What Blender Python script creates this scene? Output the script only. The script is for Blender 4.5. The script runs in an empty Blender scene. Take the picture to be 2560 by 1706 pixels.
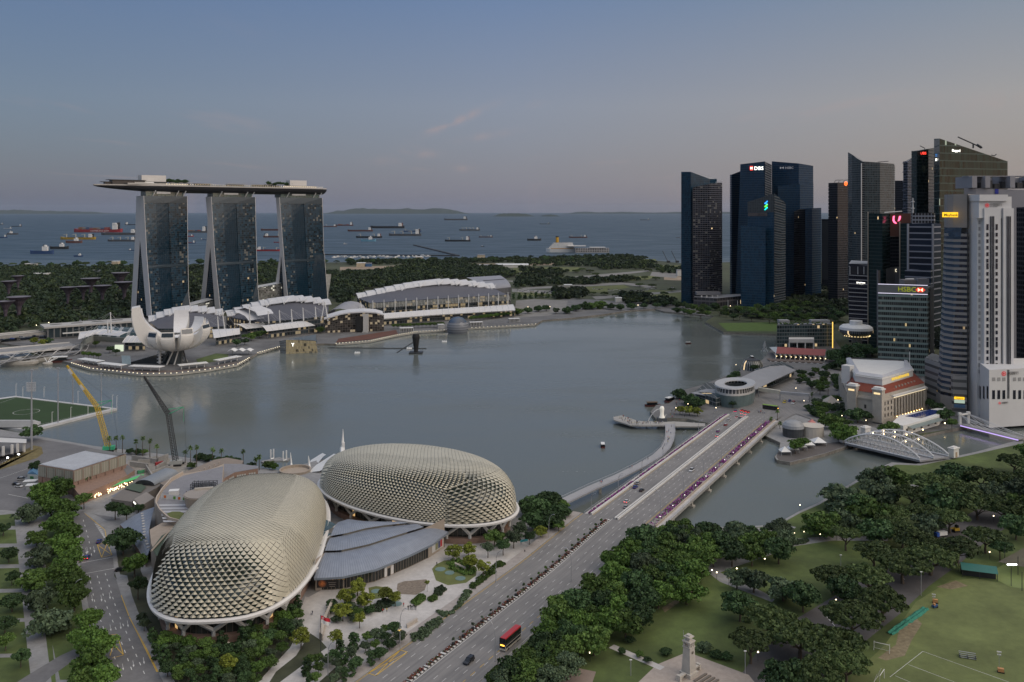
import bpy,math,random
import numpy as np
from mathutils import Vector,Matrix
from math import sin,cos,pi,atan2
V=Vector
def I(n,k,v):n.inputs[k].default_value=v
RU=random.uniform
R=math.radians
sc=bpy.context.scene
COL=sc.collection
random.seed(7)
rng=np.random.default_rng(7)

# ---------------------------------------------------------------- camera, sky, sun, exposure
F,CX,HY,CH=2162.0,1280.0,528.0,160.0      # focal length and horizon of the photograph in its own pixels, eye height in metres
cam=bpy.data.cameras.new("camera");cam_o=bpy.data.objects.new("camera",cam);COL.objects.link(cam_o)
cam_o.location=(0,0,CH);cam_o.rotation_euler=(R(90),0,0)
cam.sensor_width=36.0;cam.lens=36.0*F/2560.0
cam.shift_y=(HY-853.0)/2560.0
cam.clip_start=1.0;cam.clip_end=200000.0
sc.camera=cam_o

SUN_EL,SUN_AZ=4.0,118.0        # azimuth clockwise from +Y: behind the viewer's right shoulder
w=bpy.data.worlds.new("World");sc.world=w;w.use_nodes=True
nt=w.node_tree;N=nt.nodes;L=nt.links
bg=N["Background"];I(bg,1,0.15)
sky=N.new("ShaderNodeTexSky");sky.sky_type='NISHITA';sky.sun_disc=False
sky.sun_elevation=R(SUN_EL);sky.sun_rotation=R(SUN_AZ);sky.air_density=1.0;sky.dust_density=0.9;sky.ozone_density=2.0
def wn(t,**k):
 n=N.new(t)
 for a,b in k.items():setattr(n,a,b)
 return n
tc=wn("ShaderNodeTexCoord")
sep=wn("ShaderNodeSeparateXYZ");L.new(tc.outputs["Generated"],sep.inputs[0])
def wm(op,a,b=None):
 n=wn("ShaderNodeMath",operation=op)
 for i,v in enumerate((a,b)):
  if v is None:continue
  if isinstance(v,(int,float)):I(n,i,v)
  else:L.new(v,n.inputs[i])
 return n.outputs[0]
zc=wm('MAXIMUM',sep.outputs[2],0.03)
cx_=wm('DIVIDE',sep.outputs[0],zc);cy_=wm('DIVIDE',sep.outputs[1],zc)
comb=wn("ShaderNodeCombineXYZ");L.new(wm('MULTIPLY',cx_,0.9),comb.inputs[0]);L.new(wm('MULTIPLY',cy_,0.22),comb.inputs[1])
cn=wn("ShaderNodeTexNoise");I(cn,"Scale",0.8);I(cn,"Detail",7);I(cn,"Roughness",0.6)
L.new(comb.outputs[0],cn.inputs["Vector"])
cr=wn("ShaderNodeMapRange");I(cr,1,0.58);I(cr,2,0.82);L.new(cn.outputs[0],cr.inputs[0])
band=wn("ShaderNodeMapRange");band.interpolation_type='SMOOTHSTEP';I(band,1,0.26);I(band,2,0.10);L.new(sep.outputs[2],band.inputs[0])
cl=wm('MULTIPLY',wm('MULTIPLY',cr.outputs[0],band.outputs[0]),0.30)
def wisp(px,py,lx,ly,ang,s):
 v=V(((px-CX)/F,1.0,(HY-py)/F));
 ax=wm('SUBTRACT',wm('DIVIDE',sep.outputs[0],sep.outputs[1]),v.x);az=wm('SUBTRACT',wm('DIVIDE',sep.outputs[2],sep.outputs[1]),v.z)
 c,q=cos(ang),sin(ang)
 e1=wm('DIVIDE',wm('ADD',wm('MULTIPLY',ax,c),wm('MULTIPLY',az,q)),lx/F);e2=wm('DIVIDE',wm('SUBTRACT',wm('MULTIPLY',az,c),wm('MULTIPLY',ax,q)),ly/F)
 d=wm('ADD',wm('POWER',wm('ABSOLUTE',e1),2.0),wm('POWER',wm('ABSOLUTE',e2),2.0))
 g=wm('POWER',2.718,wm('MULTIPLY',d,-1.0))
 return wm('MULTIPLY',wm('MULTIPLY',g,wm('GREATER_THAN',sep.outputs[1],0.2)),s)
wz=wn("ShaderNodeTexNoise");I(wz,"Scale",70);I(wz,"Detail",5);L.new(tc.outputs["Generated"],wz.inputs["Vector"])
ws=wisp(1150,300,80,9,0.42,.9)
for a in ((1090,322,30,5,.25,.7),(1075,386,28,9,.05,.8),(1215,340,70,9,.15,.45),(1160,422,24,8,0,.5),(960,402,45,10,0,.25),(2480,255,320,26,.05,.25)):
 ws=wm('ADD',ws,wisp(*a))
ws=wm('MULTIPLY',ws,wm('MAXIMUM',wm('MULTIPLY',wm('SUBTRACT',wz.outputs[0],.30),2.6),0.0))
call=wm('MINIMUM',wm('ADD',cl,wm('MULTIPLY',ws,.55)),1.0)
hsv=wn("ShaderNodeHueSaturation");I(hsv,"Saturation",0.72);L.new(sky.outputs[0],hsv.inputs["Color"])
ramp=wn("ShaderNodeValToRGB");L.new(sep.outputs[2],ramp.inputs[0]);e_=ramp.color_ramp.elements
stops=((0.0,(.66,.68,.92)),(.05,(.74,.75,.98)),(.12,(.80,.87,1.16)),(.235,(.48,.70,1.22)),(.42,(.60,.80,1.3)),(.62,(1.6,1.8,2.3)),(1.0,(3.2,3.4,3.9)))
e_[0].position=0.0;e_[0].color=(*stops[0][1],1);e_[1].position=1.0;e_[1].color=(*stops[-1][1],1)
for p_,c_ in stops[1:-1]:
 q_=e_.new(p_);q_.color=(*c_,1)
vx=wn("ShaderNodeVectorMath",operation='DOT_PRODUCT');L.new(tc.outputs["Generated"],vx.inputs[0]);I(vx,1,(.94,-.34,0))
az=wn("ShaderNodeValToRGB");L.new(wm('ADD',wm('MULTIPLY',vx.outputs["Value"],.5),.5),az.inputs[0]);f_=az.color_ramp.elements
f_[0].position=0.0;f_[0].color=(.40,.52,.68,1);f_[1].position=1.0;f_[1].color=(2.6,2.0,1.5,1)
for p_,c_ in ((.13,(.50,.62,.76)),(.33,(.93,.95,.98)),(.58,(1.42,1.22,.94)),(.72,(1.5,1.25,.95))):
 q_=f_.new(p_);q_.color=(*c_,1)
mul=wn("ShaderNodeMix",data_type='RGBA',blend_type='MULTIPLY');I(mul,0,1.0);L.new(ramp.outputs[0],mul.inputs[6]);L.new(az.outputs[0],mul.inputs[7])
dusk=wn("ShaderNodeMix",data_type='RGBA',blend_type='MIX');I(dusk,0,0.85);L.new(hsv.outputs[0],dusk.inputs[6]);L.new(mul.outputs[2],dusk.inputs[7])
mixc=wn("ShaderNodeMix",data_type='RGBA',blend_type='MIX');L.new(call,mixc.inputs[0]);L.new(dusk.outputs[2],mixc.inputs[6]);I(mixc,7,(1.55,1.12,1.05,1))
L.new(mixc.outputs[2],bg.inputs[0])

sun=bpy.data.lights.new("sun",'SUN');sun.energy=0.6;sun.angle=R(50);sun.color=(1.0,0.88,0.76)
sun_o=bpy.data.objects.new("sun",sun);COL.objects.link(sun_o)
sdir=V((sin(R(SUN_AZ))*cos(R(SUN_EL+30)),cos(R(SUN_AZ))*cos(R(SUN_EL+30)),sin(R(SUN_EL+30))))
sun_o.rotation_euler=sdir.to_track_quat('Z','Y').to_euler()

sc.view_settings.view_transform='Standard';sc.view_settings.look='None'
sc.view_settings.exposure=1.0;sc.view_settings.gamma=1.0;sc.view_settings.use_curve_mapping=False
sc.cycles.volume_bounces=1;sc.cycles.max_bounces=6;sc.cycles.transparent_max_bounces=8
sc.cycles.volume_step_rate=1.0
sc.cycles.use_denoising=True
try:sc.cycles.denoiser='OPENIMAGEDENOISE'
except Exception:pass

# ---------------------------------------------------------------- from a point of the survey photograph to metres
def G(px,py,z=2.0):
 d=(CH-z)*F/(py-HY);return ((px-CX)/F*d,d,z)
def P(px,d,z=0.0):return ((px-CX)/F*d,d,z)
def ZA(py,d):return CH-(py-HY)/F*d
def W(px,py,d):return ((px-CX)/F*d,d,ZA(py,d))

# ---------------------------------------------------------------- objects
def link(o):COL.objects.link(o);return o
def tag(o,label=None,cat=None,group=None,kind=None):
 if label:o["label"]=label
 if cat:o["category"]=cat
 if group:o["group"]=group
 if kind:o["kind"]=kind
 return o
def thing(name,label,cat,loc=(0,0,0),rz=0.0,group=None):
 o=bpy.data.objects.new(name,None);link(o);o.location=loc;o.rotation_euler=(0,0,rz);o.empty_display_size=0.1
 return tag(o,label,cat,group)
KIDS={}
def kids(o):return KIDS.get(o.name,[])
def par(c,p):
 c.parent=p;KIDS.setdefault(p.name,[]).append(c)
def dup(root,loc,rz=0.0,label=None,group=None,s=None):
 r=root.copy();link(r);r.location=loc;r.rotation_euler=(0,0,rz)
 if s is not None:r.scale=(s,s,s)if isinstance(s,(int,float))else s
 if label:r["label"]=label
 if group:r["group"]=group
 for ch in kids(root):
  c=ch.copy();link(c);par(c,r)
  for g in kids(ch):
   d=g.copy();link(d);par(d,c)
 return r
ORD="first second third fourth fifth sixth seventh eighth ninth tenth eleventh twelfth thirteenth fourteenth fifteenth sixteenth seventeenth eighteenth nineteenth twentieth".split()
def nth(i):return ORD[i]if i<20 else ("twenty-"+ORD[i-20]if i<29 else ("thirtieth" if i==29 else "thirty-"+ORD[i-30]))

class MB:
 """Collects faces and links them as one mesh object."""
 def __init__(s):s.v=[];s.f=[];s.uv=[];s.mi=[];s.m=0
 def face(s,pts,uv=None):
  n=len(s.v);s.v+=[tuple(p)for p in pts];s.f.append(tuple(range(n,n+len(pts))));s.uv+=uv if uv else [(p[0],p[1])for p in pts];s.mi.append(s.m);return s
 def quad(s,a,b,c,d,uv=None):
  if uv is None:
   w_=math.dist(a,b);h_=math.dist(b,c);uv=[(0,0),(w_,0),(w_,h_),(0,h_)]
  return s.face([a,b,c,d],uv)
 def box(s,c,d,rz=0.0,base=False):
  x,y,z=[q/2 for q in d];ca,sa=cos(rz),sin(rz);cz=c[2]+(z if base else 0)
  pl=[(c[0]+ca*a-sa*b,c[1]+sa*a+ca*b)for a,b in ((-x,-y),(x,-y),(x,y),(-x,y))]
  return s.prism(pl,cz-z,cz+z)
 def prism(s,poly,z0,z1,top=True,bottom=False,side=True):
  n=len(poly);zt=z1 if hasattr(z1,'__len__')else [z1]*n;zb=z0 if hasattr(z0,'__len__')else [z0]*n
  if sum(poly[i][0]*poly[(i+1)%n][1]-poly[(i+1)%n][0]*poly[i][1]for i in range(n))<0:poly=poly[::-1];zt=zt[::-1];zb=zb[::-1]
  u=0.0
  for i in range(n):
   j=(i+1)%n;a,b=poly[i],poly[j];l_=math.dist(a[:2],b[:2])
   if side:s.face([(a[0],a[1],zb[i]),(b[0],b[1],zb[j]),(b[0],b[1],zt[j]),(a[0],a[1],zt[i])],[(u,zb[i]),(u+l_,zb[j]),(u+l_,zt[j]),(u,zt[i])])
   u+=l_
  if top:s.face([(p[0],p[1],zt[i])for i,p in enumerate(poly)])
  if bottom:s.face([(p[0],p[1],zb[i])for i,p in reversed(list(enumerate(poly)))])
  return s
 def tube(s,pts,r,n=6,closed=False):
  pts=[V(p)for p in pts];k=len(pts);rr=r if hasattr(r,'__len__')else [r]*k;rings=[]
  for i,p in enumerate(pts):
   a=pts[i-1]if i or closed else p;b=pts[(i+1)%k]if i<k-1 or closed else p
   t=(b-a)
   if t.length<1e-9:t=V((0,0,1))
   t.normalize();q=V((0,0,1))if abs(t.z)<.9 else V((1,0,0));x=t.cross(q).normalized();y=x.cross(t).normalized()
   rings.append([p+(x*cos(2*pi*j/n)+y*sin(2*pi*j/n))*rr[i]for j in range(n)])
  s.loft(rings,ring=True,closed=closed)
  if not closed:s.face(rings[0]);s.face(rings[-1][::-1])
  return s
 def loft(s,rings,ring=False,closed=False):
  k=len(rings);m=len(rings[0]);n=len(s.v)
  for g in rings:s.v+=[tuple(p)for p in g]
  us=[0.0]
  for j in range(1,m):us.append(us[-1]+math.dist(rings[0][j-1],rings[0][j]))
  us.append(us[-1]+math.dist(rings[0][-1],rings[0][0]));v=0.0
  for i in range(k if closed else k-1):
   i2=(i+1)%k;dv=math.dist(rings[i][m//2],rings[i2][m//2])
   for j in range(m if ring else m-1):
    j2=(j+1)%m;s.f.append((n+i*m+j,n+i*m+j2,n+i2*m+j2,n+i2*m+j));s.uv+=[(us[j],v),(us[j+1],v),(us[j+1],v+dv),(us[j],v+dv)];s.mi.append(s.m)
   v+=dv
  return s
 def cyl(s,c,r,h,n=16,r2=None,top=True):
  r2=r if r2 is None else r2;a=[(c[0]+r*cos(2*pi*i/n),c[1]+r*sin(2*pi*i/n),c[2])for i in range(n)];b=[(c[0]+r2*cos(2*pi*i/n),c[1]+r2*sin(2*pi*i/n),c[2]+h)for i in range(n)]
  s.loft([a,b],ring=True)
  if top:s.face(b);s.face(a[::-1])
  return s
 def lathe(s,c,prof,n=20,sx=1.0,sy=1.0):
  return s.loft([[(c[0]+sx*r*cos(2*pi*j/n),c[1]+sy*r*sin(2*pi*j/n),c[2]+z)for j in range(n)]for r,z in prof],ring=True)
 def blob(s,c,r,n=8,m=5,jit=0.12):
  rings=[]
  for i in range(m+1):
   t=pi*i/m;rings.append([(c[0]+r[0]*sin(t)*cos(2*pi*j/n)*(1+RU(-jit,jit)),c[1]+r[1]*sin(t)*sin(2*pi*j/n)*(1+RU(-jit,jit)),c[2]+r[2]*cos(t))for j in range(n)])
  return s.loft(rings[::-1],ring=True)
 def mesh(s,name,mats,smooth=False):
  me=bpy.data.meshes.new(name);me.from_pydata(s.v,[],s.f);u=me.uv_layers.new(name="UVMap")
  if len(s.uv)==len(me.loops):u.data.foreach_set("uv",[q for p in s.uv for q in p])
  for m_ in (mats if isinstance(mats,(list,tuple))else [mats]):me.materials.append(m_)
  if any(s.mi):me.polygons.foreach_set("material_index",s.mi)
  if smooth:me.polygons.foreach_set("use_smooth",[True]*len(me.polygons))
  me.update();return me
 def build(s,name,mats,parent=None,smooth=False,loc=None,rz=0.0):
  o=bpy.data.objects.new(name,s.mesh(name,mats,smooth));link(o)
  if parent:par(o,parent)
  if loc:o.location=loc;o.rotation_euler=(0,0,rz)
  return o

# ---------------------------------------------------------------- materials
MATS={}
def nodes_of(name):
 m=bpy.data.materials.new(name);m.use_nodes=True;return m,m.node_tree.nodes,m.node_tree.links,m.node_tree.nodes["Principled BSDF"]
def mat(name,col,rough=0.7,metal=0.0,var=0.12,scale=0.15,spec=0.5,bump=0.0,emit=None,es=0.0,big=0.0,big_scale=0.02,alpha=1.0):
 if name in MATS:return MATS[name]
 m,n,l,b=nodes_of(name);MATS[name]=m
 I(b,"Roughness",rough);I(b,"Metallic",metal);I(b,"Specular IOR Level",spec)
 c4=(*col,1)
 if var>0:
  t=n.new("ShaderNodeTexCoord");x=n.new("ShaderNodeTexNoise");I(x,"Scale",scale);I(x,"Detail",6);I(x,"Roughness",.65);l.new(t.outputs["Object"],x.inputs["Vector"])
  r=n.new("ShaderNodeMapRange");I(r,1,.3);I(r,2,.7);I(r,3,1-var);I(r,4,1+var);l.new(x.outputs[0],r.inputs[0]);f=r.outputs[0]
  if big>0:
   x2=n.new("ShaderNodeTexNoise");I(x2,"Scale",big_scale);I(x2,"Detail",3);l.new(t.outputs["Object"],x2.inputs["Vector"])
   r2=n.new("ShaderNodeMapRange");I(r2,1,.35);I(r2,2,.65);I(r2,3,1-big);I(r2,4,1+big);l.new(x2.outputs[0],r2.inputs[0])
   q=n.new("ShaderNodeMath");q.operation='MULTIPLY';l.new(f,q.inputs[0]);l.new(r2.outputs[0],q.inputs[1]);f=q.outputs[0]
  k=n.new("ShaderNodeVectorMath");k.operation='SCALE';I(k,0,col);l.new(f,k.inputs["Scale"]);l.new(k.outputs[0],b.inputs["Base Color"])
  if bump>0:
   bp=n.new("ShaderNodeBump");I(bp,"Strength",bump);I(bp,"Distance",0.3);l.new(x.outputs[0],bp.inputs["Height"]);l.new(bp.outputs[0],b.inputs["Normal"])
 else:I(b,"Base Color",c4)
 if emit:I(b,"Emission Color",(*emit,1));I(b,"Emission Strength",es)
 if alpha<1:I(b,"Alpha",alpha)
 return m
def glow(name,col,s):return mat(name,(0.02,0.02,0.02),var=0,emit=col,es=s)
def facade(name,glass=(.012,.03,.05),wall=(.06,.07,.08),fh=4.0,bw=1.5,sp=0.25,mw=0.08,rough=0.14,ior=1.5,lit=0.004,vary=0.5,wrough=0.5,litc=(1.0,.72,.38),ls=1.2,tilt=0.02,blinds=0.0,mech=0.0):
 """curtain wall in the metres of the mesh's own UV: panes, spandrels, mullions, each pane a little different"""
 if name in MATS:return MATS[name]
 m,n,l,b=nodes_of(name);MATS[name]=m
 def mt(op,a,c=None):
  x=n.new("ShaderNodeMath");x.operation=op
  for i,v in enumerate((a,c)):
   if v is None:continue
   if isinstance(v,(int,float)):I(x,i,v)
   else:l.new(v,x.inputs[i])
  return x.outputs[0]
 uv=n.new("ShaderNodeUVMap");s=n.new("ShaderNodeSeparateXYZ");l.new(uv.outputs[0],s.inputs[0])
 u=mt('DIVIDE',s.outputs[0],bw);v=mt('DIVIDE',s.outputs[1],fh);fu=mt('FRACT',u);fv=mt('FRACT',v);iu=mt('FLOOR',u);iv=mt('FLOOR',v)
 cb=n.new("ShaderNodeCombineXYZ");l.new(iu,cb.inputs[0]);l.new(iv,cb.inputs[1]);wn_=n.new("ShaderNodeTexWhiteNoise");wn_.noise_dimensions='2D';l.new(cb.outputs[0],wn_.inputs["Vector"])
 rs=n.new("ShaderNodeSeparateColor");l.new(wn_.outputs["Color"],rs.inputs[0])
 wallm=mt('MAXIMUM',mt('LESS_THAN',fv,sp),mt('LESS_THAN',fu,mw))
 if mech>0:
  wf=n.new("ShaderNodeTexWhiteNoise");wf.noise_dimensions='1D';l.new(mt('ADD',iv,31.7),wf.inputs["W"]);wallm=mt('MAXIMUM',wallm,mt('LESS_THAN',wf.outputs["Value"],mech))
 g=n.new("ShaderNodeVectorMath");g.operation='SCALE';I(g,0,glass);l.new(mt('ADD',mt('MULTIPLY',rs.outputs[0],2*vary),1-vary),g.inputs["Scale"])
 gc=g.outputs[0]
 if blinds>0:
  bx=n.new("ShaderNodeMix");bx.data_type='RGBA';l.new(mt('LESS_THAN',rs.outputs[2],blinds),bx.inputs[0]);l.new(gc,bx.inputs[6]);I(bx,7,(.13,.13,.12,1));gc=bx.outputs[2]
 mx=n.new("ShaderNodeMix");mx.data_type='RGBA';l.new(wallm,mx.inputs[0]);l.new(gc,mx.inputs[6]);I(mx,7,(*wall,1));l.new(mx.outputs[2],b.inputs["Base Color"])
 l.new(mt('ADD',mt('MULTIPLY',wallm,wrough-rough),rough),b.inputs["Roughness"])
 l.new(mt('ADD',mt('MULTIPLY',wallm,1.45-ior),ior),b.inputs["IOR"])
 if lit>0:
  on=mt('MULTIPLY',mt('GREATER_THAN',rs.outputs[1],1-lit),mt('SUBTRACT',1.0,wallm));I(b,"Emission Color",(*litc,1));l.new(mt('MULTIPLY',on,ls),b.inputs["Emission Strength"])
 if tilt>0:
  ge=n.new("ShaderNodeNewGeometry");sb=n.new("ShaderNodeVectorMath");sb.operation='SUBTRACT';l.new(wn_.outputs["Color"],sb.inputs[0]);I(sb,1,(.5,.5,.5))
  s2=n.new("ShaderNodeVectorMath");s2.operation='SCALE';l.new(sb.outputs[0],s2.inputs[0]);I(s2,"Scale",tilt);ad=n.new("ShaderNodeVectorMath");ad.operation='ADD';l.new(ge.outputs["Normal"],ad.inputs[0]);l.new(s2.outputs[0],ad.inputs[1]);nm=n.new("ShaderNodeVectorMath");nm.operation='NORMALIZE';l.new(ad.outputs[0],nm.inputs[0]);l.new(nm.outputs[0],b.inputs["Normal"])
 return m
def text(s,size,name,m,parent=None,loc=(0,0,0),rz=0.0,ext=0.05,align='LEFT',tilt=90,bold=0.0,xs=1.0):
 """lettering as a mesh"""
 c=bpy.data.curves.new(name,'FONT');c.body=s;c.size=size;c.extrude=ext;c.align_x=align;c.offset=bold;c.resolution_u=2
 t=bpy.data.objects.new("tmp_text",c);link(t);bpy.context.view_layer.update()
 me=bpy.data.meshes.new_from_object(t.evaluated_get(bpy.context.evaluated_depsgraph_get()));bpy.data.objects.remove(t);me.materials.clear();me.materials.append(m)
 o=bpy.data.objects.new(name,me);link(o);o.location=loc;o.rotation_euler=(R(tilt),0,rz);o.scale=(xs,1,1)
 if parent:par(o,parent)
 return o
def clones(mb,name,m,parent,locs,rz=0.0,smooth=False):
 me=mb.mesh(name,m,smooth);out=[]
 for i,l_ in enumerate(locs):
  o=bpy.data.objects.new(name,me);link(o);o.location=l_;o.rotation_euler=(0,0,rz[i]if hasattr(rz,'__len__')else rz);par(o,parent);out.append(o)
 return out

WHITE=mat("white_paint",(.72,.72,.70),.45,var=.06)
OFFWHITE=mat("off_white_paint",(.6,.59,.56),.5,var=.08)
STEEL=mat("galvanised_steel",(.42,.43,.45),.4,.5,var=.08)
DARK=mat("dark_metal",(.03,.032,.035),.5,var=.15)
BLACK=mat("black_rubber",(.012,.012,.012),.7,var=0)
CONC=mat("concrete",(.3,.29,.27),.85,var=.2,scale=.3,big=.12)
GLASSD=mat("dark_glass",(.012,.02,.026),.08,spec=1.0,var=0)
GLASSG=mat("green_glass",(.02,.05,.05),.08,spec=1.0,var=.2,scale=.2)
WARM=glow("warm_lamp",(1.0,.72,.36),5.0)
WARMDIM=glow("warm_window",(1.0,.66,.3),1.1)
COOL=glow("cool_lamp",(.95,.97,1.0),6.0)
REDLAMP=glow("tail_lamp",(1.0,.03,.02),2.0)
# ---------------------------------------------------------------- water and air
def water_mat():
 m,n,l,b=nodes_of("bay_water")
 t=n.new("ShaderNodeTexCoord")
 I(b,"Base Color",(.125,.142,.134,1));I(b,"IOR",1.33);I(b,"Specular IOR Level",.5)
 mp=n.new("ShaderNodeMapping");I(mp,"Rotation",(0,0,.5));I(mp,"Scale",(1,.45,1));l.new(t.outputs["Object"],mp.inputs[0])
 a=n.new("ShaderNodeTexNoise");I(a,"Scale",.33);I(a,"Detail",5);I(a,"Roughness",.6);l.new(mp.outputs[0],a.inputs["Vector"])
 mp2=n.new("ShaderNodeMapping");I(mp2,"Rotation",(0,0,-.35));I(mp2,"Scale",(.35,1,1));l.new(t.outputs["Object"],mp2.inputs[0])
 g=n.new("ShaderNodeTexNoise");I(g,"Scale",.011);I(g,"Detail",6);I(g,"Roughness",.62);l.new(mp2.outputs[0],g.inputs["Vector"])
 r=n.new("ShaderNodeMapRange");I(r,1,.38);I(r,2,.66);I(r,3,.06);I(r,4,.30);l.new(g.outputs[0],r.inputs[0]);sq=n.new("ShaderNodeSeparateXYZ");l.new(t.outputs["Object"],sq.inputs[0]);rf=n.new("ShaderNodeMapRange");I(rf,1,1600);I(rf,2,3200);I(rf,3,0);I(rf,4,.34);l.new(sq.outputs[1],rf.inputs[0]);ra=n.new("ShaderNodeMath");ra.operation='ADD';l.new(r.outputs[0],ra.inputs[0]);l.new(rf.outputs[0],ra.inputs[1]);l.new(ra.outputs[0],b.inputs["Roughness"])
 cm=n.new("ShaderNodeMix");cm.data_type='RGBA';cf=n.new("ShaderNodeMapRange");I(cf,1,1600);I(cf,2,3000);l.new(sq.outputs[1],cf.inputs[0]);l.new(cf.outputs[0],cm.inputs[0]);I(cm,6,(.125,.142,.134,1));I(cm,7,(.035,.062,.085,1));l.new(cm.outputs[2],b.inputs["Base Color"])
 bp=n.new("ShaderNodeBump");I(bp,"Distance",.6);l.new(a.outputs[0],bp.inputs["Height"])
 r2=n.new("ShaderNodeMapRange");I(r2,1,.35);I(r2,2,.68);I(r2,3,.10);I(r2,4,.38);l.new(g.outputs[0],r2.inputs[0]);sy=n.new("ShaderNodeSeparateXYZ");l.new(t.outputs["Object"],sy.inputs[0]);fd=n.new("ShaderNodeMapRange");I(fd,1,700);I(fd,2,2600);I(fd,3,1.0);I(fd,4,.12);l.new(sy.outputs[1],fd.inputs[0]);ms=n.new("ShaderNodeMath");ms.operation='MULTIPLY';l.new(r2.outputs[0],ms.inputs[0]);l.new(fd.outputs[0],ms.inputs[1]);l.new(ms.outputs[0],bp.inputs["Strength"]);l.new(bp.outputs[0],b.inputs["Normal"])
 return m
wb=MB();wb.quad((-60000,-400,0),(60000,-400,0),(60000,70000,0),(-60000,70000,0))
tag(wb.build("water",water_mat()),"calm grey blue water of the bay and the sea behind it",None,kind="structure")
hz=MB();hz.prism([(-61000,-500),(61000,-500),(61000,71000),(-61000,71000)],-4,620,bottom=1)
hm=bpy.data.materials.new("haze_air");hm.use_nodes=True;hn=hm.node_tree.nodes;hn.clear()
ho=hn.new("ShaderNodeOutputMaterial");hv=hn.new("ShaderNodeVolumePrincipled");I(hv,"Density",7.0e-6);I(hv,"Color",(.52,.60,.72,1));I(hv,"Anisotropy",0.0)
hm.node_tree.links.new(hv.outputs[0],ho.inputs["Volume"])
tag(hz.build("haze",hm),"pale evening haze over the whole bay",None,kind="stuff")
# ---------------------------------------------------------------- ground
ASPH=mat("asphalt",(.145,.143,.145),.8,var=.14,scale=.5,big=.14,big_scale=.05)
DPAVE=mat("dark_paving",(.13,.13,.13),.85,var=.18,scale=.2,big=.2,big_scale=.03)
PAVE=mat("pale_paving",(.47,.45,.43),.8,var=.12,scale=.5,big=.12,big_scale=.08)
GPAVE=mat("grey_paving",(.24,.24,.24),.85,var=.14,scale=.4,big=.12,big_scale=.05)
LAWN=mat("lawn_grass",(.075,.105,.028),.95,var=.22,scale=.25,big=.28,big_scale=.035,bump=.3)
FIELD=mat("playing_field_grass",(.125,.15,.05),.95,var=.14,scale=.3,big=.22,big_scale=.03,bump=.2)
EARTH=mat("bare_earth",(.26,.2,.14),.95,var=.25,scale=.3)
SOIL=mat("garden_soil",(.05,.055,.03),.95,var=.3,scale=.2)
WALL_ST=mat("sea_wall_stone",(.2,.185,.16),.9,var=.35,scale=.25,big=.2,big_scale=.05)
LINE=mat("white_road_paint",(.62,.62,.6),.7,var=.1)
YLINE=mat("yellow_road_paint",(.6,.38,.05),.7,var=.12)
BRICK=mat("brown_brick",(.25,.165,.125),.85,var=.15,scale=.6)
STONE=mat("pale_stone",(.46,.43,.38),.75,var=.12,scale=.4,big=.08)
TAN=mat("tan_stone",(.36,.3,.24),.8,var=.1,scale=.3)
ROOFGREY=mat("grey_roof",(.26,.265,.28),.6,var=.1,scale=.1)
DECK=mat("timber_deck",(.13,.1,.085),.8,var=.2,scale=.4)

def gp(pts,z=2.0):return [G(a,b,z)[:2]for a,b in pts]
def structure(name,mb,m,label=None,kind="structure"):
 o=mb.build(name,m);return tag(o,label,None,kind=kind)
near=gp([(-300,1062),(0,1074),(101,1092),(233,1115),(392,1134),(477,1146),(560,1158),(649,1170),(702,1177),(790,1152),(860,1142),(920,1150),(1000,1190),(1150,1235),(1290,1256),(1330,1252),(1400,1264),(1440,1287),(1500,1302),(1600,1318),(1667,1314),(1753,1317),(1850,1318),(1940,1311),(1997,1279),(2044,1258),(2100,1225),(2180,1178),(2230,1156),(2290,1160),(2380,1143),(2440,1130),(2540,1102),(2700,1072),(3000,1045)])+[(950,600),(950,120),(-750,120),(-750,500)]
m_=MB();m_.prism(near,-4,2,top=False);structure("sea_wall",m_,WALL_ST)
m_=MB();m_.face([(x,y,2)for x,y in near]);structure("ground",m_,GPAVE)
far=gp([(2900,1024),(2560,1048),(2480,1052),(2407,1068),(2364,1076),(2280,1095),(2268,1090),(2215,1078),(2113,1117),(2062,1134),(1975,1156),(1942,1151),(1936,1142),(1946,1130),(1950,1107),(1907,1088),(1880,1075),(1836,1064),(1765,1058),(1717,1048),(1670,1046),(1640,1048),(1625,1030),(1640,1013),(1670,1010),(1687,998),(1704,976),(1755,963),(1811,941),(1854,926),(1906,900),(1925,877),(1940,864),(1942,836),(1809,831),(1762,805),(1786,791),(1779,790),(1660,779),(1639,773),(1577,776),(1509,786),(1431,795),(1356,801),(1339,811),(1280,815),(1169,821),(1114,826),(1042,830),(989,839),(925,853),(840,860),(811,859),(760,862),(698,868),(644,883),(622,896),(594,912),(520,925),(435,935),(350,936),(286,929),(222,922),(175,908),(132,895),(80,869),(0,857),(-300,842)])+[(-2800,1300),(-3600,2500)]+gp([(-300,668),(0,668),(200,666),(400,663),(800,657),(1140,649),(1290,646),(1400,645),(1560,640),(1628,650),(1705,659),(1850,655),(2100,655),(2600,650)])+[(2600,2400),(2400,700)]
m_=MB();m_.prism(far,-4,2,top=False);structure("sea_wall",m_,WALL_ST)
m_=MB();m_.face([(x,y,2)for x,y in far]);structure("ground",m_,mat("far_ground",(.05,.06,.03),.95,var=.3,scale=.02,big=.3,big_scale=.004))
def sheet(name,pts,m,z=2.0,dz=0.01,label=None):
 q=MB();p_=gp(pts,z);
 q.face([(x,y,z+dz)for x,y in p_]);return structure(name,q,m,label)
sheet("promenade",[(1836,1063),(1765,1057),(1717,1047),(1670,1045),(1640,1047),(1626,1030),(1641,1013),(1671,1010),(1688,998),(1705,976),(1755,963),(1811,941),(1854,926),(1906,900),(1925,877),(1941,864),(1943,836),(2080,838),(2120,900),(2000,960)],DPAVE)
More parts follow.
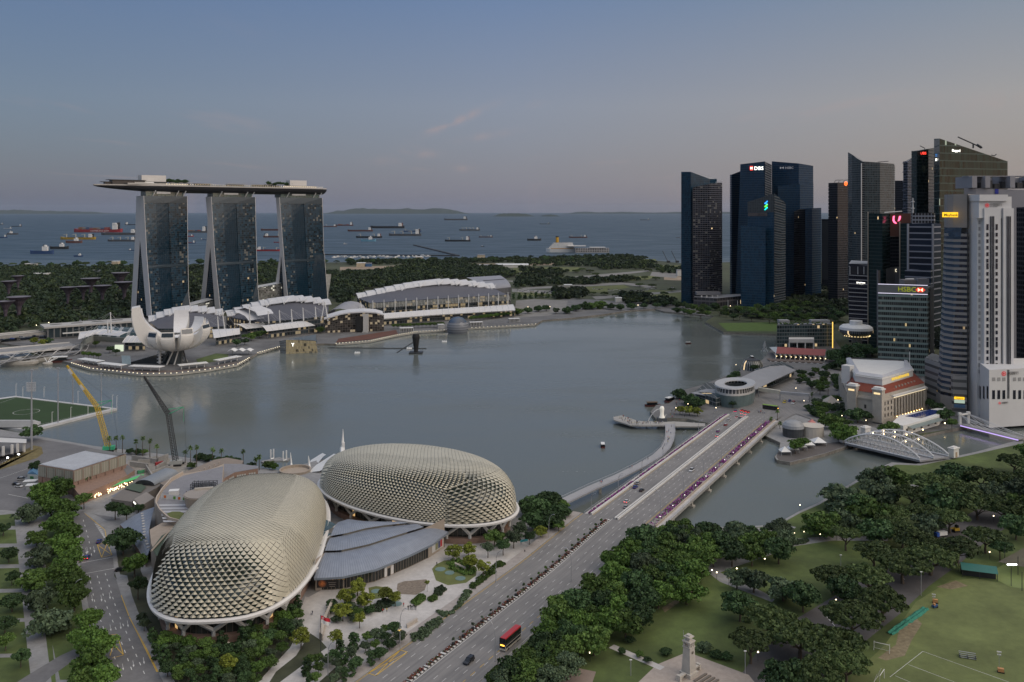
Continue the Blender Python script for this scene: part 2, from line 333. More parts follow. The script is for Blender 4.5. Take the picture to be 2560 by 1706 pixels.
sheet("promenade",[(2113,1117),(2062,1134),(1976,1156),(1942,1150),(1937,1142),(1947,1130),(1951,1107),(1908,1087),(1880,1074),(1850,1045),(1930,1020),(2050,1020),(2150,1060),(2215,1077)],GPAVE,dz=.014)
sheet("promenade",[(1960,1000),(2050,1020),(2150,1060),(2215,1077),(2268,1089),(2364,1075),(2407,1067),(2480,1051),(2560,1047),(2700,1035),(2700,940),(2080,930)],DPAVE,dz=.018)
sheet("promenade",[(1779,790),(1660,779),(1639,773),(1577,776),(1509,786),(1431,795),(1356,801),(1339,811),(1280,815),(1169,821),(1114,826),(1042,830),(989,839),(925,853),(840,860),(811,859),(760,862),(698,868),(644,883),(622,896),(594,912),(520,925),(435,935),(350,936),(286,929),(222,922),(175,908),(132,895),(80,869),(0,857),(200,800),(500,790),(900,790),(1200,760),(1330,770),(1420,745),(1520,752),(1700,760)],DPAVE,dz=.01)
sheet("lawn",[(1795,808),(1944,806),(1942,829),(1818,828)],mat("event_lawn",(.07,.12,.02),.95,var=.2,scale=.2),dz=.05)
for pts in ([(1620,725),(1715,728),(1712,759),(1640,752),(1585,736)],[(1435,719),(1560,713),(1575,719),(1500,733),(1470,729)],[(1500,693),(1640,690),(1620,700),(1540,705)],[(1280,668),(1450,668),(1440,679),(1290,681)],[(1290,727),(1385,727),(1380,740),(1300,742)],[(1620,663),(1710,664),(1710,671),(1640,671)],[(1340,650),(1640,648),(1640,655),(1330,657)],[(1150,679),(1200,678),(1215,686),(1160,688)],[(2040,770),(2110,750),(2125,765),(2060,785)]):
 sheet("lawn",pts,mat("far_meadow",(.10,.115,.036),.95,var=.2,scale=.03,big=.2,big_scale=.01),dz=.02)
for pts in ([(1290,752),(1335,748),(1420,752),(1412,775),(1370,790),(1285,795)],[(1400,695),(1620,676),(1625,679),(1420,702)],[(1480,742),(1710,726),(1710,730),(1490,749)],[(1300,720),(1560,706),(1640,717),(1630,722),(1560,712),(1310,724)],[(1190,697),(1330,705),(1330,708),(1190,700)],[(1280,722),(1390,728),(1380,735),(1280,730)],[(1630,680),(1700,684),(1690,696),(1625,690)]):
 sheet("road",pts,mat("far_road",(.2,.195,.185),.9,var=.15,scale=.05),dz=.03)
for pts in ([(1660,690),(1708,692),(1708,702),(1660,700)],[(850,668),(1010,664),(1010,671),(850,676)],[(1870,690),(1900,690),(1900,700),(1870,700)],[(1150,660),(1420,658),(1440,662),(1150,668)]):
 sheet("ground",pts,mat("building_site_earth",(.27,.21,.15),.95,var=.3,scale=.03),dz=.026,label="bare brown earth of a far building site")

# ---------------------------------------------------------------- foreground ground cover
sheet("lawn",[(-120,1300),(30,1285),(60,1330),(110,1480),(130,1600),(140,1706),(150,1800),(-250,1800)],LAWN,dz=.008)
sheet("path",[(36,1292),(66,1288),(82,1340),(140,1790),(88,1790),(66,1600),(46,1400)],GPAVE,dz=.016)
for y_ in (1317,1361,1413,1474,1548,1636):
 sheet("path",[(-60,y_),(48+(y_-1317)*.06,y_-2),(50+(y_-1317)*.06,y_+7),(-60,y_+10)],GPAVE,dz=.024)
PARK=[(1560,1345),(1640,1330),(1760,1322),(1860,1322),(1945,1314),(2000,1283),(2048,1262),(2104,1229),(2184,1182),(2240,1162),(2300,1164),(2390,1146),(2450,1133),(2560,1108),(2720,1080),(3050,1055),(3200,1300),(3000,1800),(1180,1800),(1215,1706),(1330,1590),(1480,1430)]
sheet("lawn",PARK,LAWN,dz=.008)
sheet("playing_field",[(2080,1800),(2130,1690),(2210,1615),(2290,1505),(2375,1452),(2440,1446),(2560,1470),(2900,1500),(3000,1800)],FIELD,dz=.02)
sheet("road",[(1900,1620),(1990,1548),(2217,1412),(2330,1330),(2420,1287),(2560,1205),(2700,1150),(2760,1190),(2560,1290),(2470,1350),(2392,1415),(2322,1466),(2250,1535),(2180,1590),(2060,1690),(1960,1790),(1780,1790)],mat("park_road_asphalt",(.1,.095,.095),.9,var=.12,scale=.3,big=.1),dz=.026)
for (a,b)in (((2065,1540),(2095,1575)),((2000,1598),(2034,1636)),((2235,1420),(2262,1450)),((2180,1458),(2212,1490)),((2120,1500),(2150,1532))):
 q=MB();A,B=V(G(*a)),V(G(*b));d_=(B-A).normalized();n_=V((-d_.y,d_.x,0))*.12
 q.face([(v.x,v.y,2.036)for v in (A+n_,A-n_,B-n_,B+n_)]);structure("road_marking",q,LINE)
sheet("path",[(1752,1418),(1790,1400),(1850,1372),(1960,1350),(2080,1340),(2220,1342),(2220,1353),(2080,1352),(1985,1366),(1915,1392),(1830,1420),(1800,1432),(1870,1462),(1940,1496),(1930,1506),(1800,1455)],GPAVE,dz=.018)
sheet("promenade",[(1640,1330),(1760,1324),(1860,1324),(1960,1313),(1990,1318),(1960,1350),(1850,1372),(1790,1400),(1752,1412),(1720,1370)],mat("river_paving",(.33,.315,.3),.85,var=.12,scale=.3),dz=.022)
sheet("path",[(2120,1262),(2200,1230),(2330,1200),(2330,1208),(2210,1240),(2130,1275)],GPAVE,dz=.018)
sheet("plaza",[(1497,1800),(1642,1662),(1710,1634),(1735,1637),(1872,1688),(1960,1800)],mat("memorial_paving",(.36,.31,.27),.85,var=.14,scale=.5,big=.1),dz=.03)
sheet("path",[(1522,1620),(1535,1612),(1662,1668),(1650,1676)],PAVE,dz=.034)
sheet("path",[(1395,1706),(1440,1670),(1490,1680),(1480,1710),(1400,1740)],mat("brown_path",(.24,.19,.16),.9,var=.15),dz=.034)
for pts in ([(2250,1560),(2290,1545),(2305,1560),(2280,1600),(2262,1640),(2215,1652),(2195,1645),(2240,1612)],[(2340,1468),(2390,1452),(2420,1465),(2380,1474)],[(1655,1520),(1740,1470),(1745,1476),(1690,1512),(1662,1532)]):
 sheet("bare_patch",pts,mat("worn_turf",(.2,.165,.1),.95,var=.35,scale=.6),dz=.03)
for a,b in (((2225,1693),(2307,1629)),((2307,1629),(2523,1706)),((2271,1662),(2387,1706)),((2238,1690),(2276,1706)),((2225,1706),(2210,1720))):
 q=MB();A,B=V(G(*a)),V(G(*b));d_=(B-A).normalized();n_=V((-d_.y,d_.x,0))*.07
 q.face([(v.x,v.y,2.034)for v in (A+n_,A-n_,B-n_,B+n_)]);structure("field_marking",q,LINE)

sheet("road",[(-300,1075),(90,1097),(170,1109),(232,1121),(235,1128),(200,1148),(150,1165),(112,1182),(98,1215),(98,1262),(180,1283),(207,1278),(250,1288),(300,1296),(300,1300),(240,1306),(235,1308),(269,1360),(282,1390),(286,1435),(303,1489),(323,1543),(370,1630),(408,1706),(440,1780),(330,1780),(285,1706),(250,1600),(222,1520),(204,1430),(196,1390),(188,1350),(175,1310),(150,1296),(95,1287),(20,1276),(-300,1260)],ASPH,dz=.012)
sheet("traffic_island",[(-100,1225),(0,1162),(50,1132),(85,1114),(104,1118),(108,1134),(92,1146),(0,1175),(-100,1210)],mat("dry_grass",(.16,.13,.055),.95,var=.3,scale=.3),dz=.06)
sheet("traffic_island",[(208,1281),(222,1280),(262,1300),(285,1312),(300,1330),(284,1335),(262,1322)],GPAVE,dz=.10)
sheet("pavement",[(270,1358),(284,1355),(292,1395),(300,1437),(318,1440),(330,1490),(345,1530),(400,1640),(430,1690),(470,1780),(443,1780),(408,1704),(370,1628),(324,1542),(304,1488),(288,1436),(283,1390)],GPAVE,dz=.12)
sheet("road",[(20,1720),(90,1676),(150,1640),(190,1622),(200,1640),(130,1690),(80,1740)],ASPH,dz=.03)
sheet("garden_bed",[(262,1345),(292,1330),(345,1330),(352,1400),(350,1530),(320,1440),(302,1436),(293,1393),(286,1352)],SOIL,dz=.028)
sheet("lawn",[(110,1310),(178,1310),(190,1400),(206,1520),(260,1700),(150,1700),(120,1560)],LAWN,dz=.008)
sheet("garden_bed",[(285,1440),(330,1500),(345,1530),(400,1640),(455,1740),(860,1740),(868,1676),(800,1560),(520,1580),(400,1540),(340,1400),(300,1380)],SOIL,dz=.03)
sheet("plaza",[(760,1500),(850,1450),(960,1428),(1085,1366),(1115,1350),(1150,1372),(1190,1345),(1240,1330),(1290,1345),(1345,1376),(1300,1400),(1180,1480),(1100,1535),(1030,1590),(960,1640),(900,1665),(860,1668),(800,1600),(740,1560)],PAVE,dz=.05)
sheet("path",[(762,1492),(800,1500),(790,1545),(778,1580),(740,1640),(690,1680),(640,1760),(600,1760),(660,1690),(725,1620),(752,1570)],PAVE,dz=.06)
sheet("path",[(700,1706),(830,1610),(900,1560),(960,1530),(1000,1560),(930,1590),(860,1650),(760,1740)],PAVE,dz=.064)
sheet("plaza",[(994,1460),(1010,1454),(1066,1449),(1068,1456),(1062,1476),(1040,1488),(1000,1486),(992,1474)],mat("striped_paving",(.2,.165,.13),.85,var=.35,scale=.9),dz=.07)
sheet("lawn",[(1080,1423),(1090,1412),(1110,1402),(1160,1400),(1192,1420),(1190,1440),(1165,1458),(1120,1464),(1090,1452)],mat("lawn_mound",(.12,.14,.045),.95,var=.2,scale=.3),dz=.075)
sheet("lawn",[(921,1470),(940,1466),(972,1470),(985,1482),(960,1495),(925,1500)],mat("lawn_mound",(.12,.14,.045)),dz=.075)
for i,(px,py,r_)in enumerate(((1101,1424,13),(1124,1433,12),(1151,1447,13),(991,1511,14),(940,1479,12))):
 q=MB();c_=G(px,py);rr=r_/F*c_[1];q.cyl((c_[0],c_[1],2.08),rr,.12,28);q.build("glass_disc",mat("turquoise_glass_floor",(.16,.24,.23),.35,var=.1))
 o=bpy.data.objects["glass_disc" if i==0 else f"glass_disc.{i:03d}"];tag(o,["round blue green glass skylight nearest the blue roof on the oval lawn","middle one of three round glass skylights on the oval lawn","round glass skylight nearest the road on the oval lawn","round glass skylight in the pale paving beside the lone tree","round glass skylight under the yellow green trees"][i],"skylight","round skylights in the forecourt")
# ---------------------------------------------------------------- the boulevard and the road bridge: s metres along, t metres across
UD,VD=V((.497,.868,0)),V((.868,-.497,0))
def zr(s):
 if s<330:return 2.05
 if s<405:
  a=(s-330)/75;a=a*a*(3-2*a);return 2.05+2.55*a
 if s<640:return 4.6
 a=min(1,(s-640)/50);return 4.6-2.2*a*a*(3-2*a)
def RD(s,t,z=0.0):p=UD*s+VD*t;return (p.x,p.y,zr(s)+z)
def strip(mb,s0,s1,t0,t1,dz,step=12.0,t0b=None,t1b=None):
 n=max(1,int((s1-s0)/step));
 for i in range(n):
  a,b=s0+(s1-s0)*i/n,s0+(s1-s0)*(i+1)/n
  mb.quad(RD(a,t0,dz),RD(a,t1,dz),RD(b,t1,dz),RD(b,t0,dz),[(t0,a),(t1,a),(t1,b),(t0,b)])
 return mb
def bar(mb,s0,s1,t0,t1,z0,z1,step=12.0):
 n=max(1,int((s1-s0)/step));rings=[]
 for i in range(n+1):
  s=s0+(s1-s0)*i/n;rings.append([RD(s,t0,z0),RD(s,t0,z1),RD(s,t1,z1),RD(s,t1,z0)])
 mb.loft(rings,ring=True);mb.face(rings[0]);mb.face(rings[-1][::-1]);return mb
def road_mat():
 m,n,l,b=nodes_of("worn_asphalt");t=n.new("ShaderNodeUVMap");I(b,"Roughness",.75)
 mp=n.new("ShaderNodeMapping");I(mp,"Scale",(1.0,.03,1));l.new(t.outputs[0],mp.inputs[0])
 x=n.new("ShaderNodeTexNoise");I(x,"Scale",.9);I(x,"Detail",5);l.new(mp.outputs[0],x.inputs["Vector"])
 y=n.new("ShaderNodeTexNoise");I(y,"Scale",.06);I(y,"Detail",5);l.new(t.outputs[0],y.inputs["Vector"])
 r=n.new("ShaderNodeValToRGB");a=n.new("ShaderNodeMath");a.operation='MULTIPLY_ADD';I(a,1,.6);l.new(x.outputs[0],a.inputs[0]);q=n.new("ShaderNodeMath");q.operation='MULTIPLY';I(q,1,.4);l.new(y.outputs[0],q.inputs[0]);l.new(q.outputs[0],a.inputs[2]);l.new(a.outputs[0],r.inputs[0])
 e=r.color_ramp.elements;e[0].position=.3;e[0].color=(.135,.132,.132,1);e[1].position=.7;e[1].color=(.25,.24,.23,1);l.new(r.outputs[0],b.inputs["Base Color"]);return m
RASPH=road_mat()
q=MB();strip(q,150,404,-190,-154,0);
for t_ in (-190,-154):
 for i in range(22):
  a,b=330+i*75/22,330+(i+1)*75/22;q.quad((*RD(a,t_)[:2],1.9),(*RD(b,t_)[:2],1.9),RD(b,t_),RD(a,t_))
structure("road",q,RASPH)
q=MB();strip(q,656,760,-186,-150,0);structure("road",q,RASPH)
sheet("road",[(1845,1030),(1880,990),(1950,962),(2010,940),(2060,920),(2120,932),(2060,962),(2020,1000),(2100,1040),(2060,1060),(1990,1035),(1935,1062),(1900,1060)],RASPH,z=2.3,dz=.12)
q=MB();bar(q,150,404,-190.35,-190,-.05,.14);bar(q,150,404,-154,-153.65,-.05,.14);structure("kerb",q,CONC)
q=MB();strip(q,150,404,-195,-190.35,.12);structure("pavement",q,mat("pavement_slabs",(.33,.3,.28),.85,var=.15,scale=.5))
br=thing("road_bridge","wide grey road bridge over the river mouth with purple flowers along both sides","bridge",RD(530,-168))
def pb(name,mb,m,parent):
 o=mb.build(name,m);o.parent=parent;o.matrix_parent_inverse=Matrix.Translation(-V(parent.location));KIDS.setdefault(parent.name,[]).append(o);return o
q=MB();bar(q,404,656,-188.6,-147,-1.5,-.02);pb("deck",q,CONC,br)
q=MB();strip(q,404,656,-184,-171.6,.02);strip(q,404,656,-170,-154,.02);pb("carriageway",q,RASPH,br)
q=MB();bar(q,404,656,-185,-184.2,0,.95);pb("parapet",q,OFFWHITE,br)
q=MB();bar(q,404,656,-171.9,-171.1,0,.9);bar(q,404,656,-170.5,-169.7,0,.9);pb("median_barrier",q,OFFWHITE,br)
q=MB();bar(q,404,656,-171.1,-170.5,.35,.5);pb("median_trough",q,DARK,br)
q=MB();bar(q,404,656,-150.3,-149.8,0,.9);pb("parapet",q,TAN,br)
q=MB();strip(q,404,656,-149.8,-147.1,.03);pb("footway",q,PAVE,br);q=MB();strip(q,404,656,-188.4,-186.4,.03);pb("footway",q,PAVE,br)
for t_ in (-147.15,-188.5):
 q=MB();bar(q,404,656,t_-.05,t_+.05,1.0,1.1);bar(q,404,656,t_-.03,t_+.03,.5,.56)
 for i in range(84):q.box((*RD(404+i*3,t_)[:2],zr(404+i*3)),(.08,.08,1.05),base=1)
 pb("railing",q,STEEL,br)
for s in (424,454,484,514,544,574,604,634):
 q=MB();c_=RD(s,-168);rz_=atan2(VD.y,VD.x)
 q.box((c_[0],c_[1],-2),(43,3.2,2.9),rz_,base=1);q.box((c_[0],c_[1],.9),(41,1.6,2.6),rz_,base=1);pb("pier",q,mat("pier_concrete",(.36,.34,.3),.85,var=.2,scale=.3),br)
BOUG=mat("purple_bougainvillea",(.28,.045,.27),.9,var=.4,scale=.5)
HEDGE=mat("hedge_leaves",(.05,.085,.022),.9,var=.35,scale=.8)
def leafbox(mb,s0,s1,t0,t1,z0,z1,n,size=.5):
 for _ in range(n):
  s,t,z=RU(s0,s1),RU(t0,t1),RU(z0,z1);c=V(RD(s,t,z));a=V((random.gauss(0,1),random.gauss(0,1),random.gauss(0,.6))).normalized();b=a.cross(V((random.gauss(0,1),random.gauss(0,1),random.gauss(0,1)))).normalized();k=size*RU(.6,1.2);mb.m=0 if random.random()<.72 else 1
  mb.quad(c-a*k-b*k,c+a*k-b*k,c+a*k+b*k,c-a*k+b*k)
for t0,t1,lab in ((-186.3,-185.1,"long bed of purple flowers on the bay side of the road bridge"),(-153.9,-150.4,"long bed of purple flowers on the river side of the road bridge")):
 fl=thing("flower_bed",lab,"flower bed",RD(530,t0),group="purple flower beds along the road bridge")
 q=MB();bar(q,404,654,t0,t1,.02,.5);pb("planter",q,CONC,fl)
 q=MB()
 for i in range(25):
  a=404+i*10
  if random.random()<.86:leafbox(q,a,a+RU(8,10),t0,t1,.5,1.2,int(190*RU(.6,1)),.26)
  else:leafbox(q,a,a+9,t0,t1,.5,.8,50,.25)
 pb("blossom",q,[BOUG,HEDGE],fl)
q=MB()
for t_ in (-186.7,-183.3,-179.9):
 for i in range(64):a=160+i*8.0;q.m=0;strip(q,a,a+2.6,t_+(.0 if a<400 else 2.2+(t_+186.7)*-.12),t_+.16+(.0 if a<400 else 2.2+(t_+186.7)*-.12),.035,3)
for t_ in (-168.0,-164.6,-161.2,-157.8):
 for i in range(64):a=160+i*8.0;strip(q,a,a+2.6,t_,t_+.16,.035,3)
strip(q,150,404,-173.0,-172.8,.03)
structure("road_marking",q,LINE)
q=MB()
for t_ in (-189.6,-189.2):strip(q,150,404,t_,t_+.12,.03)
for t_ in (-183.6,):strip(q,404,650,t_,t_+.14,.035)
for t_ in (-156.0,-155.5):strip(q,404,650,t_,t_+.14,.035)
for i in range(26):strip(q,170+i*6,173+i*6,-158.6+.2,-158.4+.2,.034,3)
structure("road_marking",q,YLINE)
q=MB()     # yellow box junction at the slip road
for a,b in (((232,-189.4),(250,-189.4)),((250,-189.4),(250,-186.2)),((250,-186.2),(232,-186.2)),((232,-186.2),(232,-189.4)),((232,-189.4),(250,-186.2)),((250,-189.4),(232,-186.2))):
 A,B=V(RD(*a,.04)),V(RD(*b,.04));d_=(B-A).normalized();n_=V((-d_.y,d_.x,0))*.14;q.face([A+n_,A-n_,B-n_,B+n_])
structure("road_marking",q,YLINE)
md=thing("median_planter","long planted median of potted shrubs and red brown flowers down the boulevard","planter",RD(290,-174.5))
q=MB()
for i in range(252):q.m=i%2;bar(q,150+i,151+i,-175.6,-173.55,-.02,.25,3)
pb("kerb",q,[mat("black_kerb",(.05,.05,.05),.8),LINE],md)
REDFL=mat("red_brown_flowers",(.16,.045,.03),.9,var=.5,scale=1.2)
q=MB()
for i in range(24):leafbox(q,152+i*10.4,152+i*10.4+8.6,-175.3,-173.9,.3,1.0,130,.22)
pb("bedding_flowers",q,[REDFL,HEDGE],md)
q=MB();q2=MB()
def gseg(mb,a,b,w_=.14,z=2.04):
 A,B=V(G(*a)),V(G(*b));d_=(B-A).normalized();n_=V((-d_.y,d_.x,0))*w_;mb.face([(v.x,v.y,z)for v in (A+n_,A-n_,B-n_,B+n_)])
def dashes(mb,pts,n,duty=.35):
 w_=[V(G(*p))for p in pts]
 ls=[0]
 for i in range(1,len(w_)):ls.append(ls[-1]+(w_[i]-w_[i-1]).length)
 def at(s):
  for i in range(1,len(w_)):
   if s<=ls[i]or i==len(w_)-1:return w_[i-1].lerp(w_[i],(s-ls[i-1])/(ls[i]-ls[i-1]))
 for k in range(n):
  a,b=at(ls[-1]*k/n),at(ls[-1]*(k+duty)/n);d_=(b-a).normalized();n_=V((-d_.y,d_.x,0))*.13;mb.face([(v.x,v.y,2.045)for v in (a+n_,a-n_,b-n_,b+n_)])
dashes(q,[(223,1440),(240,1520),(275,1615),(310,1706)],15);dashes(q,[(243,1440),(268,1520),(305,1610),(335,1690)],14);dashes(q,[(263,1434),(290,1520),(330,1615),(368,1700)],15);dashes(q,[(208,1300),(222,1350),(231,1400)],7);dashes(q,[(193,1310),(203,1360),(210,1400)],6)
gseg(q,(203,1408),(283,1393));gseg(q,(205,1436),(288,1421));gseg(q,(20,1236),(70,1246));gseg(q,(0,1196),(104,1160),.1)
for (x_,y_)in ((229,1496),(252,1496),(273,1490),(275,1570),(300,1565),(318,1560),(306,1668),(332,1660),(358,1652),(214,1378),(234,1374),(217,1376)):
 gseg(q,(x_,y_-8),(x_+2,y_+4),.06);A=V(G(x_+2.5,y_+9));B=V(G(x_-.5,y_+3));C_=V(G(x_+4,y_+2.5));q.face([(v.x,v.y,2.045)for v in (A,B,C_)])
for i in range(9):gseg(q,(238+i*3.4,1312+i*5),(250+i*2.6,1315+i*5.5),.14)
structure("road_marking",q,LINE)
for a,b in (((243,1362),(268,1358)),((268,1358),(280,1388)),((280,1388),(254,1394)),((254,1394),(243,1362)),((243,1362),(280,1388)),((268,1358),(254,1394)),((262,1590),(292,1586)),((292,1586),(309,1638)),((309,1638),(280,1646)),((292,1586),(275,1640)),((262,1590),(309,1638)),((323,1543),(342,1580)),((342,1580),(392,1680)),((326,1543),(345,1580)),((345,1580),(395,1680)),((303,1489),(322,1540)),((306,1489),(325,1540)),((212,1284),(262,1325)),((262,1325),(268,1356))):gseg(q2,a,b,.13,2.05)
structure("road_marking",q2,YLINE)
# ---------------------------------------------------------------- hotel of three leaning towers carrying a boat-shaped roof deck
dD=V((.735,.677,0));nD=V((-.677,.735,0));S0=V((-545,1280,0))
def HP(t,s,z):p=S0+dD*t+nD*s;return (p.x,p.y,z)
HGL=facade("hotel_curtain_wall",glass=(.009,.026,.042),wall=(.02,.04,.05),fh=3.4,bw=3.2,sp=.10,mw=.05,rough=.12,ior=1.35,lit=.004,vary=.75,ls=.22,tilt=.03,blinds=.05)
HGD=facade("hotel_dark_core",glass=(.005,.020,.034),wall=(.005,.018,.03),fh=3.4,bw=3.2,sp=.04,mw=.06,rough=.10,ior=1.3,lit=0,vary=.18,tilt=.012)
HWALL=mat("hotel_white_end_wall",(.62,.60,.585),.55,var=.06,scale=.05)
ATRG=facade("hotel_atrium_glass",glass=(.012,.03,.05),wall=(.03,.05,.07),fh=3.4,bw=3,sp=.1,mw=.08,lit=.006,ls=.3)
ZT=182.5
def lerpt(tab,z):
 for (z0,v0),(z1,v1)in zip(tab,tab[1:]):
  if z<=z1:return v0+(v1-v0)*(z-z0)/(z1-z0)if z1>z0 else v0
 return tab[-1][1]
def hotel(t0,wid,kpx,edge,outer,innL,innR,front,rshift,lab,zb=6):
 """tables of (py, px) along the end wall seen from the bay, turned into metres across the tower"""
 Y=(S0+dD*t0).y
 def tab(rows):return sorted((ZA(py,Y),(edge-px)/kpx)for py,px in rows)
 O,IL,IR,FR=tab(outer),tab(innL),tab(innR),tab(front);zap=IL[-1][0]
 base=V(HP(t0,0,0));h=thing("hotel_tower",lab,"hotel tower",base,group="three hotel towers under the roof deck")
 def rel(p):return tuple(V(p)-base)
 zs=[zb+(ZT-zb)*i/22 for i in range(23)]
 def fz(z,k):f=lerpt(FR,z);return f*(1-k)+f*rshift*k
 for nm,a,b,mt_,off in (("guest_room_glazing",0.0,.26,HGL,0),("core_glazing",.26,.56,HGD,.9),("guest_room_glazing",.56,1.0,HGL,0)):
  q=MB();rings=[]
  for z in zs:rings.append([rel(HP(t0+wid*k,fz(z,k)+off,z))for k in (a,(a+b)/2,b)])
  q.loft(rings)
  if off:
   for k in (a,b):q.loft([[rel(HP(t0+wid*k,fz(z,k),z)),rel(HP(t0+wid*k,fz(z,k)+off,z))]for z in zs])
  q.uv=[]
  for f in q.f:
   for i in f:v=q.v[i];q.uv.append((V((v[0],v[1],0)).dot(dD),v[2]))
  q.build(nm,mt_,h)
 for z0,z1 in ((172,ZT),(76,80)):
  q=MB();q.loft([[rel(HP(t0+wid*k,fz(z,k)-.35,z))for k in (0,.5,1)]for z in (z0,z1)])
  q.build("plant_floor_band",mat("hotel_plant_floor",(.008,.024,.036),.3,var=.1),h)
 for tt,k in ((t0,0),(t0+wid,1)):
  q=MB()
  zl=[z for z in zs if z<zap]+[zap];zu=[zap]+[z for z in zs if z>zap]
  e=-.5 if k==0 else .5
  def leg(A,B,zz):
   for pf in (0,1):
    q.loft([[rel(HP(tt+e*pf,A(z),z)),rel(HP(tt+e*pf,B(z),z))]for z in zz])
   q.loft([[rel(HP(tt,A(z),z)),rel(HP(tt+e,A(z),z))]for z in zz]);q.loft([[rel(HP(tt,B(z),z)),rel(HP(tt+e,B(z),z))]for z in zz])
  leg(lambda z:fz(z,k)-.6,lambda z:lerpt(IR,z),zl);leg(lambda z:lerpt(IL,z),lambda z:lerpt(O,z),zl);leg(lambda z:fz(z,k)-.6,lambda z:lerpt(O,z),zu)
  q.build("end_wall",HWALL,h)
  q=MB();q.loft([[rel(HP(tt-e*2,lerpt(IR,z),z)),rel(HP(tt-e*2,lerpt(IL,z),z))]for z in zl]);q.build("atrium_glazing",ATRG,h)
 q=MB();q.loft([[rel(HP(t0+wid*k,lerpt(O,z),z))for k in (0,1)]for z in zs]);q.build("rear_glazing",HGD,h)
 q=MB();q.loft([[rel(HP(t0+wid*k,lerpt(IR,z),z))for k in (0,1)]for z in zs if z<zap]);q.loft([[rel(HP(t0+wid*k,lerpt(IL,z),z))for k in (0,1)]for z in zs if z<zap]);q.build("inner_glazing",HGD,h)
 q=MB();q.face([rel(HP(t0,fz(ZT,0),ZT)),rel(HP(t0+wid,fz(ZT,1),ZT)),rel(HP(t0+wid,lerpt(O,ZT),ZT)),rel(HP(t0,lerpt(O,ZT),ZT))]);q.build("roof",ROOFGREY,h)
 q=MB();q.prism([rel(HP(t0+a,b,0))[:2]for a,b in ((4,3),(wid-4,3),(wid-4,24),(4,24))],ZT,189.5);q.build("top_storey_glazing",facade("top_storey_glass",glass=(.06,.1,.09),wall=(.2,.22,.2),fh=4,bw=3,lit=.02,sp=.12),h)
 q=MB();q.prism([rel(HP(t0+a,b,0))[:2]for a,b in ((wid*.3,1.5),(wid*.62,1.5),(wid*.62,6),(wid*.3,6))],186,189.4);q.build("lift_head",WHITE,h)
 for a in (14,wid-16,wid-5):
  q=MB();q.tube([rel(HP(t0+a,2,ZT)),rel(HP(t0+a+2,-4,190.5))],.7);q.build("strut",WHITE,h)
hotel(0,64.6,.614,359,[(490,341),(600,337.5),(791,326),(830,323.5)],[(599,349.8),(791,339),(830,336.8)],[(599,350.2),(770,365.5),(830,370.6)],[(490,359),(638,366.6),(792,379),(830,382)],.2,"leaning hotel tower nearest the lotus-shaped museum, with wide splayed white legs")
hotel(102.8,73,.667,528,[(492,515),(556,520),(590,518.5),(747,503.5),(800,498.5)],[(619,526),(745,514),(800,508.8)],[(619,526.4),(743,536),(800,540.4)],[(492,528),(638,537),(776,551),(800,553.4)],.33,"middle one of the three leaning hotel towers under the boat-shaped deck")
hotel(218.8,79.7,.72,698,[(494,690),(560,694.5),(628,700),(640,699.5),(715,688),(790,676)],[(638,703),(708,697.6),(790,691.3)],[(638,703.4),(708,708),(790,713.4)],[(494,698),(652,710),(743,719),(790,723.6)],.36,"leaning hotel tower furthest from the lotus-shaped museum, with the narrowest white legs")
base=V(HP(115,13,190));sp=thing("roof_deck","long boat-shaped roof deck resting on the three hotel towers","roof deck",base)
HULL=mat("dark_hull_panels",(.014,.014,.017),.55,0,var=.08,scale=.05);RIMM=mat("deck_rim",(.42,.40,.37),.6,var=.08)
def deckw(t):
 if t<-66.7:return .4
 a=min(1,(t+66.7)/95);b=min(1,max(0,(312-t)/30));return 19.5*(a**.55)*(b**.3 if b<1 else 1)
ts=[-66.6,-65,-61,-55,-45,-32,-18,-2,20,50,90,130,170,210,250,280,296,306,310.5,311.8]
def hull_z(t):a=min(1,max(0,(t+66.7)/100));b=min(1,max(0,(312.3-t)/9));return 196.9-9.6*(a**.6)*(b**.4)
q=MB();rings=[]
for t in ts:
 wd=deckw(t);zb_=hull_z(t);ring=[]
 for i in range(13):
  a=pi*i/12;ring.append(tuple(V(HP(t,13-wd*cos(a),197.0-(197.0-zb_)*sin(a)**.62))-base))
 rings.append(ring)
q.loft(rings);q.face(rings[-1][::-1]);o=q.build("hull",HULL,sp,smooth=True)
q=MB();rings=[]
for t in ts:
 wd=deckw(t)+.3;ring=[tuple(V(HP(t,13-wd*sgn,z))-base)for sgn,z in ((1,197.3),(1.0,198.6),(.96,199.0),(-.96,199.0),(-1,198.6),(-1,197.3))];rings.append(ring)
q.loft(rings);q.build("deck_rim",RIMM,sp)
def dbox(nm,t,s,dims,z,m,a=0):
 q=MB();q.box(tuple(V(HP(t,s,z))-base),dims,atan2(dD.y,dD.x),base=1);return q.build(nm,m,sp)
dbox("service_block",17,14,(36,16,9.5),204,mat("white_cladding",(.6,.58,.55),.6,var=.05));dbox("service_block",257,14,(31,16,9),202.5,MATS["white_cladding"])
dbox("service_block_base",17,14,(38,18,4.9),199.02,DARK);dbox("service_block_base",257,14,(32,17,3.4),199.02,mat("roof_hedge_dark",(.03,.04,.025),.9))
dbox("restaurant_roof",-22,10,(52,18,.8),205,DARK);dbox("restaurant_wall",-20,11,(46,14,5.9),199.05,mat("smoked_glass",(.03,.032,.035),.3,var=.3,scale=.2));dbox("restaurant_roof",-45,10,(24,12,.7),202,DARK);dbox("restaurant_wall",-43,11,(18,8,2.9),199.05,MATS["smoked_glass"])
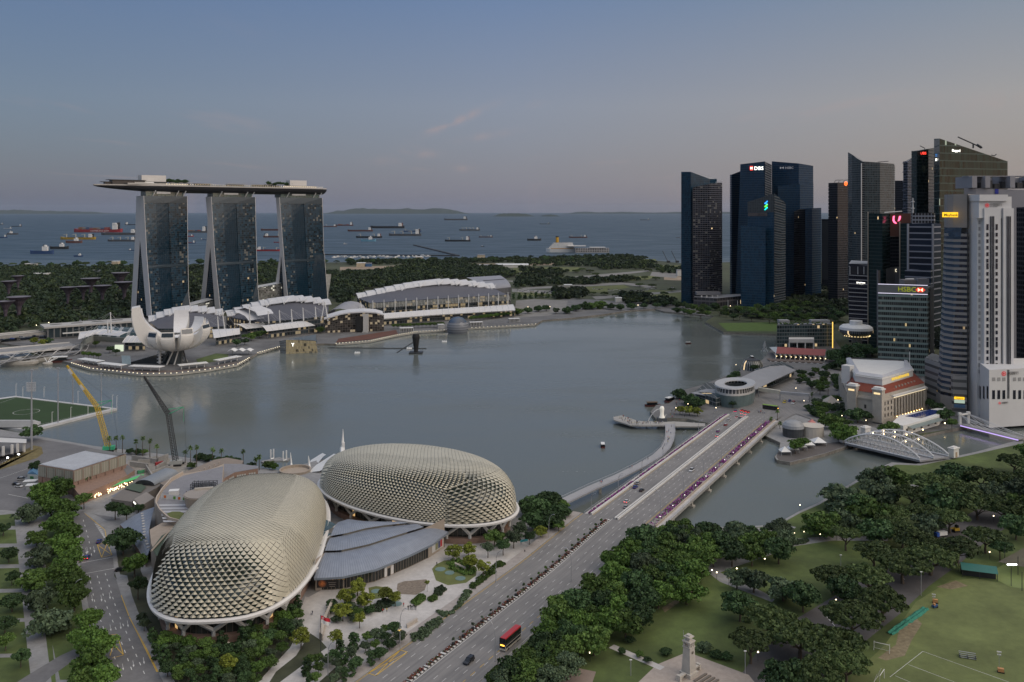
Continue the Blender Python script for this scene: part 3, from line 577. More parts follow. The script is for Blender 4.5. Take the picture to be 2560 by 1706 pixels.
for i,(t,l_)in enumerate(((60,36),(96,30),(150,34),(190,26),(214,30))):dbox("cabana_roof",t,17 if i%2 else 12,(l_,7,.5),203.2-.6*(i%2),mat("cabana_roof_tan",(.33,.3,.26),.7));dbox("cabana_wall",t,18,(l_-4,3,3.4),199.1,MATS["smoked_glass"])
dbox("pool_terrace_wall",20,-3,(88,1,2.4),199.03,RIMM)
dbox("pool_terrace_wall",255,-3,(62,1,2.8),199.03,RIMM)
q=MB();c_=V(HP(2,-2,199))-base;q.prism([tuple(c_+dD*a)[:2]for a in (-14,14)]+[tuple(c_+dD*a+nD*8)[:2]for a in (14,-14)],c_.z,[c_.z+1,c_.z+1,c_.z+5,c_.z+5]);q.build("canopy",OFFWHITE,sp)
q=MB();q.box((0,0,0),(.9,.9,1.9),base=1);clones(q,"parasol",mat("deck_furniture",(.1,.1,.09),.8),sp,[tuple(V(HP(62+i*2.55,RU(-4,4),199.05))-base)for i in range(64)])
q=MB();q.box((0,0,0),(.55,.55,.55));clones(q,"lamp",glow("deck_lamps",(1,.8,.5),1.6),sp,[tuple(V(HP(-20+i*4.0,-4.6 if i>12 else -3,200.6))-base)for i in range(80)])
def quadprism(mb,A,B,top,thick):
 mb.prism([A[:2],B[:2],(B[0]+thick[0],B[1]+thick[1]),(A[0]+thick[0],A[1]+thick[1])],2,[top[0],top[1],top[1],top[0]]);return mb
SILV=facade("silver_hall_glass",glass=(.14,.14,.13),wall=(.2,.2,.19),fh=3,bw=3,sp=.07,mw=.07,rough=.16,ior=2.6,lit=.10,vary=.7,litc=(.9,.85,.7),ls=.35,tilt=.25)
hl=thing("atrium_hall","silver glass hall with sloping roof between the two hotel towers far from the museum","hall",W(676,750,1420),group="glass halls between the hotel towers")
b0=V(hl.location)
A,B=V(P(643,1395)),V(P(716,1430));q=MB();quadprism(q,tuple(A-b0),tuple(B-b0),(ZA(722,1395)-b0.z,ZA(708.5,1430)-b0.z),(-12,18));q.v=[(x,y,z if z>0 or abs(z-2)>.01 else 2-b0.z)for x,y,z in q.v];q.build("glazing",SILV,hl)
q=MB();q.quad(*(tuple(V(p)-b0)for p in (W(642,719.5,1395),W(717,705.5,1430),(W(717,705.5,1430)[0]-14,1450,W(717,705.5,1430)[2]),(W(642,719.5,1395)[0]-14,1415,W(642,719.5,1395)[2]))));q.build("roof",OFFWHITE,hl)
hl=thing("atrium_hall","low silver glass hall with sloping roof between the two hotel towers near the museum","hall",W(508,780,1330),group="glass halls between the hotel towers");b0=V(hl.location)
A,B=V(P(472,1318)),V(P(546,1352));q=MB();q.quad(*(tuple(V(p)-b0)for p in (W(472,800,1318),W(546,800,1352),W(546,748,1352),W(472,768,1318))));q.build("glazing",SILV,hl)
q=MB();q.quad(*(tuple(V(p)-b0)for p in (W(471,766,1318),W(547,745,1352),(W(547,745,1352)[0]-14,1372,W(547,745,1352)[2]+1),(W(471,766,1318)[0]-14,1340,W(471,766,1318)[2]+1))));q.build("roof",OFFWHITE,hl)
fn=thing("glass_fin","tall white ribbed fin rising beside the end of the hotel tower furthest from the museum","fin",P(818,1490,2));b0=V(fn.location)
q=MB();q.loft([[tuple(V(p)-b0)for p in (W(812+a,y,1490),W(828+b,y,1500),(W(828+b,y,1500)[0]-4,1512,W(828+b,y,1500)[2]))]for y,a,b in ((686,0,0),(710,1,-3),(735,3,-7),(756,4,-9),(790,4,-9))]);q.build("panel",facade("ribbed_fin",glass=(.33,.33,.31),wall=(.45,.45,.43),fh=2.6,bw=4,sp=.2,mw=.08,ior=1.5,rough=.4,lit=0,vary=.2),fn)
# ---------------------------------------------------------------- the bay-front mall, convention hall, museum and pavilions
MROOF=mat("mall_grey_roof",(.085,.085,.10),.55,var=.06,scale=.05);MWHITE=mat("mall_white_canopy",(.55,.555,.57),.5,var=.05,scale=.1)
MGL=facade("mall_shopfront",glass=(.025,.035,.04),wall=(.10,.10,.10),fh=5,bw=4,sp=.25,mw=.08,lit=.3,litc=(1,.75,.42),ls=.13,vary=.6)
def relto(b):return lambda p:tuple(V(p)-b)
def ribcanopy(parent,b,lower,upper,zl,zu,name="canopy",nrib=0,ends=True):
 """barrel canopy: lower edge near the water, upper edge behind, bulging between"""
 rel=relto(b);n=len(lower);rows=[]
 for k in range(7):
  a=k/6;row=[]
  for i in range(n):
   p=V(lower[i]).lerp(V(upper[i]),a);p.z=zl[i]+(zu[i]-zl[i])*sin(a*pi/2)if hasattr(zl,'__len__')else zl+(zu-zl)*sin(a*pi/2);row.append(rel(p))
  rows.append(row)
 q=MB();q.loft(rows);q.build(name,MWHITE,parent)
 q=MB()
 for i in range(n):q.tube([V(rows[k][i])+V((0,0,.25))for k in range(7)],.35,4)
 q.build(name+"_rib",WHITE,parent)
def poly(pts,n):
 v=[V(p)for p in pts];ls=[0]
 for i in range(1,len(v)):ls.append(ls[-1]+(v[i]-v[i-1]).length)
 out=[]
 for k in range(n+1):
  s=ls[-1]*k/n
  for i in range(1,len(v)):
   if s<=ls[i]+1e-6:out.append(v[i-1].lerp(v[i],(s-ls[i-1])/max(1e-6,ls[i]-ls[i-1])));break
 return out
def scoop(name,label,low,ridge,fins,finw,parent=None,cat="building",finfwd=9,group=None):
 """a grey scooped roof rising from LOW (front, near the water) to RIDGE (arched, behind), white stepped shells along the ridge"""
 n=24;A=poly(low,n);B=poly(ridge,n);b=(A[0]+B[-1])/2;b.z=2;rel=relto(b);o=thing(name,label,cat,b,group=group)
 rows=[]
 for k in range(9):
  a=k/8;rows.append([rel(V((A[i].x+(B[i].x-A[i].x)*a,A[i].y+(B[i].y-A[i].y)*a,A[i].z+(B[i].z-A[i].z-4)*(a**1.5))))for i in range(n+1)])
 q=MB();q.loft(rows);q.build("roof",MROOF,o,smooth=True)
 q=MB();q.loft([[rel((p.x,p.y,2))for p in A],[rel(p)for p in A]]);q.loft([[rel((B[i].x,B[i].y,2))for i in range(n+1)],[rel((B[i].x,B[i].y,B[i].z-3))for i in range(n+1)]])
 for i in (0,n):q.loft([[rel((r_[i][0]+b.x,r_[i][1]+b.y,2))for r_ in rows],[rel(V(r_[i])+b)for r_ in rows]])
 q.build("wall",MGL,o)
 C=poly(ridge,fins);fwd=(A[n//2]-B[n//2]);fwd.z=0;fwd.normalize()
 for k in range(fins):
  p0,p1=C[k],C[min(fins,k+1)];tang=(p1-p0);tang.z=0;l_=tang.length;tang.normalize()
  q=MB();rings=[]
  for j in range(7):
   a=j/6;w_=finw*(1-.25*a);zz=p0.z*(1-.5)+p1.z*.5+1.6;
   y_=-14+(finfwd+14)*a;dz=-(a-.38)**2*16*finw/8
   c_=(p0+p1)/2+fwd*y_;rings.append([rel(V((c_.x,c_.y,zz+dz+e_))+tang*s_)for s_,e_ in ((-l_*.56,-.8),(l_*.56,.6))])
  q.loft(rings);q.loft([[tuple(V(p)-V((0,0,.7)))for p in r_]for r_ in rings]);q.build("roof_shell",MWHITE,o)
  if k%2==0:
   q=MB();c_=(p0+p1)/2;q.tube([rel(c_+fwd*12-V((0,0,7))),rel(c_+fwd*3+V((0,0,.4)))],.35,4);q.tube([rel(c_+fwd*12-V((0,0,7))),rel(p1+fwd*3+tang*4+V((0,0,.4)))],.35,4);q.build("strut",WHITE,o)
 return o,b
def line_px(pts,z):return [G(a,b_,z)for a,b_ in pts]
def dline(pts):return [W(a,b_,d)for a,b_,d in pts]
tA,bA=scoop("mall_theatre","mall wing with scooped grey roof and white shells directly behind the lotus museum",dline([(395,822,1060),(470,822,1065),(560,816,1075)]),dline([(372,797,1130),(400,783,1132),(440,771,1134),(480,767,1136),(520,771,1138),(556,779,1140)]),9,8)
tB,bB=scoop("mall_theatre","mall wing with scooped grey roof between the lotus museum and the arched glass atrium",dline([(640,806,1100),(740,799,1110),(818,790,1122)]),dline([(566,783,1165),(620,764,1168),(670,751,1170),(735,742,1172),(780,746,1174),(822,754,1176)]),12,8)
for pts,nm in (([(560,782),(585,777),(612,790),(622,802)],0),([(585,777),(612,770),(638,780),(645,790)],0)):
 q=MB();rel=relto(bB);a_=[V(W(px,py,1120-i*8))for i,(px,py)in enumerate(pts)];q.loft([[rel(p)for p in a_],[rel(p+V((16,14,1.5)))for p in a_]]);q.build("roof_shell",MWHITE,tB)
tC,bC=scoop("convention_hall","long convention hall with scooped grey roof and a row of white shells",dline([(925,758,1225),(1080,748,1270),(1272,737,1325)]),dline([(893,738,1300),(960,722,1312),(1030,708,1325),(1100,700,1340),(1160,703,1355),(1232,713,1370)]),15,9)
rel=relto(bC)
lowC=poly(line_px([(951,798),(1080,788),(1180,782),(1288,776)],12),22);upC=poly(line_px([(955,785),(1080,775),(1180,769),(1282,762)],18),22)
ribcanopy(tC,bC,lowC,upC,12,18.5)
q=MB();q.loft([[rel((p.x,p.y+6,2))for p in lowC],[rel((p.x,p.y+6,12))for p in lowC]]);q.build("shopfront",MGL,tC)
q=MB();q.loft([[rel((p.x,p.y+1,10.6))for p in lowC],[rel((p.x,p.y+.5,11.8))for p in lowC]]);q.build("fascia",mat("pale_fascia",(.5,.5,.47),.6,var=.05),tC)
tr=poly(dline([(925,772,1215),(1080,763,1255),(1276,752,1310)]),40);tp=poly(dline([(925,758,1223),(1080,748,1268),(1272,737,1322)]),40)
q=MB()
for k in range(1,6):
 a=k/6;q.tube([rel(tr[i].lerp(tp[i],a))for i in range(0,41,2)],.3,4)
for i in range(0,41):q.tube([rel(tr[i]),rel(tp[i].lerp(tr[i],.1))],.22,4)
q.build("louvre_screen",mat("louvre_metal",(.4,.4,.36),.6,var=.05),tC)
for i in range(14):
 p=poly(dline([(932,778,1212),(1080,768,1250),(1270,756,1305)]),13)[i];q=MB();q.tube([rel((p.x,p.y,p.z-4)),rel((p.x,p.y,p.z+15))],.55,5);q.build("mast",WHITE,tC)
q=MB()
for i in range(13):
 p=poly(dline([(932,778,1212),(1080,768,1250),(1270,756,1305)]),13)[i];t_=V((0.85,.45,0))
 for j in (1,2,3):q.tube([rel((p.x,p.y,p.z+14)),rel(V((p.x,p.y,p.z+1))+t_*j*4.5)],.09,3)
q.build("stay_cable",STEEL,tC)
bh=thing("barrel_hall","grey barrel-vaulted hall behind the far end of the convention hall","hall",P(1215,1420,2));b=V(bh.location);rel=relto(b)
q=MB();rows=[]
for k in range(9):
 a=k/8*pi/2
 p0=V(W(1166,694,1500)).lerp(V(W(1205,720,1395)),sin(a));p0.z=ZA(694,1500)-(ZA(694,1500)-ZA(726,1395))*(1-cos(a))
 p1=V(W(1250,689,1500)).lerp(V(W(1277,716,1400)),sin(a));p1.z=ZA(689,1500)-(ZA(689,1500)-ZA(718,1400))*(1-cos(a))
 rows.append([rel(p0),rel(p0.lerp(p1,.5)),rel(p1)])
q.loft(rows);q.build("roof",mat("barrel_roof",(.27,.27,.29),.5,var=.08,scale=.1),bh,smooth=True)
q=MB();q.loft([[rel((p[0]+b.x,p[1]+b.y,2))for p in rows[-1]],rows[-1]]);q.loft([[rel((r_[-1][0]+b.x,r_[-1][1]+b.y,2))for r_ in rows],[r_[-1]for r_ in rows]]);q.build("wall",facade("hall_wall",glass=(.12,.12,.12),wall=(.22,.22,.23),fh=8,bw=6,sp=.1,mw=.08,lit=0,ior=1.45,rough=.5,tilt=0),bh)
q=MB()
for i in range(15):
 p=V(rows[3][0]).lerp(V(rows[3][2]),.3+.045*i);q.box((p.x,p.y-1,p.z+.3),(1.1,5,.5),-.6)
q.build("vent",DARK,bh)
for o,b,lo,up in ((tB,bB,[(667,829),(740,820),(809,812)],[(652,816),(735,806),(809,798)]),(tA,bA,[(535,846),(600,836)],[(530,825),(598,822)]),(tB,bB,[(615,823),(665,818)],[(585,812),(655,808)]),(tA,bA,[(306,857),(357,857)],[(322,841),(372,842)])):
 n_=9 if len(lo)==3 else 4;A,B=poly(line_px(lo,12),n_),poly(line_px(up,18),n_);ribcanopy(o,b,A,B,12,18.5);rel=relto(b)
 q=MB();q.loft([[rel((p.x,p.y+6,2))for p in A],[rel((p.x,p.y+6,12))for p in A]]);q.build("shopfront",MGL,o)
me=thing("mall_end_pavilion","rounded glass end of the mall under white wing canopies beside the pedestrian bridge","building",P(270,985,2));b=V(me.location);rel=relto(b)
el=[V(G(a,c,6))for a,c in ((208,874),(212,862),(222,850),(240,842),(300,846),(380,850),(400,862))];eb=poly(el,20)
q=MB();q.loft([[rel((p.x,p.y-6,2))for p in eb],[rel((p.x,p.y-8,8))for p in eb]]);q.build("base_wall",mat("grey_green_stone",(.25,.27,.25),.6,var=.1),me)
q=MB();q.loft([[rel((p.x,p.y-8,8))for p in eb],[rel((p.x,p.y-5,15))for p in eb],[rel((p.x,p.y+4,19))for p in eb]]);q.build("glazing",facade("mall_end_glass",glass=(.05,.075,.075),wall=(.3,.32,.32),fh=7,bw=14,sp=.05,mw=.35,lit=.0,vary=.5),me)
def wing(parent,b,low,up,zl,zu,n):ribcanopy(parent,b,poly(line_px(low,zl),n),poly(line_px(up,zu),n),zl,zu)
wing(me,b,[(196,849),(240,836),(297,841)],[(200,832),(250,822),(325,831)],17,21,6)
q=MB();q.box(rel((P(300,955)[0],953,9)),(9,1.5,7));q.build("lit_doorway",glow("lit_shop_entrance",(.9,1,.75),.4),me)
at=thing("glass_atrium","wide arched glass entrance hall of the mall under a white wave roof","building",P(880,1140,2));b=V(at.location);rel=relto(b)
top=[V(p)for p in dline([(810,797,1115),(830,791,1117),(850,785,1119),(875,781,1122),(910,779,1126),(940,781,1130),(958,786,1134)])]
q=MB();q.loft([[rel(p)for p in top],[rel(p+V((-3,14,2.5)))for p in top],[rel(p+V((-6,30,0)))for p in top]]);q.loft([[rel(p-V((0,0,1.6)))for p in top],[rel(p)for p in top]]);q.build("roof",MWHITE,at)
q=MB();q.loft([[rel((p.x,p.y+6,2))for p in top],[rel((p.x,p.y+6,p.z-1.5))for p in top]]);q.build("glazing",facade("atrium_lit_glass",glass=(.05,.045,.04),wall=(.16,.14,.12),fh=3.2,bw=3.2,sp=.08,mw=.06,lit=.25,litc=(1,.78,.5),ls=.14,vary=.7,ior=1.5),at)
q=MB();q.box(rel((P(898,1122)[0],1126,13)),(9,3,20));q.build("display_panel",BLACK,at)
q=MB();q.box(rel((P(912,1123)[0],1127,14)),(8,5,24));q.build("pylon",mat("pale_column",(.5,.49,.46),.7,var=.05),at)
bv=thing("vaulted_passage","low grey vaulted roof behind the arched glass entrance hall","building",P(850,1190,2));b=V(bv.location);rel=relto(b)
q=MB();rows=[]
for k in range(9):
 a=pi*k/8;rows.append([rel((P(855,1185)[0]-24*cos(a)+(8 if e else 0),1170+40*e,2+26*sin(a)**.7+6*e))for e in (0,1)])
q.loft(rows);q.build("roof",mat("barrel_roof",(.27,.27,.29)),bv,smooth=True)
for i,(px,y0,y1,d,lab)in enumerate(((625,805,766,1085,"white stay mast before the curved shells of the middle mall wing"),(672,803,778,1090,"first short white mast along the roof terrace of the middle mall wing"),(700,801,776,1095,"second short white mast along the roof terrace of the middle mall wing"),(730,799,773,1100,"third short white mast along the roof terrace of the middle mall wing"),(759,796,770,1106,"fourth short white mast along the roof terrace of the middle mall wing"),(790,792,767,1112,"fifth short white mast along the roof terrace of the middle mall wing"),(562,820,774,1070,"leaning white mast between the two theatre wings of the mall"),(278,826,781,985,"tall white mast above the canopy of the rounded mall end"),(270,826,800,990,"shorter white mast beside the tall one at the rounded mall end"),(515,816,795,1040,"short white mast just behind the lotus museum petals"),(546,819,792,1050,"white mast on the roof terrace right of the lotus museum"))):
 s_=thing("stay_mast",lab,"mast",W(px,y0,d),group="white stay masts of the mall");b=V(s_.location);rel=relto(b)
 q=MB();q.tube([(0,0,-3),rel(W(px-(2 if i not in (6,)else 7),y1,d))],[.9,.5],6);q.build("pole",WHITE,s_)
 q=MB();tp_=V(rel(W(px-2,y1+1,d)))
 for dx in (9,15,21)if i<6 else (-18,-28,-40,14):q.tube([tp_,(dx,2,0)],.12,3)
 q.build("stay_cable",STEEL,s_)
for k,(px,d)in enumerate(((812,1118),(902,1195))):
 s_=thing("stay_mast",["white A-frame mast where the middle wing meets the arched entrance hall","white A-frame mast beside the first shell of the convention hall"][k],"mast",W(px,793,d),group="white stay masts of the mall");b=V(s_.location)
 for a in (-5,4):
  q=MB();q.tube([(a,0,-5),(0,0,20)],[.9,.6],6);q.build("pole",WHITE,s_)
cp=thing("faceted_pavilion","faceted glass pavilion standing in the water with warm lit interior","pavilion",G(745,885,0));b=V(cp.location);rel=relto(b)
d0=b.y
def cw(px,py,dd=0):return rel(W(px,py,d0+dd))
q=MB();q.quad(cw(715,888),cw(795,885,10),cw(789,853,10),cw(715,850));q.build("front_glazing",facade("pavilion_lit_glass",glass=(.1,.085,.05),wall=(.2,.19,.16),fh=3,bw=1.6,sp=.08,mw=.12,lit=.92,litc=(1,.80,.45),ls=.07,vary=.6,tilt=.02),cp)
sg_=facade("pavilion_silver_glass",glass=(.16,.17,.17),wall=(.22,.23,.23),fh=3,bw=2,lit=0,vary=.3);q=MB();q.quad(cw(701,887,14),cw(715,888),cw(715,850),cw(698,853,14));q.build("side_glazing",sg_,cp);q=MB();q.quad(cw(790,884,10),cw(800,878,34),cw(798,868,34),cw(789,860,10));q.build("side_glazing",sg_,cp)
q=MB();q.face([cw(698,853,14),cw(715,850),cw(789,853,10),cw(793,856,16),cw(789,837,50),cw(730,846,40)]);q.face([cw(740,850,12),cw(789,853,10),cw(790,836,44)]);q.face([cw(720,849,3),cw(760,848,30),cw(789,852,10)]);q.build("roof",mat("pavilion_roof_glass",(.10,.12,.13),.3,var=.1),cp)
q=MB();q.quad(cw(715,906),cw(798,900,10),cw(795,885,10),cw(715,888));q.quad(cw(704,904,14),cw(715,906),cw(715,888),cw(701,887,14));q.build("base_wall",mat("pavilion_base",(.09,.1,.1),.4,var=.1),cp)
q=MB();q.face([cw(783,899,9),cw(794,898,20),cw(799,886,24),cw(790,880,10)]);q.build("prow_glazing",GLASSD,cp)
t_=text("Y",5.5,"roof_emblem",glow("white_sign_glow",(1,.98,.9),1.4),cp,tuple(V(cw(732,866.5,-.6))),0,align='CENTER')
ap=thing("glass_sphere","dark glass dome ringed by steel bands floating by the promenade","dome",G(1144,833,0));
prof=[(14.2*cos(a),7.2+14.2*sin(a))for a in [-.54,-.4,-.2,0,.2,.4,.55]]
q=MB();q.lathe((0,0,0),prof,36);q.build("banded_wall",facade("sphere_bands",glass=(.17,.18,.2),wall=(.23,.24,.26),fh=3.2,bw=500,sp=.4,mw=0,lit=0,vary=.1,tilt=0,rough=.25),ap,smooth=True)
q=MB();q.lathe((0,0,0),[(14.2*cos(a),7.2+14.2*sin(a))for a in [.55,.7,.85,1.0,1.2,1.4,1.5707]],36);q.build("glazing",mat("sphere_glass",(.03,.05,.085),.12,var=.2,scale=.1,spec=1),ap,smooth=True)
q=MB();q.cyl((0,0,-1),12,2,32);q.build("base",BLACK,ap)
for i,(px,py,wd)in enumerate(((1016,825,34),(1102,816,16),(1190,810,33),(1285,801,28))):
 p=thing("promenade_shelter",["white framed shelter on the promenade before the convention hall trees","white framed shelter just beside the glass dome towards the plaza","white framed shelter past the glass dome under the trees","white framed shelter at the far end of the convention hall promenade"][i],"shelter",G(px,py+5),rz=.25,group="white framed promenade shelters")
 w_=wd/F*V(p.location).y;q=MB();q.box((0,0,5),(w_,7,.5),base=1);q.build("roof",WHITE,p)
 q=MB();q.box((0,0,0),(.5,.5,5),base=1);clones(q,"column",WHITE,p,[(-w_/2+.4+(w_-.8)*j/8,y_,0)for j in range(9)for y_ in (-3,3)])
 q=MB();q.box((0,1,1),(w_-1,4,3.5),base=1);q.build("glazing",mat("smoked_glass",(.03,.032,.035)),p)
st=sheet("promenade",[(846,848),(990,826),(995,836),(925,850),(840,858)],mat("red_brown_steps",(.11,.045,.03),.9,var=.35,scale=.2),dz=.4)
lampl=[]
def edge_lamps(pts,n,lab,name="edge_lamp_rail",d=0.0):
 p_=poly([G(a,b_,2)for a,b_ in pts],n);b=p_[0];o=thing(name,lab,"edge lamps",b,group="lamp rails along the far promenade");rel=relto(b)
 q=MB();q.loft([[rel(p+V((0,0,z)))for p in p_]for z in (-1.4,.35)]);q.build("edge_beam",mat("pale_edge_beam",(.36,.35,.31),.8,var=.1),o)
 q=MB();q.box((0,0,0),(.7,.7,.55));clones(q,"lamp",glow("edge_lamps",(1,.86,.6),1.0),o,[rel(p+V((0,1,.9)))for p in p_])
 q=MB();q.box((0,0,0),(1.6,1.6,2.6));clones(q,"pile",DARK,o,[rel(p+V((0,2.5,-2.4)))for p in p_[::2]])
edge_lamps([(622,897),(594,913),(520,926),(435,936),(350,937),(286,930),(222,923),(178,910)],46,"row of small lamps along the boardwalk round the lotus museum")
edge_lamps([(840,861),(925,854),(989,840),(1042,831),(1110,827)],42,"row of small lamps along the plaza steps and the dome shop quay")
edge_lamps([(1170,822),(1280,816),(1339,812)],18,"row of small lamps along the quay past the glass dome")
edge_lamps([(644,884),(698,869)],10,"row of small lamps along the quay beside the faceted pavilion")
q=MB();a_=[V(G(*p))for p in ((178,906),(224,919),(286,926),(350,933),(435,932),(520,922),(594,909),(620,896))];c_=poly(a_,30);q.loft([[(p.x,p.y,2.03)for p in c_],[(p.x,p.y+12,2.03)for p in c_]]);structure("promenade",q,DECK)
sheet("lawn",[(490,899),(540,884),(572,886),(568,897),(520,908),(495,908)],LAWN,dz=.05)
for i,(x0,y0,x1,y1)in enumerate(((203,897,252,904),(252,908,309,914),(328,915,406,918),(446,914,518,907),(540,902,598,891))):
 A,B=V(G(x0,y0,6.2)),V(G(x1,y1,6.2));c_=(A+B)/2;rz_=atan2(B.y-A.y,B.x-A.x);l_=(B-A).length
 p=thing("shade_canopy",["flat white shade canopy nearest the pedestrian bridge","flat white shade canopy second from the pedestrian bridge","flat white shade canopy on the water side of the museum legs","flat white shade canopy just past the museum legs","flat white shade canopy beside the museum lawn"][i],"canopy",(c_.x,c_.y,2),rz_,"white shade canopies round the museum")
 q=MB();q.box((0,0,4.2),(l_,9,.5),base=1);q.build("roof",WHITE,p)
 q=MB();q.box((0,0,0),(.8,.8,4.2),base=1);clones(q,"column",WHITE,p,[(-l_*.4+l_*.8*j/3,0,0)for j in range(4)])
cn=thing("tent_canopy","white tensile canopy on the point beside the museum lawn","canopy",G(602,887));q=MB();q.loft([[(-13+26*i/6,y_,5+(2.2 if i%2 else 0)-abs(y_)*.1)for i in range(7)]for y_ in (-6,0,6)]);q.build("fabric",WHITE,cn)
q=MB();q.box((0,0,0),(.6,.6,5),base=1);clones(q,"post",STEEL,cn,[(-9,0,0),(9,0,0)])
fp=thing("water_projector","black bottle-shaped fountain tower on a floating pontoon","fountain",G(1040,883,0));q=MB();q.lathe((0,0,1),[(2.6,0),(2.4,3),(3.6,12),(4.2,17),(3.6,20.5),(0.1,21)],14);q.build("tower",BLACK,fp);q=MB();q.box((0,0,0),(15,12,1.5),base=1);q.build("pontoon",DARK,fp)
pl=thing("floating_pipe","thin black pipe floating on the bay beside the fountain tower","pipe",G(940,871,0));q=MB();b=V(pl.location);rel=relto(b);q.tube([rel(G(820,870,.2)),rel(G(1066,872,.2))],.6,5);q.tube([rel(G(992,882,.2)),rel(G(1050,845,.2))],.5,5);q.build("pipe_run",BLACK,pl)
for i,(px,py,lab)in enumerate(((893,884,"small white fountain raft nearest the faceted pavilion"),(1023,873,"small white fountain raft just beside the black fountain tower"),(1111,856,"small white fountain raft in front of the glass dome"))):
 p=thing("fountain_raft",lab,"raft",G(px,py,0),group="white fountain rafts");q=MB();q.box((0,0,.1),(6,5,.8),base=1);q.build("float",WHITE,p)
 q=MB();q.cyl((0,0,.9),.8,1.5,8,.3);clones(q,"nozzle",WHITE,p,[(-2+2*j,0,0)for j in range(3)])
lb=thing("station_hall","long flat white roofed hall with dark glass and oval roof openings behind the bridge","building",G(118,848));b=V(lb.location);rel=relto(b)
A,B=V(G(118,848)),V(P(360,1120));A2,B2=A,V((P(345,1130)[0],1130,2));dvec=(B2-A2);dvec.z=0;l_=dvec.length;rz_=atan2(dvec.y,dvec.x)
lb.rotation_euler[2]=rz_
q=MB();q.box((l_/2,15,0),(l_,30,13),base=1);q.build("glazing",facade("station_glass",glass=(.02,.03,.035),wall=(.16,.16,.155),fh=13,bw=7,sp=.08,mw=.22,lit=0),lb)
q=MB();q.box((l_/2-1,15,13),(l_+5,34,2.2),base=1);q.build("roof",mat("station_roof",(.4,.39,.37),.7,var=.06),lb)
q=MB();q.lathe((0,0,0),[(7,0),(6.4,.5),(0.1,.5)],16,1.0,.45);clones(q,"roof_opening",mat("roof_opening_grey",(.12,.12,.12),.8),lb,[(12+i*24,17,15.25)for i in range(6)])
q=MB();q.box((l_*.55,-8,6),(l_*.8,5,1),base=1);q.build("walkway",OFFWHITE,lb)
fo=thing("flyover","concrete flyover carrying cars behind the pedestrian bridge","bridge",G(0,846,9));b=V(fo.location);rel=relto(b)
A,B=V(G(-200,862,9)),V(G(116,832,9));dv=(B-A).normalized();pv=V((-dv.y,dv.x,0))
q=MB();q.face([rel(p)for p in (A,B,B+pv*26,A+pv*26)]);q.build("deck",ASPH,fo)
for o_,h_,mm in ((0,1.1,CONC),(26,1.3,OFFWHITE),(13,1.0,OFFWHITE)):
 q=MB();q.loft([[rel(p+pv*o_+V((0,0,z)))for p in (A,B)]for z in (-2.6 if o_==0 else 0,h_)]);q.build("parapet",mm,fo)
q=MB();q.box((0,0,0),(4,12,9),atan2(dv.y,dv.x),base=1);clones(q,"pier",CONC,fo,[rel(tuple((A.lerp(B,.3+.16*i)+pv*13))[:2]+(-2,))for i in range(5)])
rb=thing("vehicle_bridge","grey low road bridge running behind the helix footbridge","bridge",G(0,890,7));b=V(rb.location);rel=relto(b)
A,B=V(G(-250,907,7)),V(G(196,866,6));dv=(B-A).normalized();pv=V((-dv.y,dv.x,0))
q=MB();q.face([rel(p)for p in (A,B,B+pv*34,A+pv*34)]);q.build("deck",GPAVE,rb)
for o_,zz in ((0,(-2,1.0)),(34,(-2,1.3))):
 q=MB();q.loft([[rel(p+pv*o_+V((0,0,z)))for p in (A,B)]for z in zz]);q.build("parapet",OFFWHITE,rb)
for i in range(2):
 q=MB();c_=V(G(48+34*i,908-8*i,2));q.lathe(rel((c_.x,c_.y,-3)),[(12,0),(15,5),(15,7.5),(9,8)],20,1.3,.7);q.build("pier",mat("pier_concrete",(.36,.34,.3)),rb)
hx=thing("helix_footbridge","steel double helix footbridge curving to the museum point","footbridge",G(60,902,5));b=V(hx.location);rel=relto(b)
path=poly([G(-160,926,6.5),G(0,905,6.5),G(60,897,6.5),G(120,888,6.5),G(180,880,6),G(212,874,4)],60)
frames=[]
for i,p in enumerate(path):
 t=(path[min(60,i+1)]-path[max(0,i-1)]).normalized();frames.append((p,V((t.y,-t.x,0))))
for nm,sgn,ph,rr in (("outer_helix",1,0,5.6),("outer_helix",1,2.09,5.6),("outer_helix",1,4.19,5.6),("inner_helix",-1,0,4.7),("inner_helix",-1,3.14,4.7)):
 q=MB();q.tube([rel(p+s_*rr*cos(ph+sgn*i*.36)+V((0,0,2+rr*sin(ph+sgn*i*.36))))for i,(p,s_)in enumerate(frames)],.24,4);q.build(nm,mat("bridge_steel",(.5,.5,.5),.35,.4,var=.05),hx)
q=MB();q.loft([[rel(p-s_*3)for p,s_ in frames],[rel(p+s_*3)for p,s_ in frames]]);q.loft([[rel(p+s_*3-V((0,0,.8)))for p,s_ in frames],[rel(p+s_*3)for p,s_ in frames]]);q.build("walkway",GPAVE,hx)
q=MB();q.loft([[rel(p+s_*1.5+V((0,0,7)))for p,s_ in frames[8:40]],[rel(p-s_*2.5+V((0,0,7)))for p,s_ in frames[8:40]]]);q.build("canopy",mat("mesh_canopy",(.28,.29,.3),.5),hx)
for k,(px,py)in enumerate(((119,912),)):
 c_=V(G(px,py,0));q=MB();q.lathe(rel((c_.x,c_.y,-1)),[(4.5,0),(4.9,2.5),(4,3.4),(0.1,3.6)],18);q.build("pier",mat("pier_concrete",(.36,.34,.3)),hx)
 for dx,dy in ((-7,4),(-1,5),(7,4),(3,8)):
  q=MB();q.tube([rel((c_.x,c_.y,2)),rel((c_.x+dx,c_.y+dy+3,6))],.35,5);q.build("strut",WHITE,hx)
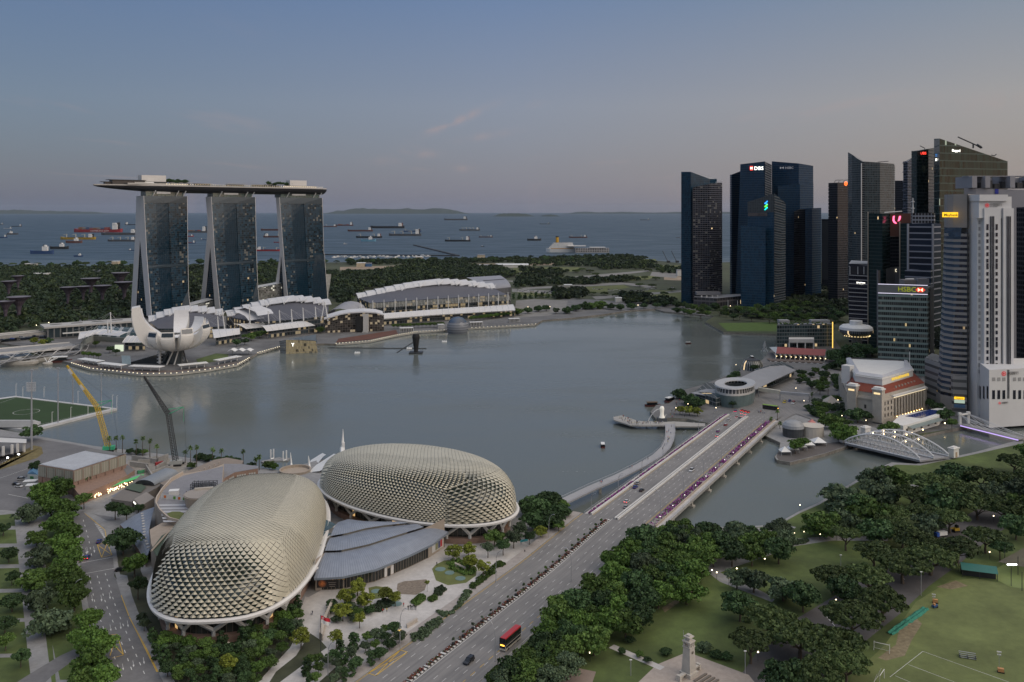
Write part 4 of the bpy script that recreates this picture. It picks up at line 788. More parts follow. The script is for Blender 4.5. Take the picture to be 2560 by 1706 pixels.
# ---------------------------------------------------------------- the lotus museum
mu=thing("lotus_museum","white lotus-shaped museum with upswept petals on a cluster of legs","museum",G(437,908));b=V(mu.location);MZ=b.z
MUS=mat("museum_white_shell",(.70,.68,.64),.45,var=.05,scale=.08);MUI=mat("museum_white_top",(.66,.66,.66),.5,var=.05,scale=.08)
def petal(az,R_,zo,zi,ha,z0=13,pw=2.1,tipw=.8,window=True,r0=2,th=2.5):
 """one finger: convex underside from the root to the tip, concave top, cut tip with a skylight"""
 az=R(az);under,top_=[],[];nn=12;
 for i in range(nn+1):
  a=i/nn;r=r0+(R_-r0)*sin(a*pi/2)**.95;z=z0+(zo-z0)*(1-cos(a*pi/2))**(pw/2)
  h_=ha*(1-(1-tipw)*a);hw=max(1.2,r*math.tan(R(h_)))if r<30 else min(r*math.tan(R(h_)),14)
  ru=r*.93 if a>0 else r;zt_=27+(zi-27)*a**2.1;zt_=max(zt_,z+.5);rt_=max(0.5,r-th*min(1,a*2.2)*(1-(.25 if th<12 else .55)*a))
  under.append([(r*cos(az)-s_*hw*sin(az),r*sin(az)+s_*hw*cos(az),z+abs(s_)**2*1.2)for s_ in (-1,-.5,0,.5,1)])
  top_.append([(rt_*cos(az)-s_*hw*.97*sin(az),rt_*sin(az)+s_*hw*.97*cos(az),zt_)for s_ in (-1,-.5,0,.5,1)])
 pt=MB();pt.loft(under);pt.loft([[u[0]for u in under],[t[0]for t in top_]]);pt.loft([[u[-1]for u in under],[t[-1]for t in top_]]);pt.loft([under[-1],top_[-1]]);o=pt.build("petal",MUS,mu,smooth=False);q=MB();q.loft(top_)
 o2=q.build("petal_top",MUI,None);par(o2,o)
 if window:
  u,t=under[-1],top_[-1];c_=[V(u[0]).lerp(V(t[0]),.18),V(u[4]).lerp(V(t[4]),.18),V(u[4]).lerp(V(t[4]),.88),V(u[0]).lerp(V(t[0]),.88)];m0=sum(c_,V())/4;out=V((cos(az),sin(az),.1))*.3
  q=MB();q.quad(*[m0+(c-m0)*.88+out for c in c_]);w_=q.build("skylight",GLASSD,None);par(w_,o)
petal(-118,29,28,35.5,15.5);petal(-82,31,28.5,36,14.5);petal(-46,31,31,39,14.5);petal(-10,36,35,41.5,15,window=True)
petal(25,34,36,43,15.5,window=False);petal(62,34,37,45,15,window=False);petal(100,36,41,51,15,window=False)
petal(165,49,50,55,12,tipw=.5,pw=2.5,th=7);petal(202,41,58,60.5,20,tipw=.62,pw=2.7,window=False,th=17);petal(-134,27,27,34,10,window=False)
q=MB();q.lathe((0,0,0),[(9,30.5),(11,29.2),(14,28.6),(20,29)],24);q.lathe((0,0,12),[(0.1,.0),(4,.6),(8,1.4),(12,4),(14,8),(13,16)],20);q.build("bowl",MUI,mu)
for i in range(10):
 a=i/10*2*pi;q=MB();q.tube([(12.5*cos(a),12.5*sin(a),0),(8*cos(a+.5),8*sin(a+.5),14)],.75,6);q.build("leg",mat("museum_leg",(.42,.41,.38),.6,var=.05)if i%3 else DARK,mu)
q=MB();q.cyl((0,0,0),6.5,14,16);q.build("core",mat("museum_core_glass",(.05,.06,.065),.25,var=.1),mu)
q=MB()
for k in range(4):q.cyl((-14,-4,1.5+3.4*k),3,.5,12)
q.cyl((-14,-4,0),1.3,15,10);q.build("stair",WHITE,mu)
ng=thing("glass_wedge","low wedge-shaped glass gallery beside the museum legs","pavilion",G(372,908));b=V(ng.location);q=MB();q.face([(-22,-4,0),(26,-4,0),(26,-4,13),(12,-4,10)]);q.face([(26,-4,0),(30,16,0),(30,16,13),(26,-4,13)]);q.build("glazing",GLASSD,ng);q=MB();q.face([(-22,-4,.1),(12,-4,10),(26,-4,13),(30,16,13),(-14,16,2)]);q.build("roof",mat("wedge_roof_glass",(.08,.1,.115),.2,var=.1,spec=.8),ng);q=MB();q.quad((-25,-6,0),(-15,-8,0),(-18,-3,8),(-28,-1,8));q.build("panel",mat("pale_glass_panel",(.3,.38,.4),.3),ng)
# ---------------------------------------------------------------- the business district
def tower(label,front,back,m,z0=2.0,name="office_tower",roofm=None,cat="tower",group=None,wallname="curtain_wall"):
 """front: (px, py of the top, metres away) from left to right; back the same, right to left"""
 pts=[V(W(px,py,d))for px,py,d in front+back];b=V((pts[0].x,pts[0].y,2));o=thing(name,label,cat,b,group=group)
 pl=[(p.x-b.x,p.y-b.y)for p in pts];q=MB();q.prism(pl,z0-2,[p.z-b.z for p in pts],top=False);q.build(wallname,m,o)
 q=MB();q.face([(p.x-b.x,p.y-b.y,p.z-b.z-.4)for p in pts]);q.build("roof",roofm or ROOFGREY,o)
 return o,b
def sign(o,b,s,A,B,f,py,hpx,m,d=.6,xs=1.0,align='CENTER',name="sign_lettering",bold=0.0):
 """lettering on the face A-B (px, metres away), F of the way along, centred at PY, HPX tall"""
 a,c=V((*P(A[0],A[1])[:2],0)),V((*P(B[0],B[1])[:2],0));p=a.lerp(c,f);z=ZA(py,p.y);h_=hpx/F*p.y;e=(c-a).normalized();n_=V((e.y,-e.x,0))*d
 return text(s,h_*1.38,name,m,o,(p.x+n_.x-b.x,p.y+n_.y-b.y,z-h_/2-b.z),atan2(e.y,e.x),.15,align,bold=bold,xs=xs)
def panel(o,b,A,B,f0,f1,y0,y1,m,d=.4,name="sign_panel",thick=.3):
 a,c=V((*P(A[0],A[1])[:2],0)),V((*P(B[0],B[1])[:2],0));e=(c-a).normalized();n_=V((e.y,-e.x,0));p0,p1=a.lerp(c,f0),a.lerp(c,f1);za,zb=ZA(y1,(p0.y+p1.y)/2)-b.z,ZA(y0,(p0.y+p1.y)/2)-b.z
 q=MB();pl=[p0+n_*d-b,p1+n_*d-b,p1+n_*(d-thick)-b,p0+n_*(d-thick)-b];q.prism([(p.x,p.y)for p in pl],za,zb,bottom=1);return q.build(name,m,o)
def shape(o,b,A,B,f,py,pts,unit,m,d=.6,name="sign_emblem",thick=.2):
 """flat emblem: polygons in units of UNIT source pixels on the face A-B"""
 a,c=V((*P(A[0],A[1])[:2],0)),V((*P(B[0],B[1])[:2],0));e=(c-a).normalized();n_=V((e.y,-e.x,0))*d;p=a.lerp(c,f);k=unit/F*p.y;z=ZA(py,p.y);q=MB()
 for poly_ in pts:q.face([(p+e*x*k+n_-b+V((0,0,z+y*k)))for x,y in poly_])
 q.v=[(v[0],v[1],v[2])for v in q.v];return q.build(name,m,o)
NAVY=facade("navy_curtain_wall",glass=(.005,.028,.064),wall=(.012,.036,.066),fh=4.2,bw=1.6,sp=.22,mw=.1,lit=.0006,ls=.5,vary=.3,rough=.16,ior=1.27)
NAVYR=facade("navy_residential_wall",glass=(.006,.032,.06),wall=(.010,.042,.072),fh=3.4,bw=2.2,sp=.12,mw=.05,lit=.0015,ls=.4,vary=.35,ior=1.35,litc=(.8,.95,1))
BALC=facade("balcony_grid",glass=(.008,.012,.02),wall=(.075,.075,.09),fh=3.5,bw=4.4,sp=.30,mw=.12,lit=.004,ls=.4,vary=.6,ior=1.35,blinds=.12)
NAVYG=facade("navy_wall_painted_light",glass=(.045,.055,.065),wall=(.075,.08,.09),fh=4.2,bw=1.6,sp=.3,mw=.1,lit=.0008,vary=.25,ior=1.5)
NAVYB=facade("blue_reflecting_wall",glass=(.010,.044,.085),wall=(.016,.054,.095),fh=4.2,bw=1.5,sp=.2,mw=.1,lit=.0015,ls=.3,vary=.4,ior=1.4,litc=(1,.8,.5))
BLACKT=facade("black_tower_wall",glass=(.006,.009,.014),wall=(.02,.022,.03),fh=4.0,bw=1.8,sp=.35,mw=.16,lit=.002,ls=.35,vary=.5,ior=1.27)
GREEN=facade("dark_green_wall",glass=(.006,.02,.022),wall=(.012,.03,.03),fh=4.1,bw=1.5,sp=.2,mw=.08,lit=.002,ls=.4,vary=.3,ior=1.27)
GREENB=facade("green_banded_wall",glass=(.007,.020,.017),wall=(.032,.06,.05),fh=8.6,bw=2.4,sp=.13,mw=.04,lit=.015,ls=.2,vary=.7,ior=1.25,litc=(.8,.9,.7))
SAIL=facade("fine_grid_wall",glass=(.03,.045,.052),wall=(.075,.085,.09),fh=3.4,bw=2.4,sp=.28,mw=.2,lit=.004,ls=.25,vary=.5,ior=1.5)
MECHG=mat("plant_grey",(.2,.2,.21),.7,var=.1,scale=.05)
o,b=tower("tall navy blue residential tower nearest the sea with sloping top",[(1703,430,1490),(1727,430,1478),(1775,448,1505)],[(1792,448,1545),(1712,430,1530)],NAVYR)
q=MB();pts=[V(W(*p))for p in ((1732,469,1468),(1774,460,1474),(1805.5,457,1502),(1800,457,1530),(1745,466,1500))]
q.prism([(p.x-b.x,p.y-b.y)for p in pts],6,[p.z-b.z for p in pts]);q.build("balcony_front",BALC,o)
q=MB();q.box(tuple(V(W(1795,456,1505))-b),(9,1.5,1.2));q.tube([tuple(V(W(1796,456,1505))-b),tuple(V(W(1806,452,1505))-b)],.4,4);q.build("roof_crane",STEEL,o)
for p in ((1754,752,744,1440),(1767,752,744,1440),(1781,752,744,1440),(1794,752,744,1440)):
 q=MB();q.box(tuple(V((P(p[0],p[3])[0],p[3],2))-b),(2,2,ZA(742,1440)),base=1);q.build("entrance_column",OFFWHITE,o)
tower("dark slab tower half hidden behind the blue tower with red and white sign",[(1825,437,1640),(1829,437,1630),(1852,428,1650)],[(1852,428,1690),(1830,437,1690)],NAVY)
o,b=tower("tall navy tower with a white three letter sign beside a red square",[(1838.7,411,1570),(1911.6,404,1556),(1928,412,1600)],[(1925,412,1660),(1850,411,1640)],NAVY)
w_=bpy.data.objects[kids(o)[0].name];me=w_.data;b0=b
for v in me.vertices:
 if v.co.z>100 and v.co.x<8:v.co.x+=(1851.4-1838.7)/F*1570
me2=kids(o)[1].data
for v in me2.vertices:
 if v.co.x<8:v.co.x+=(1851.4-1838.7)/F*1570
panel(o,b,(1838.7,1570),(1911.6,1556),.5,.6,416,426,glow("red_sign_light",(1,.05,.03),1.3),.8);shape(o,b,(1838.7,1570),(1911.6,1556),.55,421,[[(-1,.7),(-.7,1),(1,-.7),(.7,-1)],[(-1,-.7),(-.7,-1),(1,.7),(.7,1)]],3.0,glow("white_sign_light",(1,.97,.86),1.5),1.1)
sign(o,b,"DBS",(1838.7,1570),(1911.6,1556),.635,421,8.6,MATS["white_sign_light"],.9,1.1,'LEFT',bold=.02)
q=MB();pts=[V(W(*p))for p in ((1911.9,404.5,1555.6),(1928.3,412.5,1600))];q.quad(*[tuple(v-b+V((.4,-.4,0)))for v in (V((pts[0].x,pts[0].y,4)),V((pts[1].x,pts[1].y,4)),pts[1],pts[0])]);u=[(0,4),(46,4),(46,248),(0,248)];q.uv=u;q.build("side_curtain_wall",NAVYG,o)  # lighter grey copy of the navy wall: light on this side painted in
o,b=tower("tall navy twin tower with a dim grey four letter sign",[(1929.5,403.7,1650),(1997,409,1626),(2033,415,1650)],[(2030,415,1720),(1935,404,1720)],NAVY)
sign(o,b,"HSBC",(1929.5,1650),(1997,1626),.5,420,6,mat("dim_sign",(.4,.4,.4),.5,emit=(.6,.6,.65),es=.12),.9,1.0,'LEFT');shape(o,b,(1929.5,1650),(1997,1626),.38,420,[[(-1.5,1),(0,0),(-1.5,-1)],[(1.5,1),(0,0),(1.5,-1)]],3,MATS["dim_sign"],.9)
for nm,fr,m_ in (("lower_block",[(1945,465,1604),(2000,460,1596),(2033,456.5,1620),(2034,457,1650),(1945,465,1640)],NAVY),("lower_block",[(1985,529,1575),(1999,523,1588),(2013,523,1588),(2012,525,1600),(1985,529,1600)],BLACKT),("lower_block",[(2013,523,1560),(2030,521,1556),(2053,520,1580),(2053,520,1620),(2013,523,1600)],NAVY)):
 pts=[V(W(*p))for p in fr];q=MB();q.prism([(p.x-b.x,p.y-b.y)for p in pts],0,[p.z-b.z for p in pts]);q.build(nm,m_,o)
o,b=tower("blue glass tower with a pointed crown and a blue and green twisted emblem",[(1868.8,505,1440),(1935,484,1412),(1963,507.5,1450)],[(1962,507,1490),(1872,505,1490)],NAVYB)
q=MB();pts=[V(W(*p))for p in ((1852,564,1424),(1914,570,1404),(1914,570,1420),(1868,564,1445))];q.prism([(p.x-b.x,p.y-b.y)for p in pts],0,[p.z-b.z for p in pts]);q.build("lower_block",NAVYB,o)
q=MB();A,B=V(W(1935.3,484.5,1411.5)),V(W(1963.4,508,1450));q.quad(*[tuple(v-b+V((.3,-.3,0)))for v in (V((A.x,A.y,3)),V((B.x,B.y,3)),B,A)]);q.uv=[(0,3),(48,3),(48,180),(0,190)];q.build("side_curtain_wall",facade("louvred_side_wall",glass=(.03,.045,.06),wall=(.10,.105,.11),fh=4.2,bw=30,sp=.28,mw=0,lit=.0015,ls=.4,vary=.3,ior=1.355),o)
panel(o,b,(1868.8,1440),(1935,1412),.02,.75,532,541,mat("refuge_floor",(.09,.075,.07),.6,var=.6,scale=.12),.5,"refuge_floor")
q=MB();A,B,C_=V(W(1868.8,505.3,1440)),V(W(1935,484.4,1412)),V(W(1963,508,1450));q.face([tuple(v-b+V((0,-.5,0)))for v in (A,V((A.x,A.y,ZA(531,1440))),V((B.x,B.y,ZA(531,1412))),B)]);q.uv=[(0,150),(0,130),(45,130),(45,165)];q.build("crown_screen",facade("crown_grid",glass=(.05,.06,.065),wall=(.085,.09,.095),fh=3,bw=3,sp=.15,mw=.15,lit=0,ior=1.355,vary=.2),o)
for i,(ang,cc)in enumerate(((.9,(.02,.25,.95)),(-.6,(.02,.35,1.0)),(.9,(.1,.75,.05)),(-.6,(.15,.8,.1)),(.9,(.0,.6,.6)))):
 y_=3.0-i*1.5;shape(o,b,(1868.8,1440),(1935,1412),.715,514,[[(-1.8,y_-math.copysign(.9,ang)),(-1.2,y_-math.copysign(.9,ang)-.9),(1.8,y_+math.copysign(.7,ang)),(1.2,y_+math.copysign(.7,ang)+.9)]],2.6,glow(f"emblem_{'blue' if i < 2 else 'green' if i < 4 else 'teal'}",cc,1.4),.9+.05*i)
o,b=tower("low grey podium with slim white flagpoles between the blue towers",[(1734,743,1430),(1792,746,1405),(1855,740,1450)],[(1850,735,1500),(1740,738,1500)],facade("podium_wall",glass=(.05,.05,.055),wall=(.13,.12,.125),fh=9,bw=7,sp=.3,mw=.1,lit=.03,ls=.4,ior=1.355),name="podium_building",cat="building")
q=MB();q.box((30,30,ZA(740,1440)-2),(40,14,5),base=1);q.build("roof_plant",MECHG,o)
for i,px in enumerate((1820,1844)):q=MB();q.tube([(P(px,1395)[0]-b.x,1395-b.y,0),(P(px,1395)[0]-b.x,1395-b.y,14)],.35,5);q.build("flagpole",WHITE,o)
o,b=tower("low dark block in the gap beside the tower with the glowing orange ring",[(2053.7,548,1750),(2072,548,1740)],[(2080,548,1790),(2054,548,1790)],BLACKT)
panel(o,b,(2053.7,1750),(2072,1740),.1,.9,552,700,mat("dark_cladding",(.02,.022,.027),.6),.5,"dark_panel")
o,b=tower("black tower with lit roof frames and a glowing orange ring sign",[(2071,458,1500),(2094,457,1488),(2125,457,1500)],[(2125,457,1540),(2078,458,1540)],BLACKT)
q=MB();pa=[(cos(i*pi/8),sin(i*pi/8))for i in range(17)];shape(o,b,(2094,1488),(2125,1500),.63,459.5,[[pa[i],pa[i+1],(pa[i+1][0]*.66,pa[i+1][1]*.66),(pa[i][0]*.66,pa[i][1]*.66)]for i in range(16)]+[[(.22,.42),(.4,0),(0,-.44),(-.4,0)]],5.2,glow("orange_ring_light",(1,.13,.02),2.0),.9,"ring_sign")
for x_ in (2086,2096,2108):q=MB();q.tube([tuple(V(W(x_,457,1500))-b),tuple(V(W(x_+3,451,1500))-b),tuple(V(W(x_+12,450,1500))-b)],.5,4);q.build("roof_crane",DARK,o)
q=MB()
for i in range(9):q.box(tuple(V(W(2071.5,470+i*9,1499))-b),(1.4,1.4,1.2))
q.build("edge_trim",STEEL,o)
o,b=tower("curved grey tower rising to a sharp sail-like point",[(2120,381,1330),(2130,387,1316),(2142,396,1306),(2155,403.5,1300)],[(2158,404,1345),(2124,383,1350)],SAIL)
pts=[V(W(*p))for p in ((2160,404,1296),(2200,407,1294),(2235,410,1310),(2237.5,416,1316),(2236,414,1350),(2160,405,1345))];q=MB();q.prism([(p.x-b.x,p.y-b.y)for p in pts],0,[p.z-b.z for p in pts]);q.build("main_block",SAIL,o)
q=MB();pts=[V(W(*p))for p in ((2154,404,1298),(2161,404.5,1295),(2161,404.5,1310),(2154,404,1312))];q.prism([(p.x-b.x,p.y-b.y)for p in pts],0,[p.z-b.z for p in pts]);q.build("slot",facade("lift_slot",glass=(.02,.022,.025),wall=(.17,.17,.165),fh=3.4,bw=30,sp=.45,mw=.0,lit=0,ior=1.27),o)
q=MB();A=V(W(2153.5,405,1296));q.box((A.x-b.x,A.y-b.y,0),(1.2,1.2,A.z-4),base=1);q.build("edge_fin",OFFWHITE,o)
q=MB();q.tube([tuple(V(W(2194,405.5,1310))-b),tuple(V(W(2221,403.5,1310))-b)],.5,4);q.build("roof_crane",DARK,o)
tower("dark building wedged between the sail-like tower and the balconied tower",[(2236,452,1560),(2262,452,1550)],[(2270,452,1590),(2240,452,1590)],BLACKT)
o,b=tower("slim tower of stacked white balconies beside the dark green tower",[(2258,404,1180),(2269,404,1172),(2282,393,1185)],[(2284,393,1215),(2262,404,1210)],facade("white_balcony_wall",glass=(.01,.018,.03),wall=(.085,.095,.13),fh=3.6,bw=5,sp=.38,mw=.1,lit=.0015,ls=.4,ior=1.27))
for i in range(24):
 q=MB();k=i*6.2;A=V(W(2258+(3 if i%2 else 0),408,1178));q.box((A.x-b.x+4,A.y-b.y-1,A.z-b.z-k),(9,5,1.2));q.build("balcony",mat("balcony_slab",(.12,.13,.16),.7,var=.1),o)
o,b=tower("dark green glass tower with a red lettered sign beside three white keys",[(2278.6,378,1075),(2292,378,1062),(2321,373,1075)],[(2336,370,1100),(2336,370,1130),(2284,378,1130)],GREEN)
sign(o,b,"UBS",(2278.6,1068),(2321,1068),.48,383.5,6.5,MATS["red_sign_light"],1.6,1.0,'LEFT',bold=.02)
shape(o,b,(2278.6,1068),(2321,1068),.31,384,[[(-.12,1),(.12,1),(.12,-1),(-.12,-1)],[(-.95,.45),(-.8,.6),(.95,-.45),(.8,-.6)],[(.95,.45),(.8,.6),(-.95,-.45),(-.8,-.6)]],4.2,MATS["white_sign_light"],1.6)
q=MB();q.tube([tuple(V(W(2300,365,1080))-b),tuple(V(W(2312,371,1080))-b),tuple(V(W(2312,375,1080))-b)],.5,4);q.build("roof_crane",DARK,o)
o,b=tower("tall green glass tower with wedge top sloping down and a white name sign",[(2335,347.4,1010),(2349,346.6,985),(2519,404,1020)],[(2519,404,1080),(2340,348,1080)],GREENB)
sign(o,b,"Keppel",(2349,985),(2519,1020),.17,376.5,6.2,MATS["white_sign_light"],.8,1.1,'LEFT',bold=.03);sign(o,b,"ANZ",(2335,1010),(2349,985),.5,399.5,6.2,MATS["white_sign_light"],.8,.55,'CENTER',bold=.02)
shape(o,b,(2335,1010),(2349,985),.5,388,[[(0,1.2),(.7,.2),(0,-.3),(-.7,.2)],[(-.8,-.5),(.8,-.5),(.3,-1.2),(-.3,-1.2)]],3.4,glow("blue_sign_light",(.05,.35,1),.9),.8)
q=MB();A,B=V(W(2433,371,1010)),V(W(2433,360,1010));q.tube([tuple(A-b),tuple(B-b)],1.0,4);q.tube([tuple(V(W(2395,343,1005))-b),tuple(V(W(2433,360,1010))-b),tuple(V(W(2455,370,1015))-b)],.8,4);q.tube([tuple(V(W(2443,363,1010))-b),tuple(V(W(2453,369,1013))-b)],1.8,4);q.build("roof_crane",DARK,o)
q=MB();q.tube([tuple(V(W(2478,388,1010))-b),tuple(V(W(2486,390,1010))-b),tuple(V(W(2491,386,1010))-b)],.6,4);q.build("roof_crane",DARK,o)
o,b=tower("grey slab building with big square openings round its roof plant",[(2410,470,800),(2440,472,796),(2600,476,790)],[(2620,476,850),(2420,472,850)],mat("grey_cladding",(.24,.24,.26),.7,var=.08,scale=.05),wallname="wall")
A=[V((P(px,792)[0]-b.x,792-b.y,0))for px in (2435,2468,2530,2600)];z0_,z1_=ZA(470,792)-b.z,ZA(441,792)-b.z
q=MB();q.box((0,0,0),(4.5,30,z1_-z0_),base=1);clones(q,"roof_frame",mat("grey_cladding",(.24,.24,.26)),o,[(p.x,p.y+14,z0_)for p in A]);q=MB();q.box(((A[0].x+A[-1].x)/2,A[0].y+30,z0_),(62,3,z1_-z0_-.4),base=1);q.build("roof_screen",mat("grey_cladding",(.24,.24,.26)),o);q=MB();q.box(((A[0].x+A[-1].x)/2,A[0].y+10,z1_-.2),(66,12,.8),base=1);q.build("roof_slab",mat("grey_cladding",(.24,.24,.26)),o)
q=MB()
for i in range(8):q.box((A[0].x+4+i*7,A[0].y+9,z0_),(5,5,3+(i*37%5)),base=1)
q.build("roof_plant_grille",DARK,o);panel(o,b,(2440,796),(2600,790),.295,.35,473,485,mat("blue_sheet",(.01,.02,.25),.6),.5,"blue_sheet")
o,b=tower("dark slab tower cut off by the frame's edge behind the white bank tower",[(2541,519,720),(2600,516,700)],[(2620,516,740),(2545,519,760)],BLACKT)
o,b=tower("dark tower with an orange panel and a glowing pink letter emblem",[(2169.6,534.5,1000),(2206,535,985),(2225,535,1000)],[(2225,535,1040),(2175,534,1040)],GREEN)
q=MB();pts=[V(W(*p))for p in ((2225,534,998),(2277,534,985),(2277,534,1010),(2225,534,1020))];q.prism([(p.x-b.x,p.y-b.y)for p in pts],ZA(592,990)-b.z,[p.z-b.z for p in pts],bottom=1);q.build("orange_panel",mat("rust_panel",(.12,.04,.02),.6,var=.1),o)
q=MB();pts=[V(W(*p))for p in ((2206,592,1003),(2249,592,1000),(2249,592,1020),(2206,592,1020))];q.prism([(p.x-b.x,p.y-b.y)for p in pts],0,[p.z-b.z for p in pts]);q.build("recess_glazing",BLACKT,o)
q=MB();pts=[V(W(*p))for p in ((2249,559,975),(2290,557,962),(2290,557,1000),(2249,559,1000))];q.prism([(p.x-b.x,p.y-b.y)for p in pts],0,[p.z-b.z for p in pts]);q.build("front_block",GREEN,o)
q=MB()
for px,t_,d in ((2169.6,534,999),(2249,559,974.5)):A=V(W(px,t_,d));q.box((A.x-b.x,A.y-b.y-.3,0),(.9,.9,A.z),base=1)
q.build("edge_trim",mat("warm_edge_trim",(.3,.27,.22),.6),o)
UM=glow("pink_emblem_light",(1,.12,.25),1.5)
shape(o,b,(2225,998),(2277,985),.34,550,[[(-.95,.95),(-.5,1.05),(-.62,.2),(-.5,-.35),(-.15,-.75),(0,-.95),(-.3,-1.0),(-.8,-.7),(-1.05,-.2)],[(.55,1.0),(1.0,1.0),(.9,.3),(.7,-.15),(.2,-.45),(.3,-.1)]],9.6,UM,.9)
q=MB();q.tube([tuple(V(W(2211,532,1000))-b),tuple(V(W(2255,529,1000))-b)],.7,4);q.build("roof_crane",STEEL,o)
o,b=tower("grey banded tower with stepped roof and a lattice aerial mast",[(2270,560,905),(2334,558,890),(2352,560,905)],[(2352,560,940),(2275,560,940)],facade("white_frame_wall",glass=(.01,.018,.034),wall=(.27,.28,.32),fh=6.4,bw=60,sp=.20,mw=0,lit=.002,vary=.3,ior=1.27),z0=40)
q=MB();pts=[V(W(*p))for p in ((2262,676,895),(2327,673,880),(2336,676,895),(2336,676,940),(2268,676,940))];q.prism([(p.x-b.x,p.y-b.y)for p in pts],0,[p.z-b.z for p in pts]);q.build("lower_block",MATS["white_frame_wall"],o)
q=MB();pts=[V(W(*p))for p in ((2280,533,910),(2335,533,900),(2338,534,925),(2284,533,930))];q.prism([(p.x-b.x,p.y-b.y)for p in pts],ZA(561,905)-b.z,[p.z-b.z for p in pts]);q.build("plant_storey",facade("plant_storey_wall",glass=(.02,.02,.022),wall=(.24,.25,.28),fh=4,bw=3,sp=.35,mw=.2,lit=0,ior=1.27),o)
q=MB();A=V(W(2282,533,908))-b;q.tube([A,A+V((0,0,16))],[1.0,.5],4);q.box((A.x,A.y,A.z+12),(2.6,2.6,1));q.box((A.x,A.y,A.z+5),(2.8,2.8,1));q.build("aerial_mast",mat("mast_white",(.5,.5,.5),.6),o)
FR=mat("white_frame_post",(.30,.31,.34),.6,var=.05);A=[V((P(px,d)[0],d,0))for px,d in ((2270,904),(2332,889.5))];q=MB();q.box((0,0,0),(1.6,1.6,ZA(560,900)-46),base=1);clones(q,"frame_post",FR,o,[(p.x-b.x,p.y-b.y,44)for p in A])
o,b=tower("dark slab tower with thin white floor bands and a white bank sign",[(2122,661,1042),(2172,664,1020),(2195,658,1040)],[(2195,656,1075),(2128,655,1075)],facade("dark_banded_tower",glass=(.010,.011,.02),wall=(.02,.02,.032),fh=4,bw=3,sp=.2,mw=.06,lit=.0,vary=.2,ior=1.27))
for i in range(16):
 if 683+i*10.65>862:break
 q=MB();A,B=V(W(2121.5,688+i*10.7,1041)),V(W(2173,691+i*10.7,1019));q.tube([tuple(A-b+V((0,-.5,0))),tuple(B-b+V((0,-.5,0)))],.42,4);q.build("floor_band",mat("pale_band",(.42,.40,.38),.6),o)
panel(o,b,(2122,1042),(2172,1020),.05,.98,667,686,mat("roof_void",(.012,.01,.012),.6),.5,"roof_terrace")
for f in (.06,.46,.76):panel(o,b,(2122,1042),(2172,1020),f,f+.03,667,686,OFFWHITE,.8,"roof_post")
q=MB();q.quad(*[tuple(V(W(*p))-b+V((0,0,.3)))for p in ((2122,660,1042),(2187,661,1030),(2187,654,1074),(2128,652,1074))]);q.build("roof_terrace_deck",mat("pale_roof",(.36,.37,.38),.7,var=.2,scale=.1),o)
q=MB();q.prism([(P(px,d)[0]-b.x,d-b.y)for px,d in ((2122,1041),(2187,1030),(2187,1032),(2122,1043))],ZA(667,1040)-2,ZA(665.5,1040)-2);q.build("roof_edge",OFFWHITE,o)
sign(o,b,"Bank of America",(2122,1042),(2172,1020),.42,706,2.4,MATS["white_sign_light"],.9,1.05,'LEFT',bold=.02);sign(o,b,"Merrill Lynch",(2122,1042),(2172,1020),.42,709.8,2.4,MATS["white_sign_light"],.9,1.05,'LEFT',bold=.02)
o,b=tower("plain grey block with three white letters at its upper corner",[(2187,667,1000),(2195,677,985),(2237,667.5,1000),(2249,667,1000)],[(2250,667,1030),(2190,667,1030)],mat("matt_grey_wall",(.16,.155,.16),.75,var=.06,scale=.05),name="office_block",cat="building",wallname="wall")
sign(o,b,"OUE",(2195,985),(2237,1000),1.12,676,8,glow("cream_sign",(1,.9,.65),.7),1.0,.8,'CENTER')
o,b=tower("pale green banded office block with a four letter sign and red hexagon",[(2195,713,842),(2319,720,826),(2323,719,830)],[(2334,719,860),(2334,715,880),(2200,711,880)],facade("pale_green_bands",glass=(.03,.034,.036),wall=(.22,.295,.275),fh=5.0,bw=1.7,sp=.40,mw=.10,lit=.006,ls=.22,vary=.6,ior=1.35,litc=(1,.75,.35),blinds=.12),roofm=mat("roof_gravel",(.2,.19,.19),.9))
q=MB();pts=[(P(px,d)[0]-b.x,d-b.y)for px,d in ((2324,829),(2335,859),(2335,880),(2326,880))];q.prism(pts,0,ZA(721,840)-2);q.build("dark_side_wall",mat("dark_cladding",(.02,.022,.027)),o)
panel(o,b,(2195,842),(2319,826),0.0,1.0,713,735,mat("sign_band",(.17,.18,.18),.5,var=.05),.5,"sign_band")
for y_ in (711.5,734):panel(o,b,(2195,842),(2319,826),0.0,1.0,y_,y_+1.2,glow("white_light_line",(.85,.8,1),.6),.9,"light_line")
sign(o,b,"HSBC",(2195,842),(2319,826),.40,722.5,12.5,glow("green_yellow_letters",(.42,.45,.03),.35),.9,1.0,'LEFT')
A_=((2195,842),(2319,826));shape(o,b,*A_,.855,725,[[(-2,0),(-1,1),(1,1),(2,0),(1,-1),(-1,-1)]],5.7,glow("red_hexagon",(.8,.05,.02),.6),.9);shape(o,b,*A_,.855,725,[[(-1,.85),(0,0),(-1,-.85)],[(1,.85),(0,0),(1,-.85)]],5.7,glow("cream_wings",(1,.8,.5),.9),1.1)
q=MB();q.box(tuple(V(W(2272,712,855))-b),(14,12,5),base=1);q.build("roof_plant",mat("roof_plant_brown",(.2,.18,.17),.8),o);q=MB();q.box(tuple(V(W(2304,712,850))-b),(11,8,6),base=1);q.build("roof_plant",MECHG,o)
q=MB();A=V(W(2286,700,870))-b;q.cyl((A.x,A.y,A.z-4),8.5,5,16);q.build("roof_tank",OFFWHITE,o)
o=thing("disc_restaurant","white flying-saucer restaurant on a thick stem by the waterfront","restaurant",G(2140,880));d=o.location.y;zz=lambda py:ZA(py,d)-2;u=d/F
